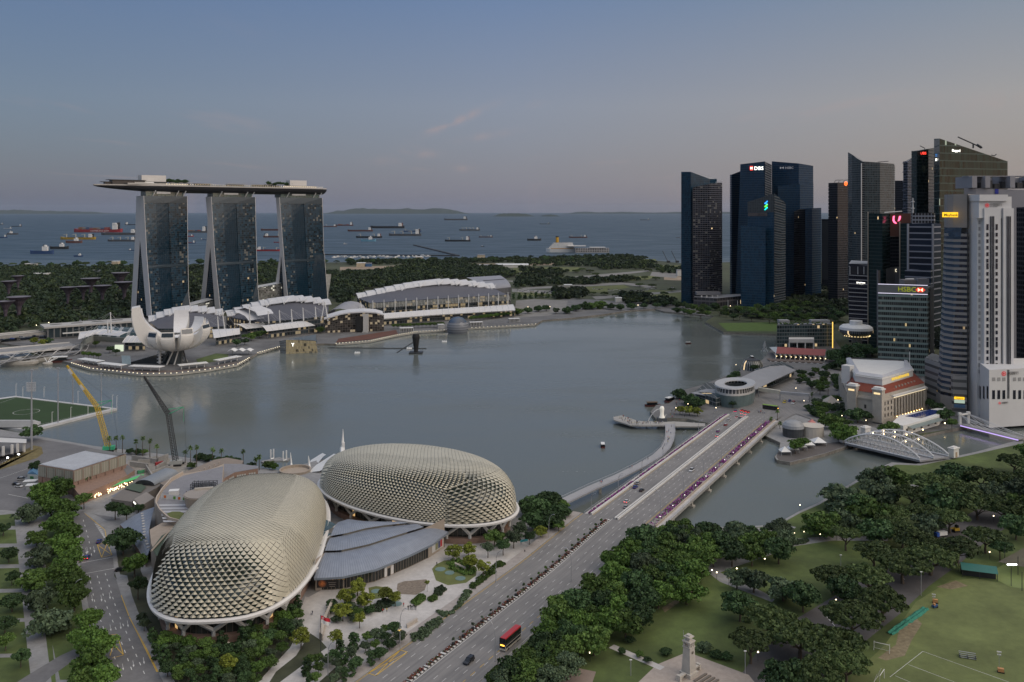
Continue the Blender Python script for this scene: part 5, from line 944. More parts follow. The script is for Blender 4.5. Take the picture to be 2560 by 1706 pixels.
q=MB();q.lathe((0,0,0),[(40*u,zz(824)),(40*u,zz(830)),(33*u,zz(836)),(12*u,zz(842))],32);q.build("glazing",facade("disc_glass",glass=(.05,.06,.07),wall=(.2,.2,.2),fh=30,bw=2,sp=0,mw=.2,lit=.1,ls=.5,ior=1.355),o)
q=MB();q.lathe((0,0,0),[(40*u,zz(824)),(39*u,zz(818)),(33*u,zz(813.5)),(16*u,zz(812)),(0.1,zz(812))],32);q.build("roof",WHITE,o);q=MB();q.cyl((0,0,zz(813)),15*u,11*u,24);q.build("drum",WHITE,o)
q=MB();q.lathe((0,0,0),[(31*u,zz(838)),(32*u,zz(841)),(10*u,zz(845))],28);q.build("lower_ring",mat("disc_underside",(.22,.2,.18),.7),o)
q=MB();q.box((0,0,0),(.6,.6,.6));clones(q,"lamp",glow("disc_lamps",(1,.75,.35),1.2),o,[(32.5*u*cos(a),32.5*u*sin(a),zz(838.5))for a in [-2.9+.22*i for i in range(13)]])
q=MB();q.cyl((0,0,0),9*u,zz(840),20);q.build("stem",CONC,o)
q=MB();q.box((0,0,0),(2.4,2.4,zz(842)),base=1);clones(q,"rib",mat("stem_rib",(.36,.34,.31),.8),o,[(-9*u,-2,0),(9*u,-2,0),(0,-9.5*u,0)])
MBW=mat("bank_cladding",(.235,.225,.215),.55,var=.06,scale=.06);MBGL=facade("bank_window_band",glass=(.008,.014,.03),wall=(.015,.02,.03),fh=4.35,bw=1.6,sp=0,mw=.06,lit=.004,ls=.15,vary=.6,ior=1.5)
bm=thing("bank_tower","grey banded bank tower with dark window bands and a yellow name sign","tower",G(2418,1032));b=V(bm.location)
def mbplan(z):
 f=max(0,1-z/172.0)**2.2*6-(1.5*z/172.0)
 a=[V((P(px,d)[0],d,0))for px,d in ((2357,692),(2364,682),(2383,673),(2418,668),(2445.5,690))]
 return [(a[0].x-b.x-f,a[0].y-b.y),(a[1].x-b.x-f,a[1].y-b.y-f*.5),(a[2].x-b.x-f*.4,a[2].y-b.y-f*.5),(a[3].x-b.x,a[3].y-b.y),(a[4].x-b.x,a[4].y-b.y),(P(2445,720)[0]-b.x,720-b.y),(P(2368,725)[0]-b.x,725-b.y)]
ZM=ZA(486,672)-2;fl=4.35;NB=30;z_=0;qc,qg=MB(),MB()
def slab(q,z0,z1,grow=0):
 lo,hi=mbplan(z0),mbplan(z1);n=len(lo);u=0
 if grow:
  c=V((sum(p[0]for p in lo)/n,sum(p[1]for p in lo)/n));lo=[tuple(V(p)+(V(p)-c).normalized()*grow)for p in lo];hi=[tuple(V(p)+(V(p)-c).normalized()*grow)for p in hi]
 for i in range(n):
  j=(i+1)%n;l_=math.dist(lo[i],lo[j]);q.face([(*lo[i],z0),(*lo[j],z0),(*hi[j],z1),(*hi[i],z1)],[(u,z0),(u+l_,z0),(u+l_,z1),(u,z1)]);u+=l_
 if grow:q.face([(*p,z1)for p in hi]);q.face([(*p,z0)for p in lo[::-1]])
[slab(qg,(ZM-30)*i/24,(ZM-30)*(i+1)/24)for i in range(24)];slab(qc,ZM-26,ZM,.3);slab(qc,0,14,.3)
for i in range(29):slab(qc,16.5+i*fl,16.5+i*fl+2.1,.3)
qg.build("glazing",MBGL,bm);qc.build("cladding",MBW,bm)
q=MB();A=mbplan(100)[3];q.box((A[0],A[1]-.35,0),(.5,.5,ZM),base=1);q.build("corner_groove",DARK,bm)
q=MB();p3,p4=V(mbplan(0)[3]),V(mbplan(0)[4]);e=(p4-p3);n_=V((e.y,-e.x)).normalized();q.prism([tuple(p3+n_*.5),tuple(p4+n_*.5),tuple(p4+n_*.1),tuple(p3+n_*.1)],0,40);q.build("plain_wall",MBW,bm)
BG=facade("bank_blue_glass",glass=(.02,.05,.09),wall=(.02,.045,.08),fh=4.35,bw=2,sp=.3,mw=.05,lit=0,ior=1.6,vary=.2)
q=MB();a0,a1=mbplan(ZM-28),mbplan(60)
for i in range(29):   # the blue glass wedge down the bay-side edge
 z0,z1=16.5+i*fl+2.05,16.5+(i+1)*fl+.05;w_=-.25+i*.03;lo,hi=mbplan(z0),mbplan(z1)
 def row(pl,z):A,B,C_=V(pl[0]),V(pl[1]),V(pl[2]);o_=V((-.12,-.12));r_=[A+o_,B+o_,(C_ if w_>0 else B.lerp(C_,max(.1,1+w_)))+o_,(C_.lerp(V(pl[3]),max(0,w_))if w_>0 else B.lerp(C_,max(.1,1+w_)))+o_];return [(*p,z)for p in r_]
 q.loft([row(lo,z0),row(hi,z1)])
lo,hi=mbplan(ZM-34),mbplan(ZM-26)
q.loft([[(*(V(p)+V((-.2,-.35))),z)for p in (pl[0],pl[1],pl[2],V(pl[2]).lerp(V(pl[3]),f))]for pl,z,f in ((lo,ZM-34,.52),(hi,ZM-25.9,.6))])
q.build("blue_glazing",BG,bm)
YS=glow("yellow_sign",(1,.55,.02),.75);NB_=mat("black_letters",(.01,.01,.01),.5,var=0)
panel(bm,b,(2356,674),(2395,666),0,1,531,543.5,YS,.3,"sign_panel",.5);sign(bm,b,"Maybank",(2356,674),(2395,666),.56,537.5,7,NB_,.5,.95,'CENTER',bold=.02)
panel(bm,b,(2418,668),(2445.5,690),.15,.98,538,544,YS,1.2);sign(bm,b,"Maybank",(2418,668),(2445.5,690),.56,541.2,3,NB_,1.4,1.1,'CENTER',bold=.02)
pd=thing("bank_podium","grey stepped podium of the banded bank tower with yellow signs over its doors","building",G(2390,1034));b=V(pd.location)
PW=facade("podium_bands",glass=(.10,.10,.10),wall=(.27,.265,.255),fh=5.6,bw=40,sp=.6,mw=0,lit=0,vary=.2,ior=1.355)
for pts,top in (([(2312,712),(2356,684),(2356,720),(2330,735)],912),([(2358,690),(2382,668),(2417,665),(2417,700),(2365,715)],933)):
 q=MB();q.prism([(P(px,d)[0]-b.x,d-b.y)for px,d in pts],0,ZA(top,680)-2);q.build("wall",PW,pd)
for A,B,f0,f1,y0,y1,s in (((2312,712),(2356,684),.75,1.05,980,990,2),((2382,668),(2417,665),.1,.82,992.5,998.5,3)):panel(pd,b,A,B,f0,f1,y0,y1,YS,.7)
sign(pd,b,"Maybank",(2382,668),(2417,665),.46,995.5,3,NB_,1.0,1.1,'CENTER');panel(pd,b,(2382,668),(2417,665),.1,.85,1000,1008,glow("lit_bank_window",(.8,1,.8),.25),.5,"lit_window");panel(pd,b,(2382,668),(2417,665),.08,.86,1011,1019,mat("blue_awning",(.10,.2,.33),.6),.9,"awning")
BW=mat("bank_white_stone",(.60,.60,.60),.6,var=.05,scale=.05);BGL=mat("bank_navy_glass",(.008,.010,.022),.15,var=.3,scale=.3)
bc=thing("white_bank_tower","white bank tower with vertical navy window strips and a round red emblem","tower",G(2460,1036));b=V(bc.location);D=655.0
def bx(px):return P(px,D)[0]-b.x
def bz(py):return ZA(py,D)-2
q=MB();q.prism([(bx(2450),D-b.y+4),(bx(2541),D-b.y+4),(bx(2541),D-b.y+40),(bx(2450),D-b.y+40)],0,bz(545));q.prism([(bx(2449),D-b.y+1),(bx(2531),D-b.y+1),(bx(2531),D-b.y+34),(bx(2449),D-b.y+34)],bz(546),bz(492));q.prism([(bx(2447),D-b.y-1),(bx(2518),D-b.y-1),(bx(2518),D-b.y+20),(bx(2447),D-b.y+20)],bz(503),bz(487));q.build("wall",BW,bc)
q=MB();q.prism([(bx(2461),D-b.y),(bx(2502),D-b.y),(bx(2502),D-b.y+6),(bx(2461),D-b.y+6)],0,bz(521));q.prism([(bx(2507),D-b.y-.8),(bx(2533),D-b.y-.8),(bx(2533),D-b.y+6),(bx(2507),D-b.y+6)],0,bz(521));q.build("buttress_cladding",BW,bc)
q=MB()
for px in (2476,2480,2484,2516,2520,2524):q.box((bx(px),D-b.y-(1.0 if px>2500 else .2),0),(.55,.6,bz(541)),base=1)
q.build("glazing_strip",BGL,bc)
q=MB()
zrow=[bz(570+16.3*i)for i in range(23)]
for px in (2468.5,2491.5,2503):
 for i,z in enumerate(zrow):q.box((bx(px),D-b.y-.1+(.0 if px!=2503 else 2.9),z-1.6),(1.5 if px!=2503 else .9,.5,4.4 if i%6==0 else 2.8),base=1)
q.build("window_pane",BGL,bc)
q=MB()
for px in (2455.5,2537):
 for z in [bz(540+16.3*i)for i in range(25)]:q.box((bx(px),D-b.y+3.9,z-1.5),(1.5,.4,2.8),base=1)
q.build("recess_panel",mat("bank_grey_recess",(.30,.30,.30),.7),bc)
q=MB()
for px in (2468,2481,2494,2522):q.box((bx(px),D-b.y+(.9 if px<2500 else .9),bz(532)),(2.0,.5,2.2),base=1);q.cyl((bx(px),D-b.y+.75,bz(532)+2.2),1.0,.01,12)
q.build("arched_window_pane",BGL,bc)
RD_=mat("red_emblem",(.6,.015,.03),.5,var=0,emit=(.8,.03,.04),es=.15)
def roundel(o,x,y,z,r):
 q=MB();n=20;c=[(x+r*cos(i*2*pi/n),y,z+r*sin(i*2*pi/n))for i in range(n)];ci=[(x+.72*r*cos(i*2*pi/n),y,z+.72*r*sin(i*2*pi/n))for i in range(n)]
 for i in range(n):j=(i+1)%n;q.face([c[i],c[j],ci[j],ci[i]])
 k=r*.4;q.face([(x-k,y,z-k*.7),(x+k,y,z-k*.7),(x+k,y,z+k*.7),(x-k,y,z+k*.7)]);q.face([(x-r*.07,y,z-r*.72),(x+r*.07,y,z-r*.72),(x+r*.07,y,z+r*.72),(x-r*.07,y,z+r*.72)]);q.build("sign_emblem",RD_,o)
roundel(bc,bx(2469),D-b.y+.5,bz(514),1.5);text("中国银行",2.4,"sign_lettering",mat("grey_letters",(.2,.2,.2),.6),bc,(bx(2475),D-b.y+.6,bz(515)),0,.05);text("BANK OF CHINA",.8,"sign_lettering",MATS["grey_letters"],bc,(bx(2475),D-b.y+.6,bz(518)),0,.05)
bp=thing("white_bank_podium","plain white windowless podium of the white bank tower with tall slit windows","building",G(2474,1038));b=V(bp.location);D=632.0
pl=[(P(2447,662)[0],662),(P(2473,630)[0],630),(P(2620,642)[0],642),(P(2620,680)[0],680),(P(2450,680)[0],680)];q=MB();q.prism([(x-b.x,y-b.y)for x,y in pl],0,ZA(924,632)-2);q.build("wall",BW,bp)
A_=((2473,630),(2620,642))
for f in (.05,.137,.222,.40,.49,.58):panel(bp,b,*A_,f,f+.045,976,998,BGL,.2,"slit_window")
for f in (.305,.325):panel(bp,b,*A_,f,f+.011,925,997,BGL,.2,"slit_window")
for f in (.05,.135,.22,.40,.485,.57):panel(bp,b,*A_,f,f+.05,944,953,MATS["bank_grey_recess"],.2,"recess_panel")
for f in (.1,.45,.8):panel(bp,b,(2447,662),(2473,630),f,f+.12,966,997,BGL,.3,"slit_window")
a,c=V((*P(2473,630)[:2],0)),V((*P(2620,642)[:2],0));e=(c-a).normalized()
for f,py,r,sz in ((.24,935,1.7,2.5),(.17,1008,.9,1.5)):
 p=a.lerp(c,f)-b;z=ZA(py,632)-2;q=MB();roundel(bp,p.x,p.y-.5,z,r);text("中国银行",sz,"sign_lettering",NB_,bp,(p.x+r*1.5,p.y-.35,z-sz*.3),atan2(e.y,e.x),.05)
# ---------------------------------------------------------------- the arts centre: two spiky shells
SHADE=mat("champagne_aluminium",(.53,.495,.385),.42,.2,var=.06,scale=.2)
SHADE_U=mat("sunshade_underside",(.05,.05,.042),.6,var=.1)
SHELLG=mat("shell_green_glass",(.03,.05,.042),.10,spec=.9,var=.5,scale=.12)
RIMW=mat("white_rim",(.66,.65,.63),.5,var=.05)
def sgp(v,e):return math.copysign(abs(v)**e,v)
def shell(name,label,c,Lh,Wh,ang,ee,ev,Ht,zr_,step,ph_open,asym=0.0,front=False):
 o=thing(name,label,"theatre",(c[0],c[1],2));o.rotation_euler[2]=ang;o["group"]="spiky shells of the arts centre"
 zr_-=2;top=Ht-2-zr_;Rz=Matrix.Rotation(ang,3,'Z')
 def surf(x,y,z):
  k=((abs(x)**ee+abs(y)**ee)**(ev/ee)+abs(z)**ev)**(1/ev);return V((x/k*Lh,y/k*Wh,zr_+z/k*top*(1+asym*x/k)))
 tn=lambda a:math.tan(a*.7854)
 q=MB();q.loft([[surf(cos(v)*cos(u),cos(v)*sin(u),sin(v))for u in [2*pi*j/64 for j in range(64)]]for v in [1.5707*i/20 for i in range(21)]],ring=True)
 q.v=[(v[0]*.985,v[1]*.985,zr_+(v[2]-zr_)*.985)for v in q.v];q.build("glass_skin",SHELLG,o,smooth=True)
 q=MB()
 def patch(fn,ni,nj,a_strip=False):
  S=[[fn(i/ni,j/nj)for j in range(nj+1)]for i in range(ni+1)]
  for i in range(1,ni):
   for j in range(1,nj):
    if (i+j)%2:continue
    A4=[S[i-1][j],S[i][j-1],S[i+1][j],S[i][j+1]];n_=(A4[2]-A4[0]).cross(A4[3]-A4[1])
    if n_.length<1e-6:continue
    n_.normalize();n_=n_ if n_.dot(S[i][j]-V((0,0,zr_-5)))>0 else -n_
    hi_=2 if front and a_strip and (n_.x<-.10 or n_.z>.94)else max(range(4),key=lambda k:A4[k].z+.02*k);T,Rr,Bt,Lf=(A4[(hi_+k)%4]for k in range(4));sz=(Rr-Lf).length;op=ph_open(Rz@n_,S[i][j])*RU(.92,1.06);Mb=(Rr+Lf)/2
    tip=Mb.lerp(Bt,max(.02,.93-.93*op))+n_*(.03+.38*op)*sz;T2,R2,L2=T.lerp(Mb,.05)+n_*.05,Rr.lerp(Mb,.05)+n_*(.02+.13*op)*sz,Lf.lerp(Mb,.05)+n_*(.02+.13*op)*sz
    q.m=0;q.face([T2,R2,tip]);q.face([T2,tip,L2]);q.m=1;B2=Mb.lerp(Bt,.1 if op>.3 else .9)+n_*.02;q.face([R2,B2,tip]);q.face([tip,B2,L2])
 nx=int(2*Lh/step)//2*2;ns=int(top*1.15/step)//2*2;nt_=int(2*Wh*.82/step)//2*2
 def strip_(u,v):
  x=tn((u*2-1)*1.03);j=v*(2*ns+nt_)
  if j<ns:return surf(x,-1,tn(j/ns))
  if j>ns+nt_:return surf(x,1,tn((2*ns+nt_-j)/ns))
  return surf(x,tn((j-ns)/nt_*2-1),1)
 patch(strip_,nx,2*ns+nt_,True)
 for e in (-1,1):patch(lambda u,v:surf(e,tn((u*2-1)*1.03),tn(v*1.03)),nt_,ns)
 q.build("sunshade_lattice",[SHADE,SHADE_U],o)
 def rim(off,z,n=96):return [(sgp(cos(2*pi*k/n),2/ee)*(Lh+off),sgp(sin(2*pi*k/n),2/ee)*(Wh+off),z)for k in range(n)]
 q=MB();rr=[rim(.4,zr_-1.1),rim(1.9,zr_-.7),rim(2.1,zr_+.2),rim(1.2,zr_+.7),rim(-.3,zr_+.3),rim(-.6,zr_-1)];q.loft([list(x)for x in zip(*rr)]if False else rr,ring=True);q.build("rim",RIMW,o)
 q=MB();q.loft([rim(-5,0),rim(-5,zr_-1)],ring=True);q.build("foyer_glazing",facade("foyer_glass",glass=(.03,.035,.03),wall=(.12,.10,.08),fh=10,bw=2.2,sp=.06,mw=.1,lit=.10,litc=(1,.62,.25),ls=.35,vary=.5,ior=1.5),o)
 q=MB();q.loft([rim(-2.5,0),rim(-2.5,2.6)],ring=True);q.face([p for p in rim(-2.5,2.6)]);q.build("podium",BRICK,o)
 N_=24;me=None
 ps=rim(-1.0,0,N_*4)
 for k in range(N_):
  f,l_,r_=V(ps[4*k]),V(ps[(4*k-2)%(4*N_)]),V(ps[(4*k+2)%(4*N_)])
  q=MB();foot=f*.97;foot.z=2.6;neck=foot+V((0,0,2.0))
  for e in (l_,r_):e2=V((e.x,e.y,zr_-.6));q.tube([neck,e2],[.8,.62],4)
  q.tube([foot,neck+V((0,0,.6))],[.8,.7],5);q.build("y_column",mat("column_white",(.5,.49,.46),.6,var=.05),o)
 return o
def open_th(n,p):return min(1,max(0.04,(-n.y-.20-.18*max(0,n.x))/.34,(-n.x-.66)/.4))
def open_ch(n,p):return min(1,max(.06,(-n.y-.10)/.42,(n.x-.8)/.4))
th_o=shell("spiky_shell_theatre","larger spiky domed theatre nearest the viewer between the tree-lined road and the blue roof",(-117.3,386),73.3,32,1.687,2.69,2.35,36,12,1.3,open_th,-.26,True)
ch_o=shell("spiky_shell_theatre","second spiky domed concert hall beside the water and the road bridge",(-51.3,452.6),60.5,33,-.628,2.05,3.2,33.6,12,1.42,open_ch,.13)
br_=thing("foyer_building","fan-shaped blue grey metal roofed foyer between the two spiky shells","building",G(880,1440));b=V(br_.location);rel=relto(b)
def seam_mat():
 m,n,l,bs=nodes_of("standing_seam_roof");t=n.new("ShaderNodeUVMap");s=n.new("ShaderNodeSeparateXYZ");l.new(t.outputs[0],s.inputs[0]);f=n.new("ShaderNodeMath");f.operation='FRACT';d=n.new("ShaderNodeMath");d.operation='MULTIPLY';I(d,1,.9);l.new(s.outputs[0],d.inputs[0]);l.new(d.outputs[0],f.inputs[0]);c=n.new("ShaderNodeMath");c.operation='LESS_THAN';I(c,1,.2);l.new(f.outputs[0],c.inputs[0])
 nz=n.new("ShaderNodeTexNoise");I(nz,"Scale",.25);l.new(t.outputs[0],nz.inputs["Vector"]);mx=n.new("ShaderNodeMix");mx.data_type='RGBA';I(mx,6,(.30,.335,.40,1));I(mx,7,(.20,.23,.28,1));l.new(c.outputs[0],mx.inputs[0]);m2=n.new("ShaderNodeMix");m2.data_type='RGBA';m2.blend_type='MULTIPLY';I(m2,0,.35);l.new(mx.outputs[2],m2.inputs[6]);l.new(nz.outputs[0],m2.inputs[7]);l.new(m2.outputs[2],bs.inputs["Base Color"]);I(bs,"Roughness",.42);I(bs,"Metallic",.2)
 bp_=n.new("ShaderNodeBump");I(bp_,"Strength",.6);I(bp_,"Distance",.12);l.new(c.outputs[0],bp_.inputs["Height"]);l.new(bp_.outputs[0],bs.inputs["Normal"]);return m
SEAM=seam_mat()
ez=8.5
eave=poly([G(784,1446,ez),G(852,1443,ez),G(941,1423,ez),G(1029,1386,ez),G(1084,1359,ez),G(1121,1330,ez+.5)],20)
def edge(pts):return poly([G(*p)for p in pts],20)
e1=edge([(812,1382,11),(850,1381,11.5),(920,1366,12),(985,1345,12.5),(1060,1322,12)])
e2=edge([(826,1345,12.5),(865,1338,13),(915,1325,13.5),(960,1318,13.5),(1020,1312,13)])
e3=edge([(845,1306,14),(870,1298,14.5),(900,1302,14.5),(930,1305,14),(960,1309,13.5)])
for k,(lo,up,dz)in enumerate(((eave,e1,0.0),(e1,e2,.8),(e2,e3,.8))):
 lo2=[p+V((0,0,dz))for p in lo];q=MB();q.loft([[rel(lo2[i].lerp(up[i],a)+V((0,0,.8*sin(a*3.14))))for i in range(21)]for a in (0,.25,.5,.75,1)]);q.build("roof",SEAM,br_)
 if dz:q=MB();q.loft([[rel(p+V((0,0,-.1)))for p in lo[3:17]],[rel(p+V((0,0,dz)))for p in lo2[3:17]]if False else [rel(lo[i]+V((0,-.12,dz)))for i in range(3,17)]]);q.build("louvre_slot",mat("slot_louvre",(.12,.11,.09),.6,var=.3,scale=.6),br_)
q=MB();q.loft([[rel(p+V((.2,-.3,-.75)))for p in eave],[rel(p+V((.2,-.35,.15)))for p in eave]]);q.build("eave_gutter",mat("gutter_blue_grey",(.20,.235,.28),.45,.2),br_)
wl=[eave[i].lerp(e1[i],.16)for i in range(21)]
q=MB();q.loft([[rel((p.x,p.y,2))for p in wl],[rel((p.x,p.y,ez+.8))for p in wl]]);q.build("glazing",facade("foyer_front_glass",glass=(.02,.022,.02),wall=(.16,.13,.10),fh=12,bw=1.6,sp=.03,mw=.14,lit=.0,vary=.4,ior=1.5),br_)
q=MB();q.loft([[rel((p.x,p.y,2))for p in e3],[rel(p)for p in e3]]);q.loft([[rel((p[0],p[1],2))for p in (wl[0],e1[0],e2[0],e3[0])],[rel(p)for p in (wl[0]+V((0,0,6)),e1[0],e2[0],e3[0])]]);q.loft([[rel((p[0],p[1],2))for p in (wl[-1],e1[-1],e2[-1],e3[-1])],[rel(p)for p in (wl[-1]+V((0,0,6)),e1[-1],e2[-1],e3[-1])]]);q.build("wall",TAN,br_)
def wpanel(f0,f1,z0,z1,m,name,d=.25,parent=br_,bb=b):
 n=20;p0,p1=wl[0].lerp(wl[0],0),None
 def at(f):i=min(19,int(f*20));return wl[i].lerp(wl[i+1],f*20-i)
 A,B=at(f0),at(f1);e=(B-A).normalized();n_=V((e.y,-e.x,0))*d;q=MB();q.quad(*[tuple(p-bb)for p in (V((A.x,A.y,z0))+n_,V((B.x,B.y,z0))+n_,V((B.x,B.y,z1))+n_,V((A.x,A.y,z1))+n_)]);return q.build(name,m,parent),(A,B,n_,e)
wpanel(0.0,.165,2,8.8,TAN,"stone_panel",.15);wpanel(.80,.99,2,8.8,TAN,"stone_panel",.15);wpanel(.43,.49,2,8,TAN,"stone_panel",.12)
def poster_mat():
 m,n,l,bs=nodes_of("show_poster");t=n.new("ShaderNodeUVMap");g=n.new("ShaderNodeTexGradient");g.gradient_type='SPHERICAL';mp=n.new("ShaderNodeMapping");I(mp,"Location",(-1.0,-.85,0));I(mp,"Scale",(.45,.5,1));l.new(t.outputs[0],mp.inputs[0]);l.new(mp.outputs[0],g.inputs[0]);nz=n.new("ShaderNodeTexNoise");I(nz,"Scale",1.6);l.new(t.outputs[0],nz.inputs["Vector"]);mu_=n.new("ShaderNodeMath");mu_.operation='MULTIPLY';l.new(g.outputs[1],mu_.inputs[0]);l.new(nz.outputs[0],mu_.inputs[1]);r=n.new("ShaderNodeValToRGB");l.new(mu_.outputs[0],r.inputs[0]);e=r.color_ramp.elements;e[0].position=.08;e[0].color=(.02,.016,.016,1);e[1].position=.45;e[1].color=(.75,.22,.05,1);l.new(r.outputs[0],bs.inputs["Base Color"]);I(bs,"Roughness",.5);return m
po,(A,B,n_,e)=wpanel(.008,.128,3.2,8.0,poster_mat(),"show_poster",.3)
rz_=atan2(e.y,e.x);p=A.lerp(B,.52)+n_*1.3-b
text("WarHorse",2.1,"poster_lettering",mat("poster_yellow",(.8,.42,.03),.6,var=0),br_,(p.x,p.y,6.3-b.z),rz_,.03,xs=.78)
for k in range(3):q=MB();p=A.lerp(B,.55)+n_*1.25-b;q.box((p.x+e.x*1.6,p.y+e.y*1.6,5.2-.8*k-b.z),(3.2-.5*k,.05,.18),rz_);q.build("poster_text_line",mat("poster_text",(.35,.3,.25),.6),br_)
wpanel(.84,.97,3.2,7.6,mat("white_poster_frame",(.6,.58,.55),.6),"poster_frame",.25);wpanel(.915,.937,3.6,7.2,mat("poster_navy",(.04,.05,.12),.6,var=.4,scale=.5),"event_poster",.3);wpanel(.94,.965,3.6,7.2,mat("poster_red",(.4,.03,.03),.6,var=.4,scale=.6),"event_poster",.3);wpanel(.88,.91,3.6,7.2,mat("poster_olive",(.2,.2,.1),.6,var=.4,scale=.6),"event_poster",.3)
wpanel(.425,.445,2.4,6.2,mat("white_poster_frame",(.6,.58,.55)),"event_poster",.2);wpanel(.475,.497,2.4,6.2,mat("white_poster_frame",(.6,.58,.55)),"event_poster",.2);wpanel(.448,.472,2.1,5.5,mat("dark_doorway",(.015,.015,.015),.5),"doorway",.2)
for k,(a,c,d_,e_)in enumerate((((812,1298,13),(842,1312,12),(838,1316,12),(810,1330,13)),((808,1330,13),(832,1335,11.5),(800,1358,12),(798,1362,13)),((800,1362,13),(818,1362,11),(790,1386,11),(786,1392,12)),((790,1390,12),(806,1392,10.5),(782,1412,10.5),(778,1420,12)),((780,1420,12),(795,1420,10),(770,1440,10),(768,1448,11)))):
 q=MB();q.quad(*[rel(G(*p))for p in (a,c,d_,e_)]);q.build("canopy_glazing",mat("canopy_teal_glass",(.06,.10,.11),.25,var=.3,scale=.3),br_)
 q=MB();q.tube([rel(G(c[0],c[1],c[2]+.3)),rel(G(d_[0]-6,d_[1]+4,d_[2]+.3))],.35,4);q.build("canopy_edge",RIMW,br_)
# ---------------------------------------------------------------- roof terrace and low buildings behind the theatre
rt=thing("roof_terrace_building","round terraced brown building with striped paving on its roof behind the larger spiky shell","building",G(480,1300));b=V(rt.location);rel=relto(b);TZ=13.5
def tz(pts,z):return [rel(G(a,c,z))[:2]for a,c in pts]
ring_=[(455,1309),(420,1300),(398,1280),(388,1262),(390,1248),(405,1225),(428,1200),(455,1185),(520,1175),(560,1160),(556,1205),(600,1225),(560,1290),(510,1340),(470,1330)]
q=MB();q.prism(tz(ring_,TZ),-1,TZ-b.z);q.build("wall",TAN,rt)
q=MB();pw=poly([G(a,c,TZ)for a,c in ring_[:8]],30);q.loft([[rel(p)for p in pw],[rel(p+V((0,0,1.3)))for p in pw],[rel(p+V((.6,.2,1.3)))for p in pw],[rel(p+V((.6,.2,0)))for p in pw]]);q.build("parapet",mat("tan_parapet",(.45,.38,.31),.8,var=.06),rt)
q=MB();q.face([(*p,TZ+.04-b.z)for p in tz([(400,1279),(392,1258),(408,1226),(430,1204),(458,1190),(558,1166),(555,1205),(595,1226),(555,1288),(508,1335),(458,1306),(422,1297)],TZ)]);q.build("roof_paving",mat("terrace_paving",(.22,.22,.235),.8,var=.1,scale=.3),rt)
for k in range(6):
 y_=1262+k*8.0;q=MB();q.face([(*p,TZ+.09-b.z)for p in tz([(397+k*2,y_),(470+k*6,y_-1),(472+k*5,y_+2.8),(398+k*2.2,y_+4.2)],TZ)]);q.build("paving_stripe",mat("pale_terrace_stripe",(.42,.43,.45),.8,var=.08),rt)
q=MB();q.face([(*p,TZ+.35-b.z)for p in tz([(417,1286),(430,1281),(450,1281),(470,1290),(478,1297),(474,1303),(450,1301),(425,1295)],TZ)]);q.build("roof_lawn",mat("lawn_mound",(.12,.14,.045)),rt)
A,B=V(G(403,1247,TZ)),V(G(469,1255,TZ));q=MB();q.quad(*[rel(p)for p in (A,B,B+V((0,0,2.6)),A+V((0,0,2.6)))]);q.build("banner_wall",mat("white_banner",(.6,.6,.58),.6,var=.05),rt)
for f,m_ in ((.16,mat("banner_orange",(.5,.14,.03),.6)),(.52,mat("banner_green",(.10,.28,.03),.6)),(.70,MATS["banner_orange"]),(.88,MATS["banner_green"])):q=MB();p=A.lerp(B,f)-b;q.box((p.x,p.y-.1,p.z+1.3),(1.5,.1,1.3));q.build("banner_picture",m_,rt)
dr=thing("roof_drum","round tan drum with flat lid on the roof terrace against the larger spiky shell","roof drum",G(505,1262,TZ));q=MB();q.cyl((0,0,0),7.5,5.5,32,8.8);q.build("wall",TAN,dr);q=MB();q.cyl((0,0,5.55),8.4,.3,32);q.build("lid",mat("drum_lid",(.31,.28,.25),.8,var=.06),dr);q=MB();q.box((-1,5.5,5.7),(9,1.2,1.1),.25,base=1);q.build("plant_box",mat("cream_box",(.5,.46,.4),.7),dr)
st=thing("scaffold_frame","black steel scaffold frame standing on the roof terrace","scaffold",G(510,1228,TZ));q=MB()
for lv in range(4):
 for y_ in (-3,0,3):q.box((0,y_,.4+lv*1.3),(12,.22,.22),.12)
 for x_ in range(7):q.box((-6+2*x_,0,.4+lv*1.3),(.2,6,.2),.12)
for x_ in range(7):
 for y_ in (-3,0,3):q.box((-6+2*x_,y_,0),(.2,.2,4.6),base=1)
q.build("frame",DARK,st);q=MB()
for i in range(5):q.box((RU(-5,4),RU(-2,2),.3),(1.6,1.2,1.4),base=1)
q.build("crate_rack_panel",mat("crate_grey",(.3,.3,.3),.7),st)
kb=thing("white_cabin","small white cabin on the roof terrace by the striped paving","cabin",G(435,1238,TZ));q=MB();q.box((0,0,0),(4.6,3.4,2.4),.2,base=1);q.build("wall",OFFWHITE,kb);q=MB();q.box((0,0,2.4),(4.8,3.6,.2),.2,base=1);q.build("roof",WHITE,kb)
q=MB();cb=thing("curved_roof_annex","curved blue grey metal roof wrapping the foot of the round terraced building","building",G(340,1340));b=V(cb.location);rel=relto(b)
o1,o2=poly([G(300,1312,5),(G(318,1330,5)),G(340,1365,4.5),G(365,1404,4.5)],14),poly([G(386,1268,8),G(378,1300,8),G(372,1330,8),G(378,1372,7)],14)
q.loft([[rel(o1[i].lerp(o2[i],a)+V((0,0,1.2*sin(a*3.1))))for i in range(15)]for a in (0,.33,.66,1)]);q.build("roof",SEAM,cb);q=MB();q.loft([[rel((p.x,p.y,2))for p in o1],[rel(p)for p in o1]]);q.build("wall",BRICK,cb)
for i in range(13):q=MB();p=o1[i+1].lerp(o2[i+1],.62)-b+V((0,0,1.3));q.box((p.x,p.y,p.z),(1.3,.5,.4),.6);q.build("roof_vent",OFFWHITE,cb)if i<13 else None
wc=thing("side_wing","brown stone side wing with a green flat roof against the larger spiky shell","building",G(390,1420));b=V(wc.location);rel=relto(b)
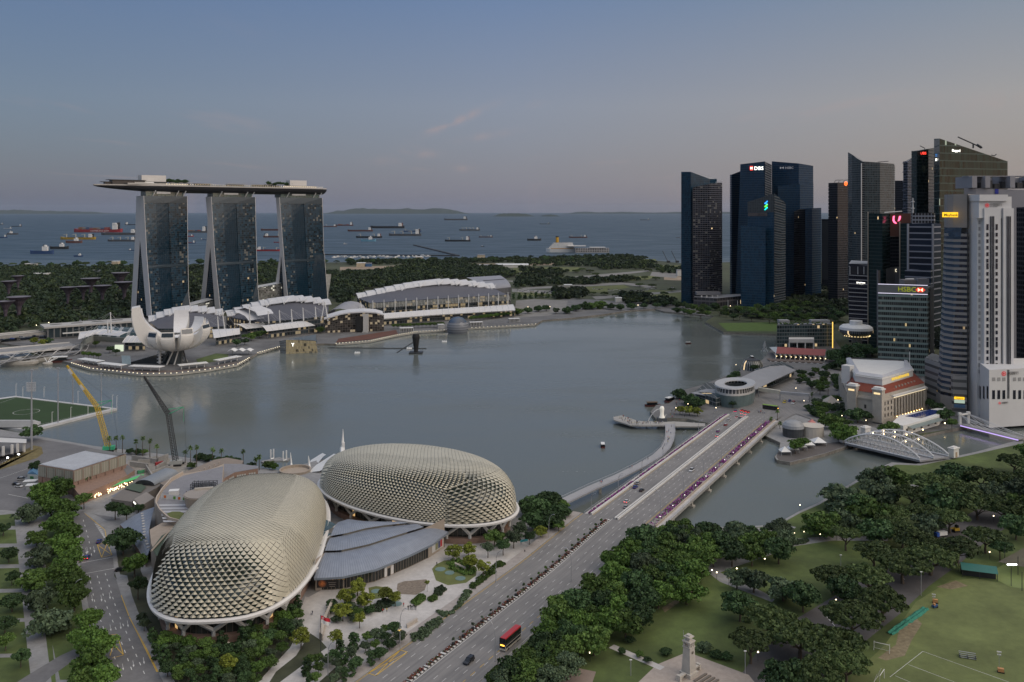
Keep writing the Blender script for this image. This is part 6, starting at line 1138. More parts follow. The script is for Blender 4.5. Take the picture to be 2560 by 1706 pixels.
q=MB();q.prism(tz([(378,1374),(374,1338),(420,1312),(480,1312),(420,1360),(390,1400)],9),-1,11.5-b.z);q.build("wall",TAN,wc);q=MB();q.face([(*p,9.1+2.45-b.z)for p in tz([(380,1372),(404,1340),(428,1325),(466,1318),(420,1358),(392,1392)],11.5)]);q.build("roof",mat("green_flat_roof",(.07,.10,.07),.9,var=.1),wc)
q=MB();q.tube([rel(G(378,1378,12)),rel(G(428,1322,12.2))],.5,4);q.build("parapet",mat("tan_parapet",(.45,.38,.31)),wc)
ar=thing("arcade_building","long flat-roofed tan arcade running up to a wider roof behind the palms","building",G(500,1200));b=V(ar.location);rel=relto(b)
for zz,pts,nm,m_ in ((9,[(400,1208),(535,1150),(566,1144),(608,1152),(605,1160),(560,1160),(545,1164),(420,1220)],"roof",mat("brown_flat_roof",(.24,.2,.165),.85,var=.08)),):q=MB();q.prism(tz(pts,zz),zz-.7-b.z,zz-b.z,bottom=1);q.build(nm,m_,ar)
A,B=V(G(420,1222,8)),V(G(548,1165,8));
q=MB();q.quad(rel((A.x,A.y+.5,2)),rel((B.x,B.y+.5,2)),rel((B.x,B.y+.5,5)),rel((A.x,A.y+.5,5)));q.build("wall",TAN,ar)
for i in range(11):
 p=A.lerp(B,i/10)-b;q=MB();q.box((p.x,p.y,2),(.5,.5,6.6),base=1);q.build("column",mat("tan_parapet",(.45,.38,.31)),ar)
 if i%2==0:q=MB();q.box((p.x,p.y-.4,5.2),(.3,.2,.7));q.build("lamp",WARM,ar)
cw_=thing("curved_brick_wall","curved brown brick wing with white windows behind the larger spiky shell","building",G(600,1200));b=V(cw_.location);rel=relto(b)
pc=poly([G(556,1208,9),G(560,1196,9),G(585,1182,9),(G(620,1176,9)),G(645,1172,9)],24);q=MB();q.loft([[rel((p.x,p.y,2))for p in pc],[rel(p)for p in pc],[rel(p+V((.5,.8,0)))for p in pc]]);q.build("wall",BRICK,cw_)
q=MB();q.face([rel(p)for p in pc]+[rel(p)for p in (G(646,1166,9),G(600,1160,9),G(560,1160,9),G(540,1190,9))]);q.build("roof",mat("terrace_paving",(.22,.22,.235)),cw_)
for i in range(4,23):
 if i%5==4:continue
 p=(pc[i]+pc[i+1])/2-b;e=(pc[i+1]-pc[i]);q=MB();q.box((p.x+.15,p.y-.25,4),(e.length*.7,.2,2.6),atan2(e.y,e.x));q.build("window",mat("pale_window",(.42,.43,.4),.4),cw_)
lt=thing("louvred_hall","brown brick hall with cream louvre panels and a white ribbed roof","building",G(260,1260));b=V(lt.location);rel=relto(b);hz_=15.5
cor=[G(96,1163,hz_),G(184,1178,hz_),G(315,1136,hz_),G(230,1123,hz_)]
pl=[rel(p)[:2]for p in cor];q=MB();q.prism(pl,0,7.2);q.build("wall",BRICK,lt);q=MB();q.prism(pl,7.2,hz_-2);q.build("upper_wall",mat("brown_frame",(.27,.2,.155),.8,var=.08),lt)
q=MB();c_=sum((V(p)for p in pl),V((0,0)))/4;q.face([(*(V(p)+(c_-V(p))*.02),hz_-1.7)for p in pl]);q.build("roof",mat("white_ribbed_roof",(.40,.42,.45),.6,var=.25,scale=.35),lt)
q=MB()
for i in range(32):
 a=V(pl[0]).lerp(V(pl[3]),.03+i*.026);c2=V(pl[1]).lerp(V(pl[2]),.03+i*.026);d_=(c2-a).normalized();q.quad((*a.lerp(c2,.03),hz_-1.55),(*a.lerp(c2,.97),hz_-1.55),(*(a.lerp(c2,.97)+V((-d_.y,d_.x))*.5),hz_-1.5),(*(a.lerp(c2,.03)+V((-d_.y,d_.x))*.5),hz_-1.5))
q.build("roof_panel_strip",mat("roof_white_strip",(.58,.6,.63),.5,var=.1),lt)
q=MB();q.face([(*V(pl[a]).lerp(V(pl[c]),f),hz_-1.4)for a,c,f in ((0,3,.84),(1,2,.84),(1,2,.98),(0,3,.98))]);q.build("roof_felt",mat("roof_felt_grey",(.16,.16,.16),.9,var=.1),lt)
for (a,c,n)in ((0,1,4),(1,2,6)):
 A,B=V(pl[a]),V(pl[c]);e=(B-A).normalized();n_=V((e.y,-e.x))*.25;l_=(B-A).length
 for i in range(n):
  p0,p1=A+e*l_*(i+.06)/n,A+e*l_*(i+.94)/n;q=MB();q.quad((*(p0+n_),7.4),(*(p1+n_),7.4),(*(p1+n_),13.2),(*(p0+n_),13.2));q.build("louvre_panel",facade("cream_louvre",glass=(.24,.235,.19),wall=(.36,.34,.29),fh=20,bw=1.9,sp=0,mw=.2,lit=0,ior=1.45,rough=.5,vary=.12),lt)
 for i in range(n):q=MB();p0=A+e*l_*(i+.5)/n+n_*.6;q.box((*p0,0),(.35,.35,7),atan2(e.y,e.x),base=1);q.build("pilaster",mat("dark_brick",(.14,.09,.07),.85),lt)
an=thing("brick_annex","low brown brick annex at the end of the louvred hall","building",G(320,1190));b=V(an.location);rel=relto(b);q=MB();q.prism(tz([(200,1245),(318,1195),(337,1180),(318,1165),(250,1190),(180,1220)],6),-1,5.2);q.build("wall",BRICK,an);q=MB();q.face([(*p,5.3)for p in tz([(318,1194),(336,1181),(319,1167),(310,1180)],6)]);q.build("roof",mat("roof_felt_grey",(.16,.16,.16)),an)
gw=thing("green_walkway","long green canopied dining walkway with strings of warm bulbs beside the brick hall","walkway",G(290,1230));b=V(gw.location);rel=relto(b)
A,B=V(G(208,1236,5)),V(G(358,1188,5));e=(B-A).normalized();n_=V((-e.y,e.x,0));q=MB();q.loft([[rel(p+n_*o_+V((0,0,z_)))for p in (A,B)]for o_,z_ in ((-1.8,-.3),(0,.5),(1.8,-.1))]);q.build("canopy",mat("green_canopy",(.06,.30,.10),.5,emit=(.1,.6,.2),es=.12),gw)
q=MB();q.loft([[rel(p+n_*o_+V((0,0,z_)))for p in (A,B)]for o_,z_ in ((1.8,-.1),(4.4,-.2))]);q.build("roof",mat("grey_awning",(.25,.27,.29),.7),gw);q=MB();q.loft([[rel(p+n_*4.3+V((0,0,z_)))for p in (A,B)]for z_ in (-3,-.2)]);q.build("wall",mat("restaurant_front",(.05,.05,.05),.6),gw)
bulb=MB();bulb.blob((0,0,0),(.3,.3,.3),6,4,0);clones(bulb,"bulb",glow("festoon_bulb",(1,.70,.38),2.2),gw,[rel(A.lerp(B,random.random())-n_*RU(2.5,6.5)-V((0,0,RU(.2,1.6))))for _ in range(96)])
mr=thing("vaulted_restaurant","low dark restaurant with grey vaulted roof, green flat roof and a lit name","building",G(330,1250));b=V(mr.location);rel=relto(b)
q=MB();q.prism(tz([(278,1248),(330,1255),(400,1215),(400,1190),(352,1188),(310,1222)],7),0,5);q.build("wall",mat("taupe_wall",(.17,.155,.14),.8,var=.08),mr)
A,B=V(G(362,1212,7.5)),V(G(422,1182,7.5));e=(B-A).normalized();n_=V((-e.y,e.x,0));rows=[[rel(p-n_*6*cos(t)+V((0,0,2.6*sin(t))))for p in (A,B)]for t in [pi*i/10 for i in range(11)]];q=MB();q.loft(rows);q.build("roof",mat("vault_roof_grey",(.24,.26,.28),.5,.2,var=.06),mr,smooth=True);q=MB();q.face([r_[0]for r_ in rows]);q.build("vault_end",DARK,mr)
q=MB();q.face([(*p,5.6)for p in tz([(312,1222),(352,1232),(366,1218),(345,1206),(330,1210)],7.5)]);q.build("roof",mat("green_flat_roof",(.07,.10,.07)),mr)
q=MB();q.face([(*p,4.2)for p in tz([(278,1242),(330,1252),(338,1238),(305,1226)],6)]);q.build("awning",mat("blue_grey_awning",(.15,.165,.2),.6),mr)
q=MB();q.prism(tz([(335,1250),(352,1268),(386,1246),(366,1232)],8),0,6.4);q.build("sign_block",mat("taupe_block",(.26,.235,.21),.8,var=.06),mr)
A,B=V(G(335,1250,8)),V(G(352,1268,8));e=(B-A).normalized();p=A+e*.3+V((e.y,-e.x,0))*.3-b;text("YOUNGS",1.25,"sign_lettering",MATS["white_sign_light"],mr,(p.x,p.y,4.6),atan2(e.y,e.x),.05,xs=.9)
for f in (.35,.65):q=MB();p=V(G(300+40*f,1258,4))-b;q.box((p.x,p.y-.5,.5),(1.6,.3,2.2),base=1);q.build("lit_doorway",glow("restaurant_light",(1,.5,.25),.9),mr)
sh=thing("site_hut","small hut with blue pitched roof and a green sign beside the brick hall","hut",G(86,1196));b=V(sh.location);rel=relto(b);pl=tz([(68,1192),(95,1195),(95,1178),(80,1172)],4.5)
q=MB();q.prism(pl,0,4.2);q.build("wall",mat("pale_green_hut",(.42,.46,.44),.7),sh);p=[V((*x,4.2))for x in pl];m0,m1=(p[0]+p[1])/2+V((0,0,1.8)),(p[2]+p[3])/2+V((0,0,1.8));q=MB();q.face([p[0],m0,m1,p[3]]);q.face([p[1],p[2],m1,m0]);q.face([p[0],p[1],m0]);q.build("roof",mat("blue_metal_roof",(.10,.22,.36),.5,var=.1),sh)
e=(p[1]-p[0]).normalized();A=p[0].lerp(p[1],.3)+V((0,-.2,-2));q=MB();q.box((A.x+1,A.y-.1,A.z),(2.6,.1,1.5),atan2(e.y,e.x));q.build("sign_panel",mat("green_sign",(.03,.16,.05),.5),sh)
for i,(px,py,lab)in enumerate(((76,1212,"white flat awning in front of the blue-roofed hut"),(80,1222,"grey and white cabin by the awning of the blue-roofed hut"))):o=thing("site_cabin",lab,"cabin",G(px,py));q=MB();q.box((0,0,0),(6.5-i,3.6,2.2),.2,base=1);q.build("wall",mat("cabin_grey",(.3,.32,.33),.7),o);q=MB();q.box((0,0,2.2),(7-i,4.2,.25),.2,base=1);q.build("roof",WHITE,o)
cs=thing("unfinished_structure","unfinished grey concrete walls of the building site by the water","building site",G(390,1185));b=V(cs.location);rel=relto(b)
for (x0,y0,x1,y1,h_)in ((325,1166,372,1172,3),(345,1160,400,1156,2.5),(372,1190,420,1172,2.2),(365,1176,380,1200,3.5),(395,1160,420,1150,4),(330,1150,390,1160,3),(390,1180,415,1165,3.5),(348,1185,372,1180,2.6),(410,1182,432,1172,2.5)):
 A,B=V(G(x0,y0)),V(G(x1,y1));c_=(A+B)/2-b;d_=B-A;q=MB();q.box((c_.x,c_.y,0),(d_.length,.7,h_),atan2(d_.y,d_.x),base=1);q.build("wall",CONC,cs)
q=MB();q.face([rel(G(a,c,2.05))for a,c in ((318,1150),(392,1140),(470,1155),(470,1180),(400,1200),(340,1190),(320,1170))]);q.build("slab",mat("site_slab",(.27,.25,.22),.9,var=.3,scale=.3),cs)
for (px,py,m_,s_)in ((440,1163,mat("site_blue",(.03,.05,.3),.6),5),(398,1163,mat("site_red",(.3,.03,.03),.6),5),(352,1184,mat("site_green",(.05,.25,.12),.6),4)):q=MB();p=V(G(px,py))-b;q.box((p.x,p.y,0),(s_,1.4,2),random.random(),base=1);q.build("site_material",m_,cs)
wt=thing("tensile_stage","white winged fabric canopy with a tall white spire at the water's edge","stage canopy",G(790,1180));b=V(wt.location);rel=relto(b)
def pt(px,py,d):return rel(W(px,py,d))
q=MB();q.loft([[pt(735,1172,545),pt(775,1152,555),pt(806,1133,560)],[pt(748,1176,538),pt(785,1158,545),pt(815,1137,552)],[pt(762,1174,535),pt(790,1165,540),pt(808,1142,548)]]);q.build("fabric",WHITE,wt,smooth=True)
q=MB();q.loft([[pt(752,1183,528),pt(790,1163,538),pt(834,1135,550)],[pt(775,1181,522),pt(815,1160,532),pt(850,1136,545)],[pt(800,1178,520),pt(828,1160,526),pt(852,1150,535)]]);q.build("fabric",WHITE,wt,smooth=True)
q=MB();q.loft([[pt(812,1178,518),pt(832,1146,534),pt(852,1136,548)],[pt(838,1182,512),pt(846,1160,520),pt(860,1148,530)]]);q.build("fabric",WHITE,wt,smooth=True)
q=MB();q.tube([pt(854,1180,515),pt(856,1120,540),pt(857,1105,540),pt(857.5,1073,540)],[1.3,1.5,.9,.1],6);q.box(pt(858.5,1114,539),(1.4,1.4,4));q.build("spire",WHITE,wt)
for px,y0,y1 in ((731,1184,1132),(776,1180,1140),(837,1178,1142)):q=MB();q.tube([pt(px,y0,530),pt(px-3,(y0+y1)/2,535),pt(px-5,y1,535)],[.9,.6,.15],6);q.build("mast",WHITE,wt)
q=MB();q.lathe(rel(G(738,1180)),[(9,0),(9.4,1.8),(8.6,1.8),(8.6,.3),(0.1,.3)],24);q.build("round_terrace",TAN,wt);q=MB();q.face([rel(G(a,c,2.4))for a,c in ((720,1184),(800,1178),(870,1170),(900,1190),(820,1230),(760,1215))]);q.build("stage_floor",GPAVE,wt)
jt=thing("floating_jetty","small grey floating jetty with white pile frames behind the palms","jetty",G(690,1148,0));b=V(jt.location);rel=relto(b)
A,B=V(G(655,1154,1)),V(G(702,1143,1));d_=B-A;q=MB();c_=(A+B)/2-b;q.box((c_.x,c_.y,0),(d_.length,3,.8),atan2(d_.y,d_.x),base=1);q.box(rel(G(705,1150,.3)),(9,6,.8));q.build("deck",GPAVE,jt)
for px,py in ((677,1148),(684,1146),(708,1152),(716,1150)):q=MB();p=rel(G(px,py,0));q.box((p[0],p[1],-1),(.7,.7,7),base=1);q.build("pile",WHITE,jt)
for (a,c)in (((677,1148),(684,1146)),((708,1152),(716,1150))):q=MB();q.tube([rel(G(*a,5.5)),rel(G(*c,5.5))],.4,4);q.build("frame_beam",WHITE,jt)
fl_=thing("floating_pitch","green floating football platform with white edges on the bay","platform",G(120,1035,0));b=V(fl_.location);rel=relto(b);cn_=[(38,990),(293,1021),(75,1076),(-260,1032)]
q=MB();q.prism([rel(G(a,c,1.6))[:2]for a,c in cn_],-.5,1.6);q.build("deck",mat("platform_edge",(.48,.48,.48),.7,var=.12),fl_);q=MB();q.face([rel(G(a,c,1.65))for a,c in ((40,993),(276,1022),(75,1070),(-235,1032))]);q.build("turf",mat("dark_turf",(.022,.05,.012),.95,var=.12,scale=.05),fl_)
q=MB();c0=V(G(66,1030,1.7))-b
for i in range(28):a0,a1=2*pi*i/28,2*pi*(i+1)/28;q.face([(c0.x+r_*cos(a),c0.y+r_*sin(a),c0.z)for r_,a in ((9.1,a0),(9.4,a0),(9.4,a1),(9.1,a1))])
for (a,c)in (((0,1008),(40,994)),((40,994),(270,1022)),((270,1022),(80,1066))):A,B=V(G(*a,1.7))-b,V(G(*c,1.7))-b;d_=(B-A).normalized();n_=V((-d_.y,d_.x,0))*.12;q.face([A+n_,A-n_,B-n_,B+n_])
q.build("pitch_marking",LINE,fl_)
gs=thing("grandstand","white seating stand at the near edge of the floating platform","stand",G(20,1068));q=MB()
for i in range(5):q.box((0,i*2,0),(38,2,1+.8*(5-i)),.0,base=1)
q.build("tier_siding",mat("stand_white",(.45,.46,.47),.7,var=.08),gs)
for i,(px,py,y1,lab)in enumerate(((79,1125,923,"tall floodlight mast with a square lamp panel behind the heart-shaped tree"),(145,1056,918,"tall thin lamp mast standing on the pitch edge"),(182,1008,920,"tall thin lamp mast at the far side of the pitch"),(253,1020,932,"tall thin lamp mast at the bay corner of the pitch"))):
 A=V(G(px,py,2));o=thing("floodlight_mast",lab,"floodlight mast",A,group="masts round the floating pitch");H_=ZA(y1,A.y)-A.z;q=MB();q.tube([(0,0,0),(0,0,H_)],[.75 if i==0 else .5,.35 if i==0 else .25],8);q.build("pole",STEEL,o)
 if i==0:
  q=MB();zc_=ZA(967,A.y)-A.z;w_=24/F*A.y
  for r_ in range(6):
   for c2 in range(6):q.box((-w_/2+w_*(c2+.5)/6,-.6,zc_-w_/2+w_*(r_+.5)/6),(w_/6*.75,.3,w_/6*.7))
  q.build("lamp_panel",mat("lamp_glass_grey",(.45,.46,.47),.4),o)
 q=MB();q.box((0,0,H_-.8),(2.2,.8,.8));q.build("lamp_head",STEEL,o)
for i,(px,py,y1)in enumerate(((130,1061,1030),(177,1049,1018),(220,1038,1014),(281,1019,988),(292,1020,989),(110,994,968),(57,994,967),(40,992,960),(195,1007,978))):
 A=V(G(px,py,1.6));o=thing("pitch_lamp_post",f"slim white post on the floating pitch rim, {nth(i)} from its near corner","lamp post",A,group="slim posts round the floating pitch");q=MB();q.tube([(0,0,0),(0,0,ZA(y1,A.y)-1.6)],.16,5);q.build("pole",WHITE,o);q=MB();q.box((.5,0,ZA(y1,A.y)-1.7),(1.2,.3,.2));q.build("lamp_head",WHITE,o)
def crane(lab,base,elbow,tip,d,m_,mast,green,slab_):
 o=thing("crawler_crane",lab,"crane",G(*base));b=V(o.location);d=b.y;rel=relto(b)
 def lattice(nm,p0,p1,r0,r1,n,mm):
  p0,p1=V(p0),V(p1);ax=(p1-p0);u=ax.normalized().cross(V((0,1,0))).normalized();v=ax.normalized().cross(u);q=MB();cs_=[(u+v),(u-v),(-u-v),(-u+v)]
  for c_ in cs_:q.tube([p0+c_*r0,p1+c_*r1],.24,4)
  for i in range(n):
   a,c2=i/n,(i+1)/n;ra,rb_=r0+(r1-r0)*a,r0+(r1-r0)*c2
   for k in range(4):q.tube([p0+ax*a+cs_[k]*ra,p0+ax*c2+cs_[(k+1)%4]*rb_],.15,3)
  q.build(nm,mm,o)
 B0,E,T=V((0,0,1.5)),V(rel(W(*elbow,d))),V(rel(W(*tip,d-6)))
 lattice("mast_lattice",B0,E,1.25,1.1,18,m_);lattice("jib_lattice",E,T,1.0,.35,16,mast)
 q=MB();bk=E+V((9.5,0,4.5));q.tube([E,bk],.22,4);q.tube([E+V((0,0,3)),bk],.18,4);q.tube([bk,bk+V((0,0,-9))],.12,3);q.build("gantry_strut",green,o)
 q=MB();q.tube([bk,T],.07,3);q.tube([bk,V((6,2,2))],.07,3);q.tube([T,T+V((0,0,-12))],.05,3);q.build("hoist_cable",DARK,o)
 q=MB();q.box((0,0,.9),(7,4,2.4),.2,base=1);q.build("cab",slab_,o)
 for s_ in (-2.4,2.4):q=MB();q.box((0,s_,0),(8,1.2,1.1),.2,base=1);q.build("track",BLACK,o)
 q=MB();q.box((0,0,0),(.9,.25,5.5),base=1)
 return o
YEL=mat("crane_yellow",(.50,.34,.015),.5,var=.1);CGR=mat("crane_green",(.05,.40,.2),.5);
c1=crane("tall yellow lattice crane with green strut behind the brick hall",(272,1128),(243,1018),(167,914),590,YEL,YEL,CGR,CGR)
q=MB();b=V(c1.location);E,T=V(W(243,1018,b.y))-b,V(W(167,914,b.y-6))-b
for f in (.48,.86):
 p,p2=E.lerp(T,f-.06),E.lerp(T,f+.06);q.quad(p+V((-.7,-1.1,-.4)),p+V((.7,-1.1,.4)),p2+V((.6,-.9,.4)),p2+V((-.6,-.9,-.4)))
q.build("boom_panel_frame",OFFWHITE,c1)
crane("black lattice crane standing on the building site by the palms",(440,1164),(421,1036),(360,941),520,DARK,DARK,CGR,mat("crane_cab_grey",(.35,.36,.34),.6))
vb=thing("viaduct_stand","grey concrete raised viaduct building with open columns at the photo's edge","building",G(20,1150));b=V(vb.location);rel=relto(b)
q=MB();q.face([rel(G(a,c,9))for a,c in ((-120,1088),(66,1098),(66,1108),(-120,1102))]);q.loft([[rel(G(a,c,z))for a,c in ((-120,1102),(66,1108))]for z in (9,7)]);q.build("deck",OFFWHITE,vb)
q=MB();q.face([rel(G(a,c,2+z))for a,c,z in ((-120,1168,0),(60,1128,0),(60,1128,4),(-120,1168,6))]);q.build("wall",CONC,vb)
for px in (8,30,44,60):q=MB();p=rel(G(px,1143-px*.2));q.box((p[0],p[1],0),(1.2,1.2,6.5),base=1);q.build("column",OFFWHITE,vb)
for px in (20,48):q=MB();p=rel(G(px,1150-px*.3,4));q.box((p[0],p[1]-.5,p[2]),(1,.4,.6));q.build("lamp",COOL,vb)
# ---------------------------------------------------------------- the old post-office hotel and its river front
HST=mat("hotel_pale_granite",(.44,.40,.34),.75,var=.10,scale=.3);HWH=mat("hotel_white_stucco",(.66,.65,.62),.65,var=.05);RTILE=mat("red_roof_tiles",(.20,.045,.025),.8,var=.2,scale=.8)
WIN=mat("hotel_window",(.06,.055,.05),.3,var=.4,scale=.5)
fh=thing("grand_hotel","pale stone classical hotel with columns, red tiled mansard and white upper block","hotel",(300,690,3));b=V(fh.location);rel=relto(b)
PL=[(257,660),(275,642),(329,686),(340,735),(284,750)]
def inset(pl,d):
 c=V((sum(p[0]for p in pl),sum(p[1]for p in pl)))/len(pl);return [tuple(c+(V(p)-c)*(1-d/(V(p)-c).length))for p in pl]
L2=lambda pl:[(x-b.x,y-b.y)for x,y in pl]
q=MB();q.prism(L2(PL),-1,17.5);q.build("wall",HST,fh);q=MB();q.prism(L2(inset(PL,-1.0)),15.6,16.8,bottom=1);q.prism(L2(inset(PL,-.4)),5.6,6.1,bottom=1);q.prism(L2(inset(PL,-.6)),-1,2.4);q.build("cornice",HST,fh)
q=MB();q.prism(L2(inset(PL,2)),17.5,20.6);q.build("attic_wall",HST,fh);A_,B_=L2(inset(PL,1.5)),L2(inset(PL,9.5));q=MB()
for i in range(5):j=(i+1)%5;q.quad((*A_[i],20.6),(*A_[j],20.6),(*B_[j],25.6),(*B_[i],25.6))
q.build("mansard_roof",RTILE,fh)
UP=inset(PL,10);q=MB();q.prism(L2(UP),20,31.4);q.build("upper_wall",HWH,fh);q=MB();q.prism(L2(inset(PL,9.3)),29.9,30.5,bottom=1);q.build("upper_cornice",HWH,fh)
q=MB();q.face([(*p,31.2)for p in L2(inset(PL,17))]);q.build("atrium_roof",mat("grey_atrium_glass",(.13,.15,.155),.35,var=.2,scale=.4),fh);q=MB();q.loft([[(*p,31.45)for p in L2(inset(PL,10.2))]+[(*L2(inset(PL,10.2))[0],31.45)],[(*p,32.6)for p in L2(inset(PL,16))]+[(*L2(inset(PL,16))[0],32.6)]]);q.build("roof_ring",mat("pale_roof_ring",(.42,.43,.46),.6,var=.12,scale=.2),fh)
q=MB();p=inset(PL,14)[4];q.box((268-b.x,690-b.y,20),(7,7,14),.7,base=1);q.build("stair_block",HWH,fh)
def face_pts(i,f,pl=PL,off=0.0):a,c=V(pl[i]),V(pl[(i+1)%5]);e=(c-a).normalized();n=V((e.y,-e.x));return a.lerp(c,f)+n*off-V((b.x,b.y)),atan2(e.y,e.x)
for k in range(11):(x,y),rz=face_pts(1,.26+.064*k,off=.9);q=MB();q.cyl((x,y,2.2),.85,13.2,10,.72);q.build("column",HST,fh)
(x,y),rz=face_pts(1,.58,off=.5);q=MB();q.box((x,y,16.9),(52,2.4,1.3),rz,base=1);q.build("balcony",HWH,fh);q=MB();q.box((x,y-.9,16.7),(50,.3,.35),rz);q.build("balcony_light_strip",glow("hotel_uplight",(1,.82,.5),.9),fh)
for k in range(10):
 (x,y),rz=face_pts(1,.292+.064*k,off=.12)
 for z in (3.2,7,11):q=MB();q.box((x,y,z),(1.6,.2,2.4),rz,base=1);q.build("window",WIN,fh)
 (x,y),rz=face_pts(1,.26+.064*k,off=1.9);q=MB();q.box((x,y,2.1),(.5,.5,.5),rz);q.build("uplight",glow("hotel_uplight_lamp",(1,.62,.22),4.0),fh)
for f in (.05,.12,.19):
 for z in (3.5,8,12.2):(x,y),rz=face_pts(1,f,off=.12);q=MB();q.box((x,y,z),(1.5,.2,2.6),rz,base=1);q.build("window",WIN,fh)
for f in (.2,.5,.8):
 for z in (3.5,8.5):(x,y),rz=face_pts(0,f,off=.12);q=MB();q.box((x,y,z),(1.5,.2,2.8),rz,base=1);q.build("window",WIN,fh)
for k in range(13):
 for z in (3.2,7,11):(x,y),rz=face_pts(4,.06+.07*k,off=.12);q=MB();q.box((x,y,z),(1.5,.2,2.4),rz,base=1);q.build("window",WIN,fh)
for k in range(9):(x,y),rz=face_pts(1,.2+.085*k,UP,.12);q=MB();q.box((x,y,22.5),(2.0,.2,2.6),rz,base=1);q.build("window",WIN,fh)
for k in range(7):(x,y),rz=face_pts(1,.34+.085*k,inset(PL,5.6),.3);q=MB();q.box((x,y,22.6),(1.7,.9,1.6),rz);q.build("roof_window",mat("dormer_grey",(.34,.3,.27),.5),fh)
for k in range(14):(x,y),rz=face_pts(4,.1+.06*k,inset(PL,5.6),.3);q=MB();q.box((x,y,22.8),(1.2,.8,1.4),rz);q.build("roof_window",MATS["dormer_grey"],fh)
for k in range(12):(x,y),rz=face_pts(4,.06+.08*k,off=.6);q=MB();q.cyl((x,y,2),.7,13,8);q.build("column",HST,fh)
for f in (.12,.88):
 (x,y),rz=face_pts(0,f,off=-.6);q=MB();q.box((x,y,0),(7,6,24),rz,base=1);q.build("corner_tower",HST,fh);q=MB();q.box((x,y,24),(8,7,.8),rz,base=1);q.box((x,y,24.8),(6,5,1),rz,base=1);q.build("tower_cap",HWH,fh)
 n_=V((sin(rz),-cos(rz)));q=MB();q.box((x+n_.x*3.1,y+n_.y*3.1,21.4),(4.6,.2,1.3),rz);q.build("lit_oculus",glow("tower_glow",(1,.75,.4),.55),fh)
(x,y),rz=face_pts(1,.56,UP,.5);text("THE FULLERTON HOTEL",2.9,"sign_lettering",glow("yellow_roof_letters",(.85,.55,.05),.55),fh,(x,y,27.2),rz,.1,'CENTER',bold=.03)
(x,y),rz=face_pts(1,.97,UP,-2);q=MB();q.tube([(x,y,33),(x,y,45)],.18,5);q.build("flagpole",WHITE,fh)
ph=thing("pool_house","low white river-front wing of the stone hotel with a blue pool and a glass awning","building",G(2300,1078,3));b2=V(ph.location);r2=relto(b2)
pz=[G(2228,1080,3),G(2258,1086,3),G(2347,1060,3),(335,668,3),(287,640,3)];q=MB();q.prism([r2(p)[:2]for p in pz],-1,6);q.build("wall",HWH,ph);q=MB();q.face([r2((x,y,9.1))for x,y in ((289,636),(318,658),(326,652),(298,630))]);q.build("pool",mat("pool_water",(.01,.03,.16),.1),ph)
A,B=V(pz[1]),V(pz[2]);e=(B-A).normalized();n_=V((e.y,-e.x,0));q=MB();q.quad(*[r2(p+V((0,0,z)))for p,z in ((A+e*6+n_*4,3.6),(B+n_*4,3.6),(B,4.6),(A+e*6,4.6))]);q.build("awning",mat("awning_glass",(.2,.24,.23),.4),ph)
for f in (.1,.3,.5,.7,.9):q=MB();p=A.lerp(B,f)+n_*.1-b2;q.box((p.x,p.y,.6),(2.4,.2,2.6),atan2(e.y,e.x),base=1);q.build("window",WIN,ph)
for x,y,z in ((.05,0,0),(.35,0,0),(.98,0,0)):q=MB();p=A.lerp(B,x)+n_*5-b2;q.box((p.x,p.y,1.6),(.6,.6,.6));q.build("garden_lamp",WARM,ph)
# ---------------------------------------------------------------- water-front pavilions
def roofed(name,label,cat,base,walls,zw,roof,roofm,wallm,thick=.5):
 o=thing(name,label,cat,base);b_=V(base);q=MB();q.prism([(p[0]-b_.x,p[1]-b_.y)for p in walls],-.5,zw);q.build("wall",wallm,o);q=MB();q.face([tuple(V(p)-b_)for p in roof]);q.face([tuple(V(p)-b_-V((0,0,thick)))for p in roof[::-1]]);n=len(roof)
 for i in range(n):a,c=V(roof[i])-b_,V(roof[(i+1)%n])-b_;d=V((0,0,thick));q.face([a-d,c-d,c,a])
 q.build("roof",roofm,o);return o,b_
LVG=facade("waterfront_glass",glass=(.035,.05,.055),wall=(.26,.27,.27),fh=3.4,bw=5,sp=.18,mw=.07,lit=.05,ls=.3,vary=.5)
WROOF=mat("waterfront_grey_roof",(.27,.275,.29),.5,var=.08,scale=.1)
roofed("waterfront_restaurant","glass waterfront pavilion with a curved grey roof behind the park with the lion statue","restaurant",G(1790,1017),[G(1738,1000)[:2],G(1790,1019)[:2],G(1845,1006)[:2],G(1850,985)[:2],G(1765,978)[:2]],7.4,[G(1727,983,9),G(1796,994,8.6),G(1846,985,8.2),G(1850,979,9),G(1800,974,10.5),G(1764,973,10)],WROOF,LVG)
o=thing("oval_roof_building","building with an oval ring roof open in the middle beside the curved grey roof","building",G(1838,1000));b=V(o.location);c=V(G(1838,960,17))-b;rx,ry=51/F*730,24
def ov(k,z,n=36,dx=0,dy=0):return [(c.x+dx+rx*k*cos(2*pi*i/n)+7*k*sin(2*pi*i/n),c.y+dy+ry*k*sin(2*pi*i/n),z)for i in range(n)]
q=MB();q.loft([ov(1,15),ov(.98,15.9),ov(.56,15.2,dx=1,dy=2),ov(.54,14.4,dx=1,dy=2)],ring=True);q.build("ring_roof",mat("oval_roof",(.40,.41,.42),.5,var=.06),o);q=MB();q.loft([ov(.95,9.5),ov(.9,14.6)],ring=True);q.build("terrace_glazing",facade("terrace_frames",glass=(.05,.05,.05),wall=(.45,.44,.42),fh=6,bw=3,sp=.3,mw=.3,lit=.06,ls=.4),o);q=MB();q.loft([ov(.9,0),ov(.98,9.5)],ring=True);q.face(ov(.97,9.6));q.build("wall",mat("sea_green_glass_wall",(.13,.18,.18),.3,var=.15),o)
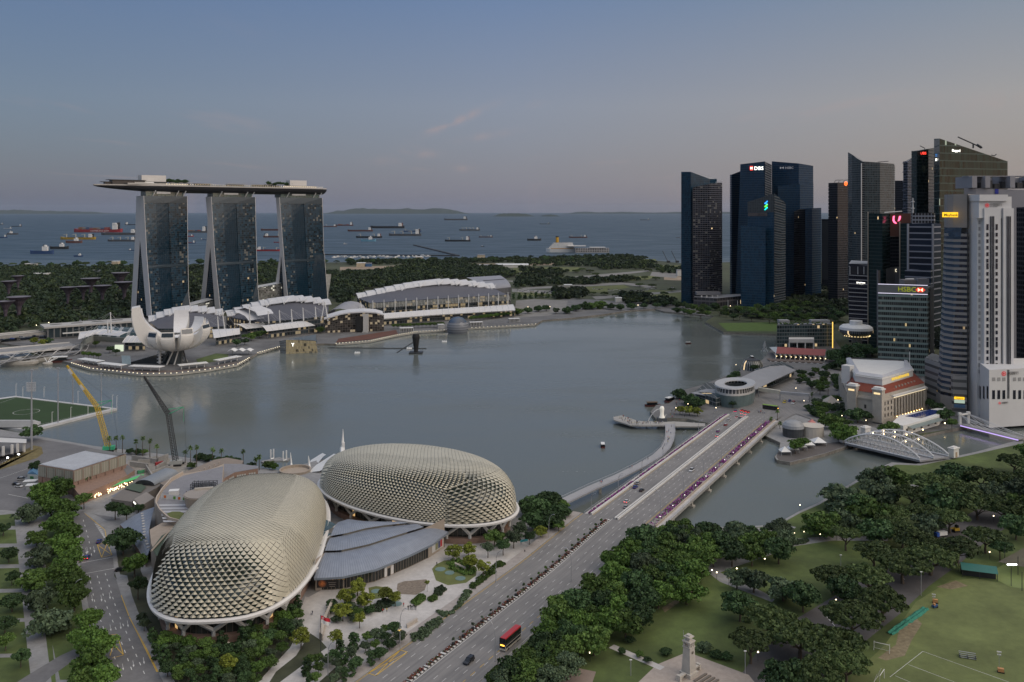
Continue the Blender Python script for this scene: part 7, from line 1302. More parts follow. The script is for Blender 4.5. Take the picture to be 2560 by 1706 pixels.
roofed("waterfront_hall","long curved grey roofed hall stretching from the oval roof to the red-roofed pier","building",G(1930,965),[G(1880,975)[:2],G(1935,965)[:2],G(1985,940)[:2],G(1955,925)[:2],G(1885,945)[:2]],8,[G(1872,983,7),G(1935,951,11),G(1990,926,9.5),G(1962,914,13),G(1925,916,15),G(1888,927,15),G(1850,945,14)],WROOF,LVG)
o=thing("round_glass_pavilion","round glass pavilion standing over the water behind the curved grey roof","pavilion",G(1881,928,0));q=MB();q.lathe((0,0,0),[(10.5,1),(11,2),(9.8,8),(7.5,11)],24);q.build("glazing",facade("pavilion_frames",glass=(.06,.075,.07),wall=(.4,.38,.34),fh=12,bw=2.4,sp=.04,mw=.28,lit=.06,ls=.5),o);q=MB();q.cyl((0,0,10.9),7.6,.6,24);q.build("roof",DARK,o);q=MB();q.cyl((0,0,0),11.5,1.2,24);q.build("deck",CONC,o)
o=thing("red_roofed_pier","long pier building with red roof and a row of lit white arches","pier",G(1995,898));b=V(o.location);rel=relto(b);PD=[G(1940,898),G(2062,902)]
ro=[G(1940,884,8),G(2062,890,8),G(2065,874,13),G(1943,867.5,13)];q=MB();q.face([rel(p)for p in ro]);q.face([rel(p)for p in (ro[3],ro[2],(ro[2][0],ro[2][1]+30,8),(ro[3][0],ro[3][1]+30,8))]);q.build("roof",mat("faded_red_roof",(.27,.075,.07),.75,var=.08,scale=.3),o)
q=MB();q.face([rel(p)for p in (ro[0],ro[3],(ro[3][0],ro[3][1]+30,8))]);q.build("gable",HWH,o);q=MB();q.quad(*[rel(p)for p in ((ro[0][0],ro[0][1]+3,2),(ro[1][0],ro[1][1]+3,2),(ro[1][0],ro[1][1]+3,8),(ro[0][0],ro[0][1]+3,8))]);q.build("wall",mat("pier_hall_painted_shade",(.05,.045,.04),.8),o)  # shade of the hall behind the arches put into the dark wall colour
for i in range(11):
 p=V(ro[0]).lerp(V(ro[1]),i/10);q=MB();q.box(rel((p.x,p.y+1,2)),(1.0,1,6),base=1);q.tube([rel((p.x-2,p.y+.8,7.6)),rel((p.x,p.y+.8,5.4)),rel((p.x+2,p.y+.8,7.6))],.35,4);q.build("arch_column",HWH,o);q=MB();q.box(rel((p.x+.8,p.y,5)),(.5,.4,.7));q.build("lamp",glow("pier_lamp",(1,.75,.4),2.2),o)
q=MB();A,B=V(G(1925,902,3)),V(G(2060,908,3));q.face([rel(p)for p in (A,B,(B.x,B.y+14,3),(A.x,A.y+14,3))]);q.loft([[rel(p+V((0,0,z)))for p in (A,B)]for z in (-.8,0)]);q.build("deck",DECK,o)
for i in range(9):p,p2=A.lerp(B,i/9)-b,A.lerp(B,(i+1)/9)-b;q=MB();q.tube([p+V((0,0,-3)),p2+V((0,0,-.5))],.25,4);q.tube([p2+V((0,0,-3)),p+V((0,0,-.5))],.25,4);q.build("cross_brace",WHITE,o)
tower("low glass waterfront hotel with a roof-top bar behind the red-roofed pier",[(1942,812,1000),(2081,810,1005)],[(2085,808,1060),(1946,808,1060)],facade("bay_hotel_glass",glass=(.03,.05,.055),wall=(.16,.18,.18),fh=4.2,bw=3,sp=.22,mw=.1,lit=.06,ls=.3,vary=.5),name="bay_hotel",cat="hotel")
o=bpy.data.objects["bay_hotel"];b=V(o.location);q=MB();q.prism([(P(px,d)[0]-b.x,d-b.y)for px,d in ((1972,985),(2035,985),(2035,1001),(1972,1001))],8,12,bottom=1);q.build("entrance_portico",HWH,o)
for px in (1973,1993,2013,2034):q=MB();q.box((P(px,986)[0]-b.x,986-b.y,0),(1.2,1.2,8),base=1);q.build("column",HWH,o)
q=MB();q.box((P(2080,1000)[0]-b.x,-2,0),(.8,.8,30),base=1);q.build("light_strip",glow("gold_light_strip",(1,.6,.12),.8),o)
for px,l_ in ((1960,12),(2050,22)):q=MB();q.box((P(px,1020)[0]-b.x,22,ZA(811,1010)-2),(l_,10,3.6),base=1);q.build("roof_pavilion",mat("roof_bar_grey",(.3,.3,.3),.7),o)
q=MB()
for i in range(40):q.blob((RU(4,58),RU(3,30),ZA(810,1010)-1.2),(1.4,1.4,1),6,4,.2)
q.build("roof_plant_leaves",HEDGE,o)
o=thing("sign_gantry","white covered footbridge and sign gantry spanning the road before the stone hotel","gantry",G(1900,992));b=V(o.location);rel=relto(b);A,B,C_=V(G(1897,976,8)),V(G(1950,984,8)),V(G(2024,990,8))
for p0,p1,h_,nm,m_ in ((A,B,3.0,"sign_board",mat("cream_board",(.52,.5,.42),.6,var=.06)),(B,C_,2.2,"steel_truss_frame",STEEL)):d_=p1-p0;c_=(p0+p1)/2-b;q=MB();q.box((c_.x,c_.y,c_.z-.5),(d_.length,2.4,h_),atan2(d_.y,d_.x),base=1);q.build(nm,m_,o)
for p in (A,B,C_):q=MB();q.box(rel((p.x,p.y,2)),(.6,.6,6),base=1);q.build("post",STEEL,o)
def tent(label,px,py,r,h,col=None,n=4,z=2):
 o=thing("peaked_tent",label,"tent",G(px,py,z));q=MB()
 for i in range(n):a0,a1=2*pi*(i+.5)/n,2*pi*(i+1.5)/n;q.face([(r*cos(a0),r*sin(a0),h*.45),(r*cos(a1),r*sin(a1),h*.45),(0,0,h)])
 q.build("fabric",col or WHITE,o);q=MB();q.box((0,0,0),(.3,.3,h*.45),base=1);clones(q,"pole",STEEL,o,[(r*.95*cos(2*pi*(i+.5)/n),r*.95*sin(2*pi*(i+.5)/n),0)for i in range(n)]);return o
tent("big pale peaked tent in the garden beside the stone hotel",2078,1020,8.5,10,mat("tent_beige",(.42,.38,.33),.8))
o=thing("boat_house","round white boat house with a grey glass domed roof by the bridge end","building",G(1983,1090,2));q=MB();q.lathe((0,0,0),[(7.2,0),(7.2,6)],24);q.build("wall",mat("dark_bar_glass",(.05,.055,.06),.3,var=.3),o);q=MB();q.lathe((0,0,0),[(7.6,6),(7.2,8),(5.5,9.8),(3,10.8),(.1,11)],24);q.build("roof",mat("grey_dome_roof",(.28,.29,.3),.4,var=.1),o);q=MB();q.lathe((14,1,0),[(7.5,0),(7.5,7),(7.9,7.2),(7,7.2),(.1,7)],20);q.build("round_wing",mat("cream_render",(.5,.46,.4),.75,var=.06),o)
tent("small pink canopy on the roof of the white boat house",2030,1062,3.2,4,mat("pink_canopy",(.5,.2,.18),.8),4,7)
PX=[(1945,1130),(1941,1142),(1946,1150),(1975,1155),(2062,1133),(2113,1116),(2100,1105),(2000,1115)]
q=MB();q.face([G(a,c_,2.03)for a,c_ in PX]);structure("promenade",q,mat("dark_pier_deck",(.10,.09,.085),.9,var=.1))
for i,(px,py)in enumerate(((1962,1136),(1982,1130),(2002,1124),(2022,1119),(2046,1112))):tent(f"pale square sail canopy on the stone pier, {nth(i)} from its rounded tip",px,py,4.6 if i<4 else 6,5.2)["group"]="sail canopies on the stone pier"
# ---------------------------------------------------------------- lion fountain, jetty, footbridge
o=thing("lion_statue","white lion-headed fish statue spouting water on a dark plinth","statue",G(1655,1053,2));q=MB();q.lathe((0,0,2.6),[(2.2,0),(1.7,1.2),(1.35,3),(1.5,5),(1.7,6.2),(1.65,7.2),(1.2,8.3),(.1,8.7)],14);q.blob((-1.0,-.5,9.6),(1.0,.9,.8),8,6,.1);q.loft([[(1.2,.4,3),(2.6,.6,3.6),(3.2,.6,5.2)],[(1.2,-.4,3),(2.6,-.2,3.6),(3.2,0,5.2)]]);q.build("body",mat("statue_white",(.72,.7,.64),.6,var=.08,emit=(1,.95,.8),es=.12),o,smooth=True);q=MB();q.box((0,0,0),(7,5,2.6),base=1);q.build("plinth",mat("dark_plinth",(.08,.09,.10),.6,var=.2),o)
q=MB();
for k in range(4):q.tube([(-2-11*t,-1.5-5.5*t+.25*k-.4,9.4+1.5*t-12.6*t*t)for t in [i/10 for i in range(11)]],[.12+.03*i for i in range(11)],4)
q.build("water_jet_smoke",mat("fountain_spray",(.6,.62,.64),.8,alpha=.45),o)
o=thing("viewing_jetty","grey viewing jetty on piles crowded with people beside the lion statue","jetty",G(1600,1062,0));b=V(o.location);rel=relto(b);JZ=3.2
jp=[G(a,c_,JZ)for a,c_ in ((1533,1043),(1553,1039),(1597,1053),(1660,1055.5),(1685,1054),(1763,1059),(1763,1066),(1684,1066),(1661,1064),(1600,1064),(1575,1063),(1534,1050))];q=MB();q.prism([rel(p)[:2]for p in jp],JZ-.9,JZ,bottom=1);q.build("deck",mat("jetty_paving",(.34,.33,.31),.85,var=.1),o)
for i in (8,9,10,11):p,p2=V(jp[i]),V(jp[(i+1)%12]);q=MB();q.tube([rel(p+V((0,0,1.1))),rel(p2+V((0,0,1.1)))],.08,4);q.tube([rel(p+V((0,0,.5))),rel(p2+V((0,0,.5)))],.05,3);q.build("railing",STEEL,o)
for px,py in ((1540,1048),(1577,1060),(1600,1061),(1630,1062),(1658,1062),(1690,1064),(1710,1064),(1735,1064)):q=MB();p=rel(G(px,py,0));q.box((p[0],p[1],-1),(.8,.8,3.4),base=1);q.build("pile",CONC,o)
o=thing("curved_footbridge","pale curved footbridge sweeping beside the road bridge to the lion statue","footbridge",G(1600,1166,0));b=V(o.location);rel=relto(b)
path=poly([G(a,c_,5)for a,c_ in ((1674,1060),(1676,1080),(1674,1098),(1665,1118),(1643,1139),(1602,1163),(1548,1190),(1480,1219),(1440,1238),(1402,1256))],50);nn=[V((-(path[min(50,i+1)]-path[max(0,i-1)]).y,(path[min(50,i+1)]-path[max(0,i-1)]).x,0)).normalized()*(3.1 if i>8 else 3.4)for i in range(51)]
q=MB();q.loft([[rel(path[i]+nn[i]*k+V((0,0,z)))for k,z in ((-1,0),(1,0),(.9,-1.1),(-.9,-1.1))]for i in range(51)],ring=True);q.build("deck",mat("footbridge_grey",(.33,.33,.34),.8,var=.08),o)
for k in (-1,1):q=MB();q.tube([rel(path[i]+nn[i]*k+V((0,0,1.15)))for i in range(51)],.09,4);q.tube([rel(path[i]+nn[i]*k+V((0,0,.6)))for i in range(51)],.05,3);q.build("railing",STEEL,o)
for i in (10,18,28,40):q=MB();p=path[i]-b;q.box((p.x,p.y,-1),(1.4,3,5),base=1);q.build("pier",mat("pier_concrete",(.36,.34,.3)),o)
# ---------------------------------------------------------------- white arch bridge and the cable footbridge up the river
o=thing("arch_bridge","white steel bridge with three latticed arches over the river","bridge",G(2230,1120,0));b=V(o.location);rel=relto(b);ST_=mat("bridge_white_steel",(.62,.62,.62),.5,var=.06);TR=[]
for (a0,a1)in (((2112,1108),(2300,1152)),((2135,1101),(2335,1147)),((2157,1095),(2372,1142))):TR.append((V(G(*a0,4)),V(G(*a1,4))))
q=MB();q.prism([rel(p)[:2]for p in (TR[0][0],TR[0][1],TR[2][1],TR[2][0])],2.9,3.9,bottom=1);q.build("deck",mat("bridge_deck_grey",(.25,.25,.26),.8,var=.1),o)
for A,B in TR:
 n=18;up=[A.lerp(B,i/n)+V((0,0,1.4+9*sin(pi*i/n)**.8))-b for i in range(n+1)];lo=[A.lerp(B,i/n)+V((0,0,0.9+5.6*sin(pi*i/n)))-b for i in range(n+1)];bt=[A.lerp(B,i/n)+V((0,0,.4))-b for i in range(n+1)]
 q=MB();q.tube(up,.5,4);q.tube(bt,.5,4);q.tube(lo,.2,4)
 for i in range(n):q.tube([bt[i],up[i+1]],.16,3);q.tube([bt[i+1],up[i]],.16,3);q.tube([bt[i],up[i]],.2,3)
 q.build("arch_lattice",ST_,o)
for f in (.32,.46,.6,.74):
 for k in (0,1):A,B=TR[k][0].lerp(TR[k][1],f),TR[k+1][0].lerp(TR[k+1][1],f);z0=7.8*sin(pi*f)**.8;q=MB();q.tube([A.lerp(B,t)+V((0,0,z0+1.2+2.2*sin(pi*t)))-b for t in [i/8 for i in range(9)]],.26,4);q.build("cross_arch",ST_,o);q=MB();p=A.lerp(B,.5)+V((0,0,z0+2.4))-b;q.box(tuple(p),(.45,.45,.45));q.build("lamp",WARM,o)
for px,py,w_,h_,lab in ((2164,1092,6,7.5,"white arched gateway at the hotel end of the arch bridge"),(2136,1097,2.6,6.5,"slim white pillar at the hotel end of the arch bridge"),(2108,1105,4.6,7,"white gatehouse half hidden by the big tree at the arch bridge"),(2384,1142,6,6.5,"white arched gateway at the park end of the arch bridge")):
 g=thing("bridge_gateway",lab,"gateway",G(px,py,3),.6,"gateways of the arch bridge");q=MB();q.box((0,0,0),(w_,w_*.6,h_-1.2),base=1);q.build("pillar",HWH,g);q=MB();q.box((0,0,h_-1.2),(w_+.9,w_*.6+.9,.6),base=1);q.box((0,0,h_-.6),(w_*.7,w_*.4,.6),base=1);q.build("cap",HWH,g);q=MB();q.box((0,-w_*.3-.05,0),(w_*.35,.1,h_*.5),base=1);q.build("niche",mat("gate_niche",(.35,.26,.18),.8),g)
o=thing("cable_footbridge","white cable-stayed footbridge with lilac lit deck further up the river","footbridge",G(2450,1075,0));b=V(o.location);rel=relto(b);A,B,C_=V(G(2400,1062,4)),V(G(2545,1098,4)),V(G(2425,1056,4))
dv=B-A;n_=V((-dv.y,dv.x,0)).normalized();q=MB();q.prism([rel(p)[:2]for p in (A,B,B+n_*9,A+n_*9)],3.2,4,bottom=1);q.build("deck",GPAVE,o);q=MB();c_=(A+B)/2-b;q.box((c_.x,c_.y-.3,3.3),(dv.length,.3,.7),atan2(dv.y,dv.x));q.build("deck_light_strip",glow("lilac_light",(.62,.45,1),.55),o)
for k in (0,9):
 tp=A+n_*k+V((0,0,7));q=MB();q.box(tuple(A+n_*k-b),(1.6,1.6,7),base=1);q.box(tuple(tp-b),(2.2,2.2,1.6),base=1);q.build("tower",HWH,o);q=MB()
 for f in (.25,.42,.6,.8,.95):q.tube([tp-b,A.lerp(B,f)+n_*k+V((0,0,.8))-b],.16,3)
 q.tube([A+n_*k+V((0,0,1.1))-b,B+n_*k+V((0,0,1.1))-b],.12,3);q.build("stay_cable",ST_,o)
q=MB();q.box(tuple(A+n_*4.5+V((0,0,6.6))-b),(1.2,10,1),atan2(dv.y,dv.x),base=1);q.build("portal_beam",HWH,o)
# ---------------------------------------------------------------- trees
def leafmat(name,col,var=.35):
 m,n,l,b=nodes_of(name);t=n.new("ShaderNodeNewGeometry");o=n.new("ShaderNodeObjectInfo");r=n.new("ShaderNodeMath");r.operation='MULTIPLY_ADD';I(r,1,var*1.6);I(r,2,1-var);l.new(t.outputs["Random Per Island"],r.inputs[0]);k=n.new("ShaderNodeMath");k.operation='MULTIPLY_ADD';I(k,1,.8);I(k,2,.6);l.new(o.outputs["Random"],k.inputs[0]);q=n.new("ShaderNodeMath");q.operation='MULTIPLY';l.new(r.outputs[0],q.inputs[0]);l.new(k.outputs[0],q.inputs[1]);v=n.new("ShaderNodeVectorMath");v.operation='SCALE';I(v,0,col);l.new(q.outputs[0],v.inputs["Scale"]);l.new(v.outputs[0],b.inputs["Base Color"]);I(b,"Roughness",.7);I(b,"Specular IOR Level",.25);return m
LV={"dark":leafmat("dark_leaves",(.046,.088,.032)),"mid":leafmat("mid_green_leaves",(.078,.135,.030)),"lime":leafmat("yellow_green_leaves",(.17,.20,.03)),"rain":leafmat("rain_tree_leaves",(.066,.098,.032)),"grey":leafmat("grey_green_leaves",(.075,.11,.06)),"fresh":leafmat("fresh_green_leaves",(.074,.138,.027))}
BARK=mat("bark",(.09,.07,.05),.9,var=.3,scale=.6)
def quads(c,a,b,k):return np.stack([c-a*k-b*k,c+a*k-b*k,c+a*k+b*k,c-a*k+b*k],1).reshape(-1,3)
def leafcloud(cl,rad,n,size,flat=.5):
 """leaf-sized faces on the outer half of each clump"""
 i=rng.integers(0,len(cl),n);d=rng.normal(size=(n,3));d/=np.linalg.norm(d,axis=1)[:,None];d[:,2]=np.abs(d[:,2])*.9-.25;c=cl[i]+d*(rad[i]*rng.uniform(.65,1.05,n))[:,None]*np.array([1,1,.8]);u=rng.normal(size=(n,3));nn=d+rng.normal(size=(n,3))*flat;a=np.cross(nn,u);a/=np.linalg.norm(a,axis=1)[:,None]+1e-9;b=np.cross(nn,a);b/=np.linalg.norm(b,axis=1)[:,None]+1e-9;return quads(c,a,b,(size*rng.uniform(.6,1.25,n))[:,None])
def fastmesh(name,v,m):
 n=len(v)//4;me=bpy.data.meshes.new(name);me.vertices.add(4*n);me.vertices.foreach_set("co",v.astype(np.float32).ravel());me.loops.add(4*n);me.loops.foreach_set("vertex_index",np.arange(4*n,dtype=np.int32));me.polygons.add(n);me.polygons.foreach_set("loop_start",np.arange(0,4*n,4,dtype=np.int32));me.materials.append(m);me.update();me.validate();return me
def crown(shape,leaves,ncl,nlf,size):
 """crown of radius 1 about its own centre"""
 if shape=="umb":a=rng.uniform(0,6.28,ncl);r=np.sqrt(rng.uniform(0,1,ncl))*.82;cl=np.stack([r*np.cos(a),r*np.sin(a),.22-.30*r**2+rng.normal(0,.05,ncl)],1);rad=rng.uniform(.14,.25,ncl)
 elif shape=="col":a=rng.uniform(0,6.28,ncl);z=rng.uniform(-1,1.1,ncl);r=.5*np.sqrt(np.clip(1-(z/1.15)**2,0,1))*rng.uniform(.4,1,ncl);cl=np.stack([r*np.cos(a),r*np.sin(a),z],1);rad=rng.uniform(.2,.34,ncl)
 else:d=rng.normal(size=(ncl,3));d/=np.linalg.norm(d,axis=1)[:,None];d[:,2]=d[:,2]*.62+.08;cl=d*(rng.uniform(.35,.78,ncl))[:,None];rad=rng.uniform(.22,.38,ncl)
 return fastmesh("crown",leafcloud(cl,rad,nlf,size),leaves)
def trunk(h,r,spread,n=5):
 q=MB();q.tube([(0,0,0),(r*.4,0,h*.5),(0,r*.3,h)],[r*1.3,r,r*.7],6)
 for i in range(n):a=6.28*i/n+RU(-.4,.4);q.tube([(0,0,h*RU(.55,.9)),(spread*.45*cos(a),spread*.45*sin(a),h*1.15),(spread*cos(a),spread*sin(a),h*1.42)],[r*.6,r*.42,r*.15],5)
 return q.mesh("trunk",BARK)
KIND={"dark":("ball","dark",40,3400,.05,1.1,"dark green round tree"),"mid":("ball","mid",36,3200,.05,1.05,"mid green leafy tree"),"lime":("ball","lime",26,1900,.048,.9,"yellow green airy tree"),"rain":("umb","rain",56,4200,.042,.95,"wide umbrella-shaped tree"),"grey":("ball","grey",32,2400,.048,1.1,"grey green feathery tree"),"fresh":("ball","fresh",40,3400,.048,1.15,"bright green dense tree"),"col":("col","dark",28,1900,.058,1.3,"slim dark columnar tree")}
PROTO={k:[crown(*v[:1],LV[v[1]],v[2],v[3],v[4])for _ in range(3)]for k,v in KIND.items()}
TRK={"rain":[trunk(.55,.055,.55,6)for _ in range(2)],None:[trunk(.8,.045,.3)for _ in range(2)]}
def tree(px,py,rpx,kind,label,group,zc=None,z0=2.0,name="leafy_tree",trk=True):
 """crown centred on a photo pixel, its height above the ground known"""
 zc=zc or {"rain":10.0,"dark":8.5,"mid":8,"lime":6.5,"grey":7,"fresh":8,"col":6}[kind];d=(CH-zc)*F/(py-HY);r=rpx*(1.12 if rpx>30 else 1.05)/F*d;x=(px-CX)/F*d;t=thing(name,label,"tree",(x,d,z0),RU(0,6.28),group);c=bpy.data.objects.new("crown",random.choice(PROTO[kind]));link(c);par(c,t);c.location=(0,0,zc-z0);v=RU(.9,1.1);c.scale=(r,r*RU(.88,1.1),r*(.95 if kind!="rain" else .9)*v)
 if trk:s=bpy.data.objects.new("trunk",random.choice(TRK["rain" if kind=="rain" else None]));link(s);par(s,t);h=(zc-z0);s.scale=(r,r,h*(1.05 if kind=="rain" else .95))
 return t
def inpoly(x,y,p):
 c=False
 for i in range(len(p)):
  (a,b),(d,e)=p[i],p[i-1]
  if (b>y)!=(e>y)and x<(d-a)*(y-b)/(e-b)+a:c=not c
 return c
def fill(pts,n,r0,r1,kinds,where,gap=.72,**k):
 xs,ys=[p[0]for p in pts],[p[1]for p in pts];out=[]
 for _ in range(n*30):
  if len(out)>=n:break
  x,y=RU(min(xs),max(xs)),RU(min(ys),max(ys));r=RU(r0,r1)
  if inpoly(x,y,pts)and all((x-a)**2+((y-b)*1.5)**2>(gap*(r+c))**2 for a,b,c in out):out.append((x,y,r))
 row(sorted((x,y,r,random.choice(kinds))for x,y,r in out),where,**k)
def row(L_,where,**k):
 n={}
 for x,y,r,kd in L_:i=n.get(kd,0);n[kd]=i+1;tree(x,y,r,kd,f"{KIND[kd][6]} {where[0]}, {nth(i)} from {where[1]}",f"trees {where[0]}",**k)
row([(105,1232,34,"fresh"),(148,1222,34,"fresh"),(128,1262,36,"fresh"),(162,1272,36,"fresh"),(150,1306,40,"fresh"),(172,1330,36,"fresh"),(160,1362,40,"fresh"),(172,1398,36,"fresh"),(160,1430,38,"mid"),(182,1460,38,"mid"),(186,1492,36,"mid"),(222,1545,34,"fresh"),(212,1592,42,"fresh"),(246,1612,44,"fresh"),(228,1655,48,"fresh"),(262,1690,40,"fresh"),(205,1700,40,"mid")],("by the curving road","the brick hall"))
row([(72,1288,36,"grey"),(100,1392,42,"grey"),(88,1452,44,"mid"),(98,1500,46,"grey"),(128,1556,62,"grey"),(30,1505,30,"dark"),(12,1560,30,"dark"),(22,1385,24,"dark"),(8,1320,22,"dark"),(52,1640,26,"dark"),(14,1600,24,"mid"),(92,1345,30,"mid"),(30,1440,20,"dark")],("in the paved lawn park","the top"),zc=6)
row([(183,1195,40,"dark"),(78,1078,29,"dark"),(288,1268,22,"dark"),(316,1278,24,"dark"),(346,1270,16,"dark"),(308,1352,40,"dark"),(336,1408,32,"fresh"),(210,1245,22,"mid"),(345,1460,26,"dark"),(88,1165,18,"dark")],("near the larger spiky shell","the floating pitch"))
fill([(345,1530),(385,1575),(440,1590),(520,1598),(610,1585),(690,1548),(745,1500),(760,1510),(748,1560),(690,1640),(640,1700),(430,1700),(380,1620)],86,16,26,["dark","mid","fresh","col","grey","mid"],("below the larger shell","the curving road"),.62,zc=5)
row([(894,1466,30,"lime"),(861,1489,28,"lime"),(912,1497,26,"lime"),(965,1483,24,"lime"),(988,1492,22,"lime"),(857,1528,26,"lime"),(899,1545,20,"lime"),(753,1594,30,"lime"),(841,1592,22,"lime"),(1133,1379,27,"lime"),(1174,1403,24,"lime"),(1172,1372,24,"lime"),(1208,1416,22,"lime"),(573,1656,28,"lime"),(1352,1330,20,"lime"),(1068,1456,8,"lime")],("on the pale forecourt","the tall flagpole"),zc=6)
fill([(830,1500),(905,1480),(935,1520),(870,1560),(820,1560),(800,1530)],12,12,18,["grey","mid","dark"],("in the forecourt bank","the flagpole"),.6,zc=3.5)
fill([(770,1650),(850,1600),(930,1575),(1000,1560),(1010,1590),(930,1650),(860,1690),(800,1706),(740,1706)],30,14,22,["grey","mid","dark","col"],("by the lit sign","the bottom corner"),.62,zc=4.5)
row([(1312,1262,22,"dark"),(1342,1268,38,"dark"),(1372,1254,36,"dark"),(1398,1276,30,"dark"),(1338,1300,34,"dark"),(1376,1302,34,"dark"),(1406,1262,18,"mid"),(1396,1312,18,"mid"),(1300,1322,22,"grey"),(1284,1345,24,"grey"),(1236,1342,26,"mid"),(1258,1362,22,"dark"),(1220,1368,20,"grey"),(1324,1340,18,"dark")],("beside the concert hall","the water"),zc=7)
fill([(1352,1575),(1400,1510),(1500,1432),(1575,1362),(1650,1330),(1750,1345),(1765,1400),(1768,1440),(1735,1468),(1650,1502),(1600,1552),(1520,1590),(1470,1620),(1420,1620)],58,34,50,["dark","dark","mid","grey","fresh","mid"],("in the boulevard wood","the red bus"),.5)
fill([(1230,1706),(1300,1625),(1380,1592),(1440,1655),(1400,1690),(1320,1730)],15,36,50,["dark","mid","grey"],("beside the red bus","the bus"),.5)
fill([(1755,1372),(1840,1330),(1930,1345),(1975,1362),(1900,1402),(1810,1400)],15,30,44,["grey","mid","dark"],("on the paved river bank","the road bridge"),.55)
fill([(1640,1332),(1700,1322),(1850,1326),(1955,1322),(1965,1345),(1840,1352),(1740,1362)],18,26,38,["dark","mid","grey"],("along the river edge","the road bridge"),.5)
fill([(2000,1316),(2060,1270),(2120,1232),(2200,1190),(2270,1180),(2340,1190),(2410,1175),(2490,1150),(2590,1125),(2590,1300),(2420,1280),(2330,1312),(2230,1335),(2090,1335)],70,38,62,["rain","dark","mid","rain","grey"],("in the river park","the road bridge"),.52)
row([(1842,1446,32,"grey"),(1884,1452,40,"grey"),(1958,1472,50,"grey"),(2008,1490,42,"dark"),(2082,1440,48,"rain"),(2112,1474,44,"dark"),(1850,1512,48,"dark"),(1930,1552,70,"rain"),(2000,1592,76,"rain"),(2084,1612,80,"rain"),(1876,1602,52,"rain"),(2130,1540,70,"rain"),(2206,1502,64,"rain"),(2172,1442,56,"rain"),(2256,1412,66,"rain"),(2326,1392,66,"rain"),(2184,1378,48,"rain"),(2392,1368,54,"rain"),(2464,1340,46,"rain"),(2044,1684,66,"rain"),(1960,1694,62,"dark"),(2116,1656,60,"rain"),(2286,1352,52,"rain"),(2540,1316,40,"dark"),(2500,1366,30,"dark")],("by the playing field","the memorial"))
row([(1665,1630,16,"dark"),(1575,1600,14,"dark"),(1760,1620,22,"grey"),(1790,1636,18,"dark"),(1815,1640,18,"dark"),(1618,1650,12,"dark"),(1555,1628,12,"dark"),(1598,1636,12,"mid")],("round the memorial","the boulevard"),zc=3.2,trk=False,name="shrub")
row([(2144,1036,30,"dark"),(2168,1040,16,"dark"),(2112,1086,34,"fresh"),(2098,1074,26,"fresh"),(2076,1052,30,"mid"),(1988,1112,20,"fresh"),(2008,1104,18,"fresh"),(2228,1068,20,"mid"),(2208,1072,16,"fresh"),(2366,1036,24,"dark"),(2344,1018,20,"dark"),(2322,1006,16,"dark"),(2380,1056,14,"mid"),(2496,1022,16,"mid"),(2520,1020,17,"mid"),(2544,1016,18,"mid"),(2562,1016,18,"mid"),(2088,890,28,"dark"),(2118,884,34,"dark"),(2150,878,32,"dark"),(2180,876,26,"dark"),(2104,910,22,"dark"),(2096,944,18,"dark"),(2104,970,16,"dark"),(2050,970,12,"mid"),(2030,960,12,"dark"),(2000,930,10,"dark"),(2040,1010,12,"mid"),(2120,1000,14,"mid")],("round the stone hotel","the bridge end"))
fill([(2010,1010),(2095,985),(2110,1030),(2130,1060),(2060,1040),(2020,1030)],16,12,20,["dark","mid","grey"],("in the hotel garden","the junction"),.6,zc=5);fill([(1990,935),(2090,905),(2108,965),(2060,975),(1995,955)],18,10,15,["dark","mid"],("between the pier and the hotel","the pier"),.6,zc=5)
row([(1698,985,22,"dark"),(1722,1000,26,"dark"),(1746,1008,22,"dark"),(1700,1024,13,"lime"),(1724,1026,17,"lime"),(1744,1028,15,"lime"),(1766,968,12,"dark"),(1780,966,10,"dark"),(1840,936,14,"dark"),(1828,944,12,"dark"),(1832,1008,12,"dark"),(1858,1000,12,"dark"),(1926,956,12,"dark"),(1884,918,12,"dark")],("by the lion statue","the bay"),zc=6)
fill([(1690,756),(1760,764),(1850,770),(1990,752),(2070,760),(2115,785),(2100,812),(2000,802),(1800,788),(1690,780)],74,9,15,["dark","mid","rain"],("below the navy towers","the bay"),.55,name="distant_tree")
row([(567+i*11,849-i*2.1,8,"fresh")for i in range(23)]+[(985+i*10,814-i*.4,7,"mid")for i in range(13)]+[(1180+i*10,795-i*1.2,8,"fresh")for i in range(11)]+[(648,836,14,"mid"),(628,842,13,"mid"),(592,856,12,"dark"),(612,852,12,"dark"),(800,824,12,"mid"),(240,858,9,"mid"),(275,872,12,"dark"),(290,878,10,"dark"),(105,856,12,"lime"),(85,852,12,"lime"),(120,852,14,"dark"),(210,884,8,"fresh"),(222,885,8,"fresh"),(234,886,8,"fresh"),(246,888,8,"fresh"),(1295,780,16,"mid"),(1320,776,12,"dark"),(1346,772,14,"dark"),(1366,770,12,"dark"),(1390,776,12,"grey"),(1420,776,16,"dark"),(1440,770,16,"dark"),(1462,766,18,"dark"),(1480,766,16,"mid"),(1502,764,18,"mid"),(1525,766,14,"dark"),(1550,768,13,"dark"),(1580,766,13,"dark"),(1610,764,12,"dark"),(1640,763,12,"dark"),(1662,760,14,"dark")],("along the far promenade","the helix bridge"),zc=7,name="distant_tree")
row([(1285+i*14,743-i*.6,8.5,"col")for i in range(9)]+[(x,y,11,"rain")for x,y in [(1360,676),(1385,672),(1440,678),(1455,674),(1475,678),(1490,686),(1550,700),(1566,702),(1540,694),(1612,694),(1640,696),(1380,702),(1400,706),(1430,700),(1600,712),(1630,714),(1450,730),(1480,733),(1510,734),(1540,738),(1570,746),(1350,740),(1660,734),(1680,724),(1520,668),(1560,666),(1590,670),(1620,676),(1300,690),(1320,694)]],("on the far meadows","the hall"),zc=6,name="distant_tree")
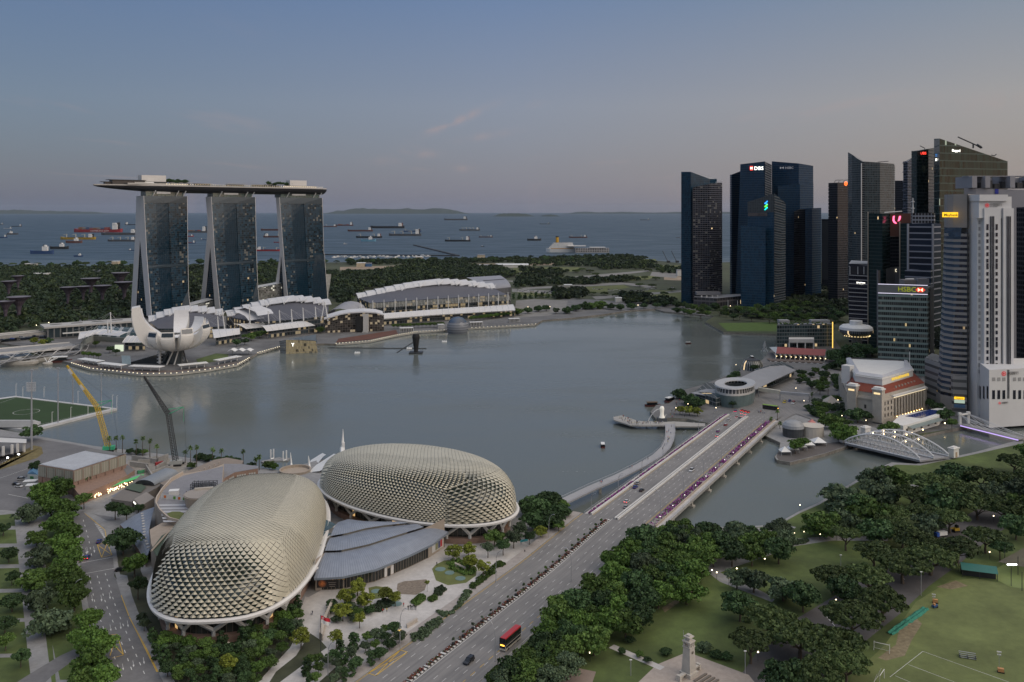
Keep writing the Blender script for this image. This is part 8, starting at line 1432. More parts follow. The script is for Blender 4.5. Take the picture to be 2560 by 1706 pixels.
row([(i*31+RU(-7,7),660+RU(-2,2)-i*.25,RU(8,13),"rain" if i%2 else "dark")for i in range(48)if not 330<i*31<440],("on the far shoreline","the edge"),zc=9,name="distant_tree")
def palm(px,py,ytop,label,group,name="palm_tree"):
 b=V(G(px,py));t=thing(name,label,"palm",b,random.random()*6,group);h=ZA(ytop,b.y)-2;q=MB();q.tube([(0,0,0),(.2,0,h*.5),(0,0,h)],[.28,.22,.18],6);q.build("trunk",BARK,t);q=MB()
 for i in range(30):
  a,e=6.28*i/30*3.7,RU(-.9,1.2);l_=RU(1.6,2.4);d=V((cos(a)*cos(e),sin(a)*cos(e),sin(e)));s_=V((-sin(a),cos(a),0))*.42;p0,p1,p2=V((0,0,h)),V((0,0,h))+d*l_*.6+V((0,0,.2)),V((0,0,h))+d*l_-V((0,0,.5));q.face([p0,p1-s_,p2,p1+s_])
 q.build("frond_leaves",LV["mid"],t)
for i,(px,py,yt)in enumerate(((274,1130,1096),(290,1132,1095),(306,1134,1094),(340,1140,1104),(357,1142,1096),(375,1146,1102),(392,1148,1116),(463,1158,1130),(476,1160,1120),(492,1172,1118),(532,1160,1124),(554,1158,1127),(608,1162,1128),(648,1176,1142),(640,1172,1148),(1944,1055,1028),(1928,1066,1047),(1950,1072,1058),(2070,990,964),(2030,1000,985),(2074,1030,1012))):palm(px,py,yt,f"palm {'on the near waterfront' if i < 15 else 'by the stone hotel'}, {nth(i if i < 15 else i - 15)} from the {'brick hall' if i < 15 else 'bridge'}","palms by the water")
row([(325,1128,12,"dark"),(342,1130,13,"dark"),(360,1130,11,"mid"),(500,1142,16,"dark"),(520,1146,16,"dark"),(545,1150,15,"dark"),(570,1148,16,"dark"),(590,1152,13,"dark"),(628,1162,12,"dark"),(670,1162,16,"mid"),(685,1166,13,"fresh"),(478,1164,13,"mid"),(535,1178,20,"mid"),(582,1176,18,"fresh"),(545,1168,14,"lime"),(578,1164,10,"lime")],("under the palms","the brick hall"),zc=4)
rr=[]
def wood(pts,n,r0,r1,name,col):
 W_=gp(pts);xs,ys=[p[0]for p in W_],[p[1]for p in W_];C_=[]
 while len(C_)<n:
  x,y=RU(min(xs),max(xs)),RU(min(ys),max(ys))
  if inpoly(x,y,W_):C_.append((x,y,RU(r0,r1)))
 C_=np.array(C_);cl=np.stack([C_[:,0],C_[:,1],2+C_[:,2]*.75],1);
 for h_,c2 in ((0,col),(1,FWOOD2)):s_=rng.random(n)<(.72 if h_==0 else .28);s_[0]=True;o=bpy.data.objects.new(name,fastmesh(name,leafcloud(cl[s_],C_[s_,2]*(1 if h_==0 else 1.08),int(s_.sum())*34,1.9,.6),c2));link(o);tag(o,"dense dark woodland of the far gardens",None,kind="stuff")
FWOOD2=leafmat("far_woodland_light_leaves",(.05,.075,.026),.5);FWOOD=leafmat("far_woodland_leaves",(.026,.044,.022),.5)
wood([(-300,672),(0,671),(330,670),(350,700),(325,795),(290,806),(110,820),(0,842),(-300,850)],2600,5,10,"woodland",FWOOD)
wood([(430,668),(520,666),(505,745),(475,770),(440,740)],260,5,9,"woodland",FWOOD);wood([(600,665),(700,662),(690,712),(640,715),(630,700)],260,5,9,"woodland",FWOOD)
wood([(815,686),(960,680),(1060,662),(1250,672),(1290,690),(1250,700),(1180,700),(1100,697),(960,720),(890,738),(860,768),(824,740)],1500,5,10,"woodland",FWOOD)
wood([(870,655),(1290,648),(1560,641),(1620,648),(1600,654),(1290,658),(870,664)],700,5,9,"woodland",FWOOD)
for p_,n in (([(1290,700),(1350,690),(1360,715),(1290,722)],120),([(1480,656),(1620,658),(1640,672),(1500,676)],200),([(1640,668),(1710,672),(1710,684),(1650,684)],80),([(1385,728),(1470,728),(1460,748),(1390,748)],130),([(1300,672),(1420,680),(1400,700),(1300,690)],120),([(1540,735),(1690,752),(1700,768),(1560,760)],130),([(1990,720),(2120,715),(2120,770),(1990,755)],100)):wood(p_,n,4,8,"woodland",FWOOD)
wood([(1960,745),(2120,735),(2120,800),(1990,800),(1800,795),(1800,785),(1950,775)],200,4,7,"woodland",FWOOD);wood([(1290,656),(1480,654),(1640,657),(1640,666),(1480,668),(1290,666)],240,4,8,"woodland",FWOOD);wood([(1290,705),(1560,696),(1600,702),(1480,712),(1300,716)],220,4,8,"woodland",FWOOD)
for i,(px,yt,yb,w_)in enumerate(((47,742,790,56),(14,753,795,44),(22,703,735,36),(227,696,730,48),(256,714,748,44),(311,705,740,48),(208,716,745,36),(170,718,750,40),(301,682,728,44),(45,690,718,30))):
 b=V(G(px,yb+14));o=thing("steel_supertree",f"funnel-topped steel garden tree in the far woodland, {['with the broadest funnel', 'half cut by the edge', 'just behind the broadest', 'tallest of the middle group', 'inner one of the middle group', 'nearest the hotel tower', 'lowest of the middle group', 'at the outer end of the middle group', 'with the lamp-lit top', 'furthest back near the edge'][i]}","steel tree",b,0,"steel trees of the far gardens");h=ZA(yt,b.y)-2;r=w_/2/F*b.y;q=MB();q.lathe((0,0,0),[(r*.2,0),(r*.16,h*.4),(r*.26,h*.62),(r*.55,h*.83),(r,h)],16);q.build("trunk",mat("supertree_purple",(.085,.065,.085),.8,var=.2,scale=.2),o);q=MB();q.lathe((0,0,0),[(r,h),(r*.5,h-1),(.1,h-1.2)],16);q.build("crown",mat("supertree_rim",(.14,.13,.15),.7,var=.3),o)
for i in range(26):t=40+i*2.6 if i<12 else 205+(i-12)*3.2;x,y,z=HP(t,12+RU(-4,4),199);o=thing("deck_tree",f"dark roof deck tree, {nth(i if i < 12 else i - 12)} beyond the {'museum' if i < 12 else 'middle'} end block","tree",(x,y,z),random.random()*6,"dark trees on the roof deck");c=bpy.data.objects.new("crown",random.choice(PROTO["dark"]));link(c);par(c,o);c.location=(0,0,RU(5,8));k=RU(3.6,5.2);c.scale=(k,k,k*.9);s=bpy.data.objects.new("trunk",TRK[None][0]);link(s);par(s,o);s.scale=(3,3,4)
def bed(name,label,pts,n,h,col,size=.3):
 W_=gp(pts);xs,ys=[p[0]for p in W_],[p[1]for p in W_];C_=[]
 while len(C_)<n:
  x,y=RU(min(xs),max(xs)),RU(min(ys),max(ys))
  if inpoly(x,y,W_):C_.append((x,y,2+h*.4,h*.75))
 C_=np.array(C_);o=bpy.data.objects.new(name,fastmesh(name,leafcloud(C_[:,:3],C_[:,3],n*20,size),col));link(o);tag(o,label,"shrub bed","shrub beds of the forecourt and parks")
for i,p_ in enumerate(([(1130,1538),(1165,1478),(1178,1482),(1150,1518),(1110,1545),(1092,1530)],[(1168,1470),(1205,1440),(1250,1405),(1262,1412),(1215,1452),(1185,1476)],[(1030,1590),(1095,1545),(1108,1552),(1060,1600),(1030,1605)],[(1030,1508),(1050,1490),(1062,1492),(1060,1502),(1040,1516)],[(1090,1475),(1105,1468),(1112,1476),(1100,1490),(1088,1488)],[(1072,1500),(1085,1492),(1092,1497),(1080,1505)],[(1340,1358),(1372,1332),(1380,1338),(1350,1362)],[(1110,1410),(1140,1398),(1190,1405),(1188,1440),(1160,1438),(1130,1425)],[(960,1500),(935,1515),(925,1530),(950,1530),(985,1510)],[(1215,1696),(1245,1670),(1262,1676),(1225,1706)],[(1975,1366),(1985,1356),(2020,1350),(2016,1358)])):bed("shrub_bed","low green shrub bed "+["beside the footway steps of the boulevard","along the footway below the round skylights","beside the stone bench wall by the footway","longest of the islands of shrubs in the pale paving","bright centred island of shrubs in the pale paving","smallest island of shrubs in the pale paving","by the slip road at the bridge end","behind the three round skylights","round the skylight under the yellow green trees","in the verge by the black car","at the corner of the far lawn"][i],p_,90,1.2,LV["mid" if i%2 else "grey"])
# ---------------------------------------------------------------- vehicles
RZU=atan2(UD.y,UD.x);CARG=mat("car_glass",(.01,.012,.015),.1,var=0)
def paint(n,c):return mat("paint_"+n,c,.3,var=0,spec=.7)
def car(label,px,py,col,z=2.05,rz=RZU,lights=None,roof=None,s=1.0,van=False):
 t=thing("car",label,"car",G(px,py,z),rz,"cars on the roads");q=MB();l_,w_=2.15*s,.88*s;h=1.15 if van else .85
 prof=[(-l_,.35),(-l_,.8),(-l_*.92,.92),(l_*.5,.9),(l_*.95,.72),(l_,.35)];q.loft([[(x,y,zz)for x,zz in prof]for y in (-w_,w_)]);q.face([(x,-w_,zz)for x,zz in prof]);q.face([(x,w_,zz)for x,zz in prof[::-1]]);q.build("body",col,t)
 q=MB();a=[(-l_*(.95 if van else .85),.9),(-l_*(.9 if van else .6),.6+h),(l_*.12,.6+h),(l_*.55,.9)];q.loft([[(x,y*(1 if zz<1 else .86),zz)for x,zz in a]for y in (-w_*.96,w_*.96)]);q.face([(x,-w_*.96*(1 if zz<1 else .86),zz)for x,zz in a]);q.face([(x,w_*.96*(1 if zz<1 else .86),zz)for x,zz in a[::-1]]);q.build("cabin_glazing",CARG,t)
 q=MB();q.box((-l_*.25,0,.6+h+.02),(l_*.66,w_*1.62,.06));q.build("roof_panel",roof or col,t)
 q=MB();q.cyl((0,-.1,0),.32,.2,10);q.v=[(x,z_,y+.32)for x,y,z_ in q.v];clones(q,"wheel",BLACK,t,[(a_*l_*.62,b_*w_*.9-.1,0)for a_ in (-1,1)for b_ in (-1,1)])
 q=MB();q.box((0,0,0),(.08,.4,.2));clones(q,"tail_light",REDLAMP if lights else mat("red_lens",(.3,.01,.01),.3),t,[(-l_-.02,y,.72)for y in (-w_*.75,w_*.75)])
WHT,BLU,BLK,RED,SIL,YLW=paint("white",(.6,.6,.6)),paint("blue",(.02,.04,.25)),paint("black",(.012,.012,.014)),paint("red",(.38,.02,.02)),paint("silver",(.33,.34,.35)),paint("yellow",(.6,.45,.03));PUR=paint("purple",(.2,.05,.25))
B_=4.65
for a in (("white car furthest ahead on the bridge behind the queue",1822,1052,WHT,B_),("red and white taxi on the bridge behind the white car",1814,1064,RED,B_,RZU,None,WHT),("purple and white taxi in the middle of the bridge",1795,1080,PUR,B_,RZU,None,WHT),("white car with red tail lamps next to the bridge median",1794,1092,WHT,B_,RZU,1),("big white sport utility car alone on the river side of the bridge",1729,1178,WHT,B_,RZU+pi,None,None,1.12,True),("silver car beside the purple flowers at the near bridge end",1595,1210,SIL,B_),("dark blue car between a silver and a black car on the bridge",1588,1220,BLU,B_),("black car just behind the dark blue one on the bridge",1604,1228,BLK,B_),("white car with lit tail lamps at the near bridge end",1567,1256,WHT,B_,RZU,1),("silver car nearest the viewer on the bridge",1565,1270,SIL,B_),("magenta and blue taxi alone in the outer lane of the queue",1839,1030,PUR,2.7,RZU,1,BLU),("white car in the queue with bright red lamps behind red taxis",1855,1035,WHT,2.9,RZU,1),("first red car at the stop line",1855,1028,RED,2.7,RZU,1),("second red car at the stop line",1863,1030,RED,2.7,RZU,1),("third red car at the stop line, nearest the median",1871,1032,RED,2.7,RZU,1),("white car behind the third red car in the queue",1864,1038,WHT,3,RZU,1),("white car second from the rear of the queue by the median",1856,1043,WHT,3.4,RZU,1),("white and red car in the middle lane at the rear of the queue",1842,1046,WHT,3.6,RZU,1,RED),("dark car at the rear of the queue by the median",1849,1048,BLK,3.6,RZU,1),("yellow van turning past the overhead gantry",1961,1007,YLW,2.45,RZU+pi,None,None,1.2,True),("blue car behind the yellow van at the junction",1974,1004,BLU,2.45,RZU+pi),("white truck with red cargo at the junction",1983,1009,WHT,2.45,RZU+pi,None,RED,1.5,True),("black car alone on the near lanes of the boulevard",1172,1656,BLK,2.1,RZU+pi,None,None,1.15,True),("blue taxi ahead on the tree-lined curving road",248,1356,BLU,2.06,1.75,None),("blue taxi waiting at the stop line of the curving road",218,1396,BLU,2.06,1.75,1),("silver car beside the blue taxi at the stop line",205,1397,SIL,2.06,1.75,1),("black car pulling out of the drive beside the curving road",300,1428,BLK,2.06,.35),("white car parked before the white cabins",47,1218,WHT,2.06,-.3,None,None,1.05,True),("silver van parked behind the site hut",56,1200,SIL,2.06,.2,None,None,1.25,True),("dark car half hidden behind the parked white car",40,1213,BLK,2.06,-.2),("dark car on the flyover nearest the photo's edge",5,851,BLK,9.1,.3,None,None,1.2),("blue car on the flyover",30,848,BLU,9.1,.3,None,None,1.2),("grey van on the flyover",54,845,SIL,9.1,.3,None,None,1.4,True),("dark car on the flyover nearest the long flat hall",86,841,BLK,9.1,.3,None,None,1.2)):car(*a)
def bus(label,px,py,z,rz,L_,H_,lower,upper,roofc):
 t=thing("bus",label,"bus",G(px,py,z),rz);q=MB();q.box((0,0,.35),(L_,2.5,H_*.40),base=1);q.build("lower_body",lower,t);q=MB();q.box((0,0,.35+H_*.4),(L_,2.48,H_*.52),base=1);q.build("upper_body",upper,t);q=MB();q.loft([[(x,y,zz)for y,zz in ((-1.25,H_*.92+.3),(-1.05,H_+.3),(1.05,H_+.3),(1.25,H_*.92+.3))]for x in (-L_/2,L_/2)]);q.build("roof",roofc,t)
 for f0,f1 in (((.16,.36),(.62,.86))if H_>4 else ((.42,.8),)):q=MB();q.box((0,0,.35+H_*f0),(L_*.94,2.54,H_*(f1-f0)),base=1);q.box((L_/2,0,.35+H_*f0),(.1,2.3,H_*(f1-f0)),base=1);q.build("window_glazing",CARG,t)
 q=MB();q.cyl((0,-.15,0),.48,.3,12);q.v=[(x,z_,y+.48)for x,y,z_ in q.v];clones(q,"wheel",BLACK,t,[(x,y,0)for x in (-L_*.28,L_*.3)for y in (-1.2,0.95)]);q=MB();q.box((L_/2+.06,0,H_*.5),(.06,1.6,.4));q.build("destination_panel",glow("amber_display",(1,.45,.05),2.2),t)
 q=MB();q.box((0,0,0),(.1,.3,.25));clones(q,"headlight",WHITE,t,[(L_/2+.04,y,.75)for y in (-.9,.9)]);return t
bus("red roofed double-decker bus with black and cream sides on the boulevard",1276,1612,2.1,RZU+pi,11.5,4.5,paint("cream",(.5,.47,.4)),BLK,RED);bus("green roofed single-decker bus turning at the junction beyond the bridge",1926,1024,2.45,-.6,12,3.2,BLK,paint("bus_purple",(.08,.05,.1)),paint("lime",(.22,.4,.02)))
# ---------------------------------------------------------------- lamp posts
def lamp(label,p,h,az,arms,group,on=False,z=0):
 t=thing("street_lamp",label,"street lamp",p,az,group);q=MB();q.tube([(0,0,0),(0,0,h*.6)],[.16,.12],6);q.build("pole",STEEL,t)
 for k in range(arms):r=2.6+1.2*k;q=MB();q.tube([(0,0,h*.6)]+[(r*(1-cos(a))*(1 if k==0 else .6),0,h*.6+h*.4*(1-.25*k)*sin(a))for a in [i*.32 for i in range(1,6)]],.1,5);q.build("arm",STEEL,t);q=MB();q.box((r*(1-cos(1.6))*(1 if k==0 else .6),0,h*.6+h*.4*(1-.25*k)),(.9,.3,.15));q.build("lamp_head",COOL if on else STEEL,t)
for i in range(7):lamp(f"curved double lamp post on the river side of the bridge, {nth(i)} from the near end",RD(420+36*i,-153.2),13,atan2(VD.y,VD.x)+pi,2,"lamp posts along the road bridge")
for i in range(7):lamp(f"curved double lamp post on the bay side of the bridge, {nth(i)} from the near end",RD(410+36*i,-187.4),10,atan2(VD.y,VD.x),2,"lamp posts along the road bridge")
for i in range(12):t=thing("bridge_lantern",f"small glowing lantern along the purple flowers by the river, {nth(i)} from the near end","lantern",RD(412+19*i,-150.6),group="lanterns along the road bridge");q=MB();q.tube([(0,0,0),(0,0,2.4)],.06,4);q.build("post",STEEL,t);q=MB();q.blob((0,0,2.6),(.22,.22,.22),6,4,0);q.build("globe",glow("lantern_glow",(1,.95,.9),1.3),t)
for i,(px,py,az,h,lab)in enumerate(((1000,1622,-.5,15,"tall curved lamp post beside the lit sign on the near pavement"),(1240,1457,-.5,14,"tall curved lamp post by the shrub beds of the forecourt"),(1372,1352,-.5,13,"tall curved lamp post by the slip road before the bridge"),(1238,1655,2.6,14,"tall curved lamp post at the verge near the black car"),(1428,1455,2.6,14,"tall curved lamp post at the edge of the boulevard wood"),(820,1690,-.5,12,"curved lamp post in the bottom garden by the arrow drive"),(183,1520,.3,11,"curved lamp post among the street trees of the curving road"))):lamp(lab,G(px,py),h,az,1,"curved lamp posts of the boulevard")
gl=MB();gl.blob((0,0,3.2),(.3,.3,.3),6,4,0);gp_=MB();gp_.tube([(0,0,0),(0,0,3)],.07,4);GM,PM=gl.mesh("globe",glow("park_globe",(1,.80,.52),3.0)),gp_.mesh("post",DARK)
PLs=[(1764,1398),(1796,1386),(1830,1384),(1815,1402),(1840,1408),(1912,1415),(1842,1440),(1792,1450),(1822,1464),(1986,1350),(2010,1346),(2050,1352),(2072,1350),(2092,1351),(2110,1354),(2130,1352),(2182,1356),(2218,1358),(2220,1428),(2090,1520),(1895,1653),(1780,1444),(2484,1306),(2474,1398),(2236,1248),(2090,1318),(1735,1420),(1668,1500),(2000,1278),(1538,1565),(1472,1618),(1475,1655),(2300,1065),(2355,1055),(2380,1040),(2250,1080),(2165,1062),(2105,1050),(2050,1020),(2070,1010),(2010,1012),(1990,980),(1720,1020),(1740,1035),(1790,1030),(1690,1030),(2080,1052),(2095,1010),(2072,1002),(2130,985),(1840,920),(2045,930)]+[(1700+i*42,764+(i*37%17))for i in range(10)]+[(1320+i*55,776-(i*29%14))for i in range(7)]+[(700+i*23,838-i*3.4)for i in range(9)]+[(60+i*31,770+(i*53%60))for i in range(9)]
for i,(px,py)in enumerate(PLs):
 w_="in the park by the memorial" if i<32 else "round the stone hotel and lion statue" if i<52 else "on the far shore";t=thing("park_lamp",f"small warm globe lamp {w_}","park lamp",G(px,py),group=f"globe lamps {w_}");k=1 if i<52 else 1.6;t.scale=(k,k,k)
 for n_,m_ in (("globe",GM),("post",PM)):o=bpy.data.objects.new(n_,m_);link(o);par(o,t)
for i,(px,py,yt,lab)in enumerate(((2102,1420,1388,"slim white pole on the far lawn"),(1863,1685,1628,"tall grey lamp pole behind the memorial plaza"),(1577,1690,1650,"grey signal pole on the lawn before the memorial"),(2303,1490,1430,"grey pole at the playing field's upper corner"),(2252,1532,1500,"grey pole under the trees along the field"),(2188,1580,1545,"grey pole at the trees nearest the goal"),(2197,1285,1262,"grey pole among the river park trees"),(2540,1295,1275,"grey pole by the path at the photo's edge"))):
 b=V(G(px,py));t=thing("lamp_pole",lab,"pole",b);h=ZA(yt,b.y)-2;q=MB();q.tube([(0,0,0),(0,0,h)],.13,5);q.build("pole",STEEL,t);q=MB();q.box((0,0,h),(.9,.3,.25));q.build("lamp_head",WHITE,t)
for i in range(21):
 t=thing("planter_pot",f"black pot with a small tree in the boulevard median, {nth(i)} from the bottom","planter",RD(262+i*6.6,-174.6),random.random()*6,"pots in the boulevard median");q=MB();q.cyl((0,0,0),.5,1.1,10,.65);q.build("pot",BLACK,t);c=bpy.data.objects.new("crown",random.choice(PROTO["grey" if i<9 else "fresh"]));link(c);par(c,t);c.location=(0,0,2.4);k=RU(.8,1.2);c.scale=(k*.7,k*.7,k)
# ---------------------------------------------------------------- people
def person_mesh(cs,cl):
 q=MB();q.m=1
 def ringz(prof):q.loft([[(x+rx*cos(a),y+ry*sin(a),z)for a in [i*pi/4 for i in range(8)]]for x,y,z,rx,ry in prof],ring=True)
 ringz([(-.09,.08,0,.05,.11),(-.09,0,.1,.05,.06),(-.1,.03,.48,.065,.07),(-.08,0,.88,.09,.1)]);ringz([(.09,-.1,0,.05,.11),(.09,-.14,.1,.05,.06),(.1,-.03,.48,.065,.07),(.08,0,.88,.09,.1)]);q.m=0;ringz([(0,0,.84,.16,.11),(0,0,1.05,.15,.1),(0,0,1.35,.19,.12),(0,0,1.46,.12,.08),(0,0,1.5,.055,.06)])
 for s_ in (-1,1):ringz([(s_*.2,0,1.42,.05,.05),(s_*.24,.02,1.12,.042,.045),(s_*.24,.09,.86,.035,.035)])
 q.m=2;ringz([(0,0,1.49,.05,.055),(0,.01,1.54,.07,.085),(0,.01,1.64,.078,.095),(0,0,1.7,.07,.085)]);q.m=3;ringz([(0,-.015,1.64,.082,.098),(0,-.01,1.72,.07,.085),(0,0,1.76,.01,.01)]);return q.mesh("person",[cs,cl,mat("skin",(.4,.25,.17),.6,var=0),mat("dark_hair",(.015,.012,.01),.6,var=0)])
PM_=[person_mesh(mat(f"shirt_{i}",c,.8,var=0),mat(f"trousers_{i}",d,.8,var=0))for i,(c,d)in enumerate((((.6,.6,.6),(.03,.03,.05)),((.04,.04,.05),(.05,.06,.12)),((.45,.05,.05),(.03,.03,.03)),((.06,.1,.25),(.2,.18,.14)),((.02,.02,.02),(.02,.02,.02)),((.5,.4,.1),(.05,.05,.05))))]
def people(L_,z,lab,group):
 for px,py in L_:o=bpy.data.objects.new("person",random.choice(PM_));link(o);o.location=G(px,py,z);o.rotation_euler=(0,0,random.random()*6.28);tag(o,lab,"person",group)
def scat(pts,n):xs,ys=[p[0]for p in pts],[p[1]for p in pts];return [p for p in ((RU(min(xs),max(xs)),RU(min(ys),max(ys)))for _ in range(n*6))if inpoly(*p,pts)][:n]
people(scat([(1537,1045),(1555,1041),(1597,1055),(1657,1058),(1655,1062),(1600,1062),(1575,1061)],60),JZ,"person standing on the crowded viewing jetty","people on the viewing jetty");people(scat([(1672,1046),(1690,1002),(1712,980),(1720,1040),(1740,1046)],34),2.05,"person on the paved park beside the lion statue","people beside the lion statue");people(scat([(1671,1066),(1679,1066),(1677,1100),(1664,1120),(1655,1130),(1660,1110)],12),5,"person crossing the curved pale footbridge","people on the curved footbridge");people([(1500,1208),(1503,1209),(1506,1207),(1575,1172),(1580,1170),(1620,1150)],5,"person strolling on the near half of the curved footbridge","people on the near half of the footbridge");people(scat([(1893,1030),(1905,1028),(1912,1036),(1898,1036)],8),2.45,"person waiting at the crossing beyond the bridge","people at the crossing")
for px,py,k,lab in ((957,1532,2,"person in red on the pale forecourt beside the lone tree"),(967,1530,5,"person in brown and yellow following the one in red"),(1009,1517,2,"child-sized figure in pink red beyond the turquoise disc"),(778,1538,0,"person in white walking up the garden path"),(781,1537,1,"person in dark clothes beside the one in white on the garden path"),(758,1581,4,"dark figure at the end of the garden path"),(764,1581,4,"second dark figure at the end of the garden path"),(1312,1383,4,"person in black at the corner of the slip road"),(466,1236,4,"person in black on the roof terrace"),(1092,1414,4,"person in black by the oval lawn's edge"),(1060,1392,0,"person in white by the foyer doors")):o=bpy.data.objects.new("person",PM_[k]);link(o);o.location=G(px,py,13.6 if py==1236 else 2.1);tag(o,lab,"person")
t=thing("statue_group","cluster of dark standing statues on the pale forecourt","statues",G(1030,1526));
for i in range(5):o=bpy.data.objects.new("figure",PM_[4]);link(o);par(o,t);o.location=(i*.75-1.5,(i%2)*.6,0);o.scale=(1.25,1.25,1.25)
# ---------------------------------------------------------------- memorial, flag, field things
t=thing("memorial_column","tall pale stone memorial column with a columned top and side benches","memorial",G(1722,1688),.75);q=MB();q.box((0,0,0),(4.6,4.6,1.4),base=1);q.loft([[(x*k,y*k,z)for x,y in ((-1,-1),(1,-1),(1,1),(-1,1))]for k,z in ((1.75,1.4),(1.35,9.6))],ring=True);q.build("shaft",STONE,t);q=MB();q.box((0,0,9.6),(3.1,3.1,.4),base=1);q.box((0,0,11.5),(3.2,3.2,.4),base=1);q.box((0,0,13),(2.6,2.6,.35),base=1);q.box((0,0,13.35),(1.4,1.4,.5),base=1);q.build("cornice",STONE,t)
q=MB();q.box((0,0,0),(.5,.5,1.5),base=1);clones(q,"column",STONE,t,[(x,y,10)for x in (-1.1,0,1.1)for y in (-1.1,1.1)]);q=MB();q.box((0,0,11.9),(1.6,1.6,1.1),base=1);q.build("lantern",STONE,t)
for s_ in (-1,1):q=MB();q.box((s_*4.2,0,1.2),(3.6,1.2,.5),base=1);q.box((s_*5.6,0,0),(1,1.6,2),base=1);q.box((s_*4.2,.3,0),(3,.4,1.2),base=1);q.build("bench",STONE,t)
q=MB();q.lathe((0,0,0),[(.5,0),(.4,.1),(.1,.1)],12);q.v=[(x,-1.62-z,y+8.2)for x,y,z in q.v];q.build("wreath",mat("bronze",(.12,.1,.07),.5),t);q=MB();q.tube([(-1,1.5,9),(-1,1.5,15)],.08,4);q.build("mast",STEEL,t)
for i in range(4):t=thing("memorial_step",f"long low stone step in front of the memorial column, {nth(i)} from it","step",G(1752+i*10,1696+i*5),.75,"memorial steps");q=MB();q.box((0,0,0),(7,.5,.5),base=1);q.box((0,.5,0),(7,.5,.25),base=1);q.build("tread",mat("dark_step_stone",(.16,.14,.12),.8,var=.2),t)
t=thing("flag","red and white national flag with white crescent and stars on a dark pole","flag",G(802,1640));b=V(t.location);h=ZA(1538,b.y)-2;q=MB();q.tube([(0,0,0),(0,0,h)],.12,6);q.build("pole",DARK,t)
for nm,z0,z1,m_ in (("red_half",-1.5,-.2,paint("flag_red",(.55,.02,.04))),("white_half",-2.8,-1.5,WHITE)):q=MB();q.loft([[(.1+.4*i,.25*sin(i*1.1),h+z-.16*i)for i in range(9)]for z in (z0,z1)]);q.build(nm,m_,t)
q=MB();q.lathe((0,0,0),[(.38,0),(.26,0)],14);q.v=[(x+.85,-.3+y*0,z+h-.95+y)for x,y,z in q.v];q.build("crescent",WHITE,t)
def goal(label,px,py,rz):t=thing("football_goal",label,"goal",G(px,py),rz);q=MB();q.tube([(-2.6,0,0),(-2.6,0,3),(2.6,0,3),(2.6,0,0)],.1,5);q.tube([(-2.6,2,0),(-2.6,1,3)],.06,4);q.tube([(2.6,2,0),(2.6,1,3)],.06,4);q.tube([(-2.6,2,0),(2.6,2,0)],.06,4);q.build("frame",WHITE,t);q=MB();q.quad((-2.6,2,0),(2.6,2,0),(2.6,1,3),(-2.6,1,3));q.build("net",mat("goal_net",(.5,.5,.5),.8,alpha=.18),t)
goal("white football goal with net behind the green net roll",2204,1630,-.5);goal("white football goal cut by the photo's bottom edge",2205,1704,.9)
def prop(name,label,cat,px,py,parts,rz=0.0):
 t=thing(name,label,cat,G(px,py),rz)
 for nm,m_,bx_ in parts:
  q=MB()
  for c,d in bx_:q.box(c,d,base=1)
  q.build(nm,m_,t)
prop("bleacher","small silver bleacher bench on the playing field","bench",2420,1648,[("seat_plank",STEEL,[((0,i*.7,.3+.35*i),(5.4,.35,.08))for i in range(4)]),("frame",DARK,[((x,1,0),(.1,2.6,.9))for x in (-2.5,0,2.5)])],-.35)
for lab,px,py,h in (("tan trailer with a folding lamp mast on the playing field",2502,1682,5.6),("orange lamp trailer under the trees at the field's corner",2338,1508,2)):prop("light_trailer",lab,"lamp trailer",px,py,[("body",mat("trailer_orange",(.5,.25,.10),.6),[((0,0,.4),(1.9,1.1,1.1))]),("chassis",BLACK,[((0,0,.1),(2.2,1.2,.3))]),("mast",STEEL,[((-.5,0,1.4),(.14,.14,h))]),("lamp_frame",OFFWHITE,[((-.5,0,1.2+h),(1.4,.3,.35)),((-.5,0,.3+h),(1.2,.3,.3))])],-.4)
prop("mower","blue and orange mower parked at the field's upper corner","machine",2337,1520,[("body",mat("mower_blue",(.03,.08,.2),.5),[((0,0,.4),(2.4,1.2,.8))]),("seat",mat("trailer_orange",(.5,.25,.10)),[((-.4,0,1.2),(.8,.8,.7))]),("wheel_rim",BLACK,[((.8,y,0),(.7,.2,.7))for y in (-.6,.6)])],.5)
prop("work_truck","white and blue flatbed truck on the river park path","truck",2355,1342,[("cargo_cover",WHITE,[((0,0,.9),(4.6,2.2,1.7))]),("cab",mat("truck_blue",(.03,.10,.4),.5),[((-3,0,.6),(1.6,2.1,1.7))]),("chassis",BLACK,[((-.6,0,.3),(6.6,1.8,.4))])],.3);prop("excavator","yellow excavator standing on the river park grass","excavator",2390,1330,[("body",mat("digger_yellow",(.5,.33,.03),.5),[((0,0,.8),(2.6,2,1.3)),((-2.4,0,1.8),(3,.4,.4)),((-3.7,0,.6),(.4,.4,1.5))]),("cab",CARG,[((.4,0,2.1),(1.3,1.4,1.2))]),("track",BLACK,[((0,y,0),(3,.6,.8))for y in (-1,1)])],.2)
b=V(G(2270,1572));t=thing("net_roll","long teal green net rolled out beside bare earth on the playing field","net",b);q=MB();A,B=V(G(2224,1586))-b,V(G(2314,1522))-b;d_=(B-A).normalized();n_=V((-d_.y,d_.x,0));q.loft([[A.lerp(B,f)+n_*(o_*RU(.7,1.2))+V((0,0,z_*RU(.6,1.3)))for o_,z_ in ((-1.5,.05),(-.8,.6),(0,.35),(.8,.7),(1.5,.05))]for f in [i/16 for i in range(17)]]);q.build("netting",mat("teal_net",(.02,.17,.115),.8,var=.5,scale=1.5),t)
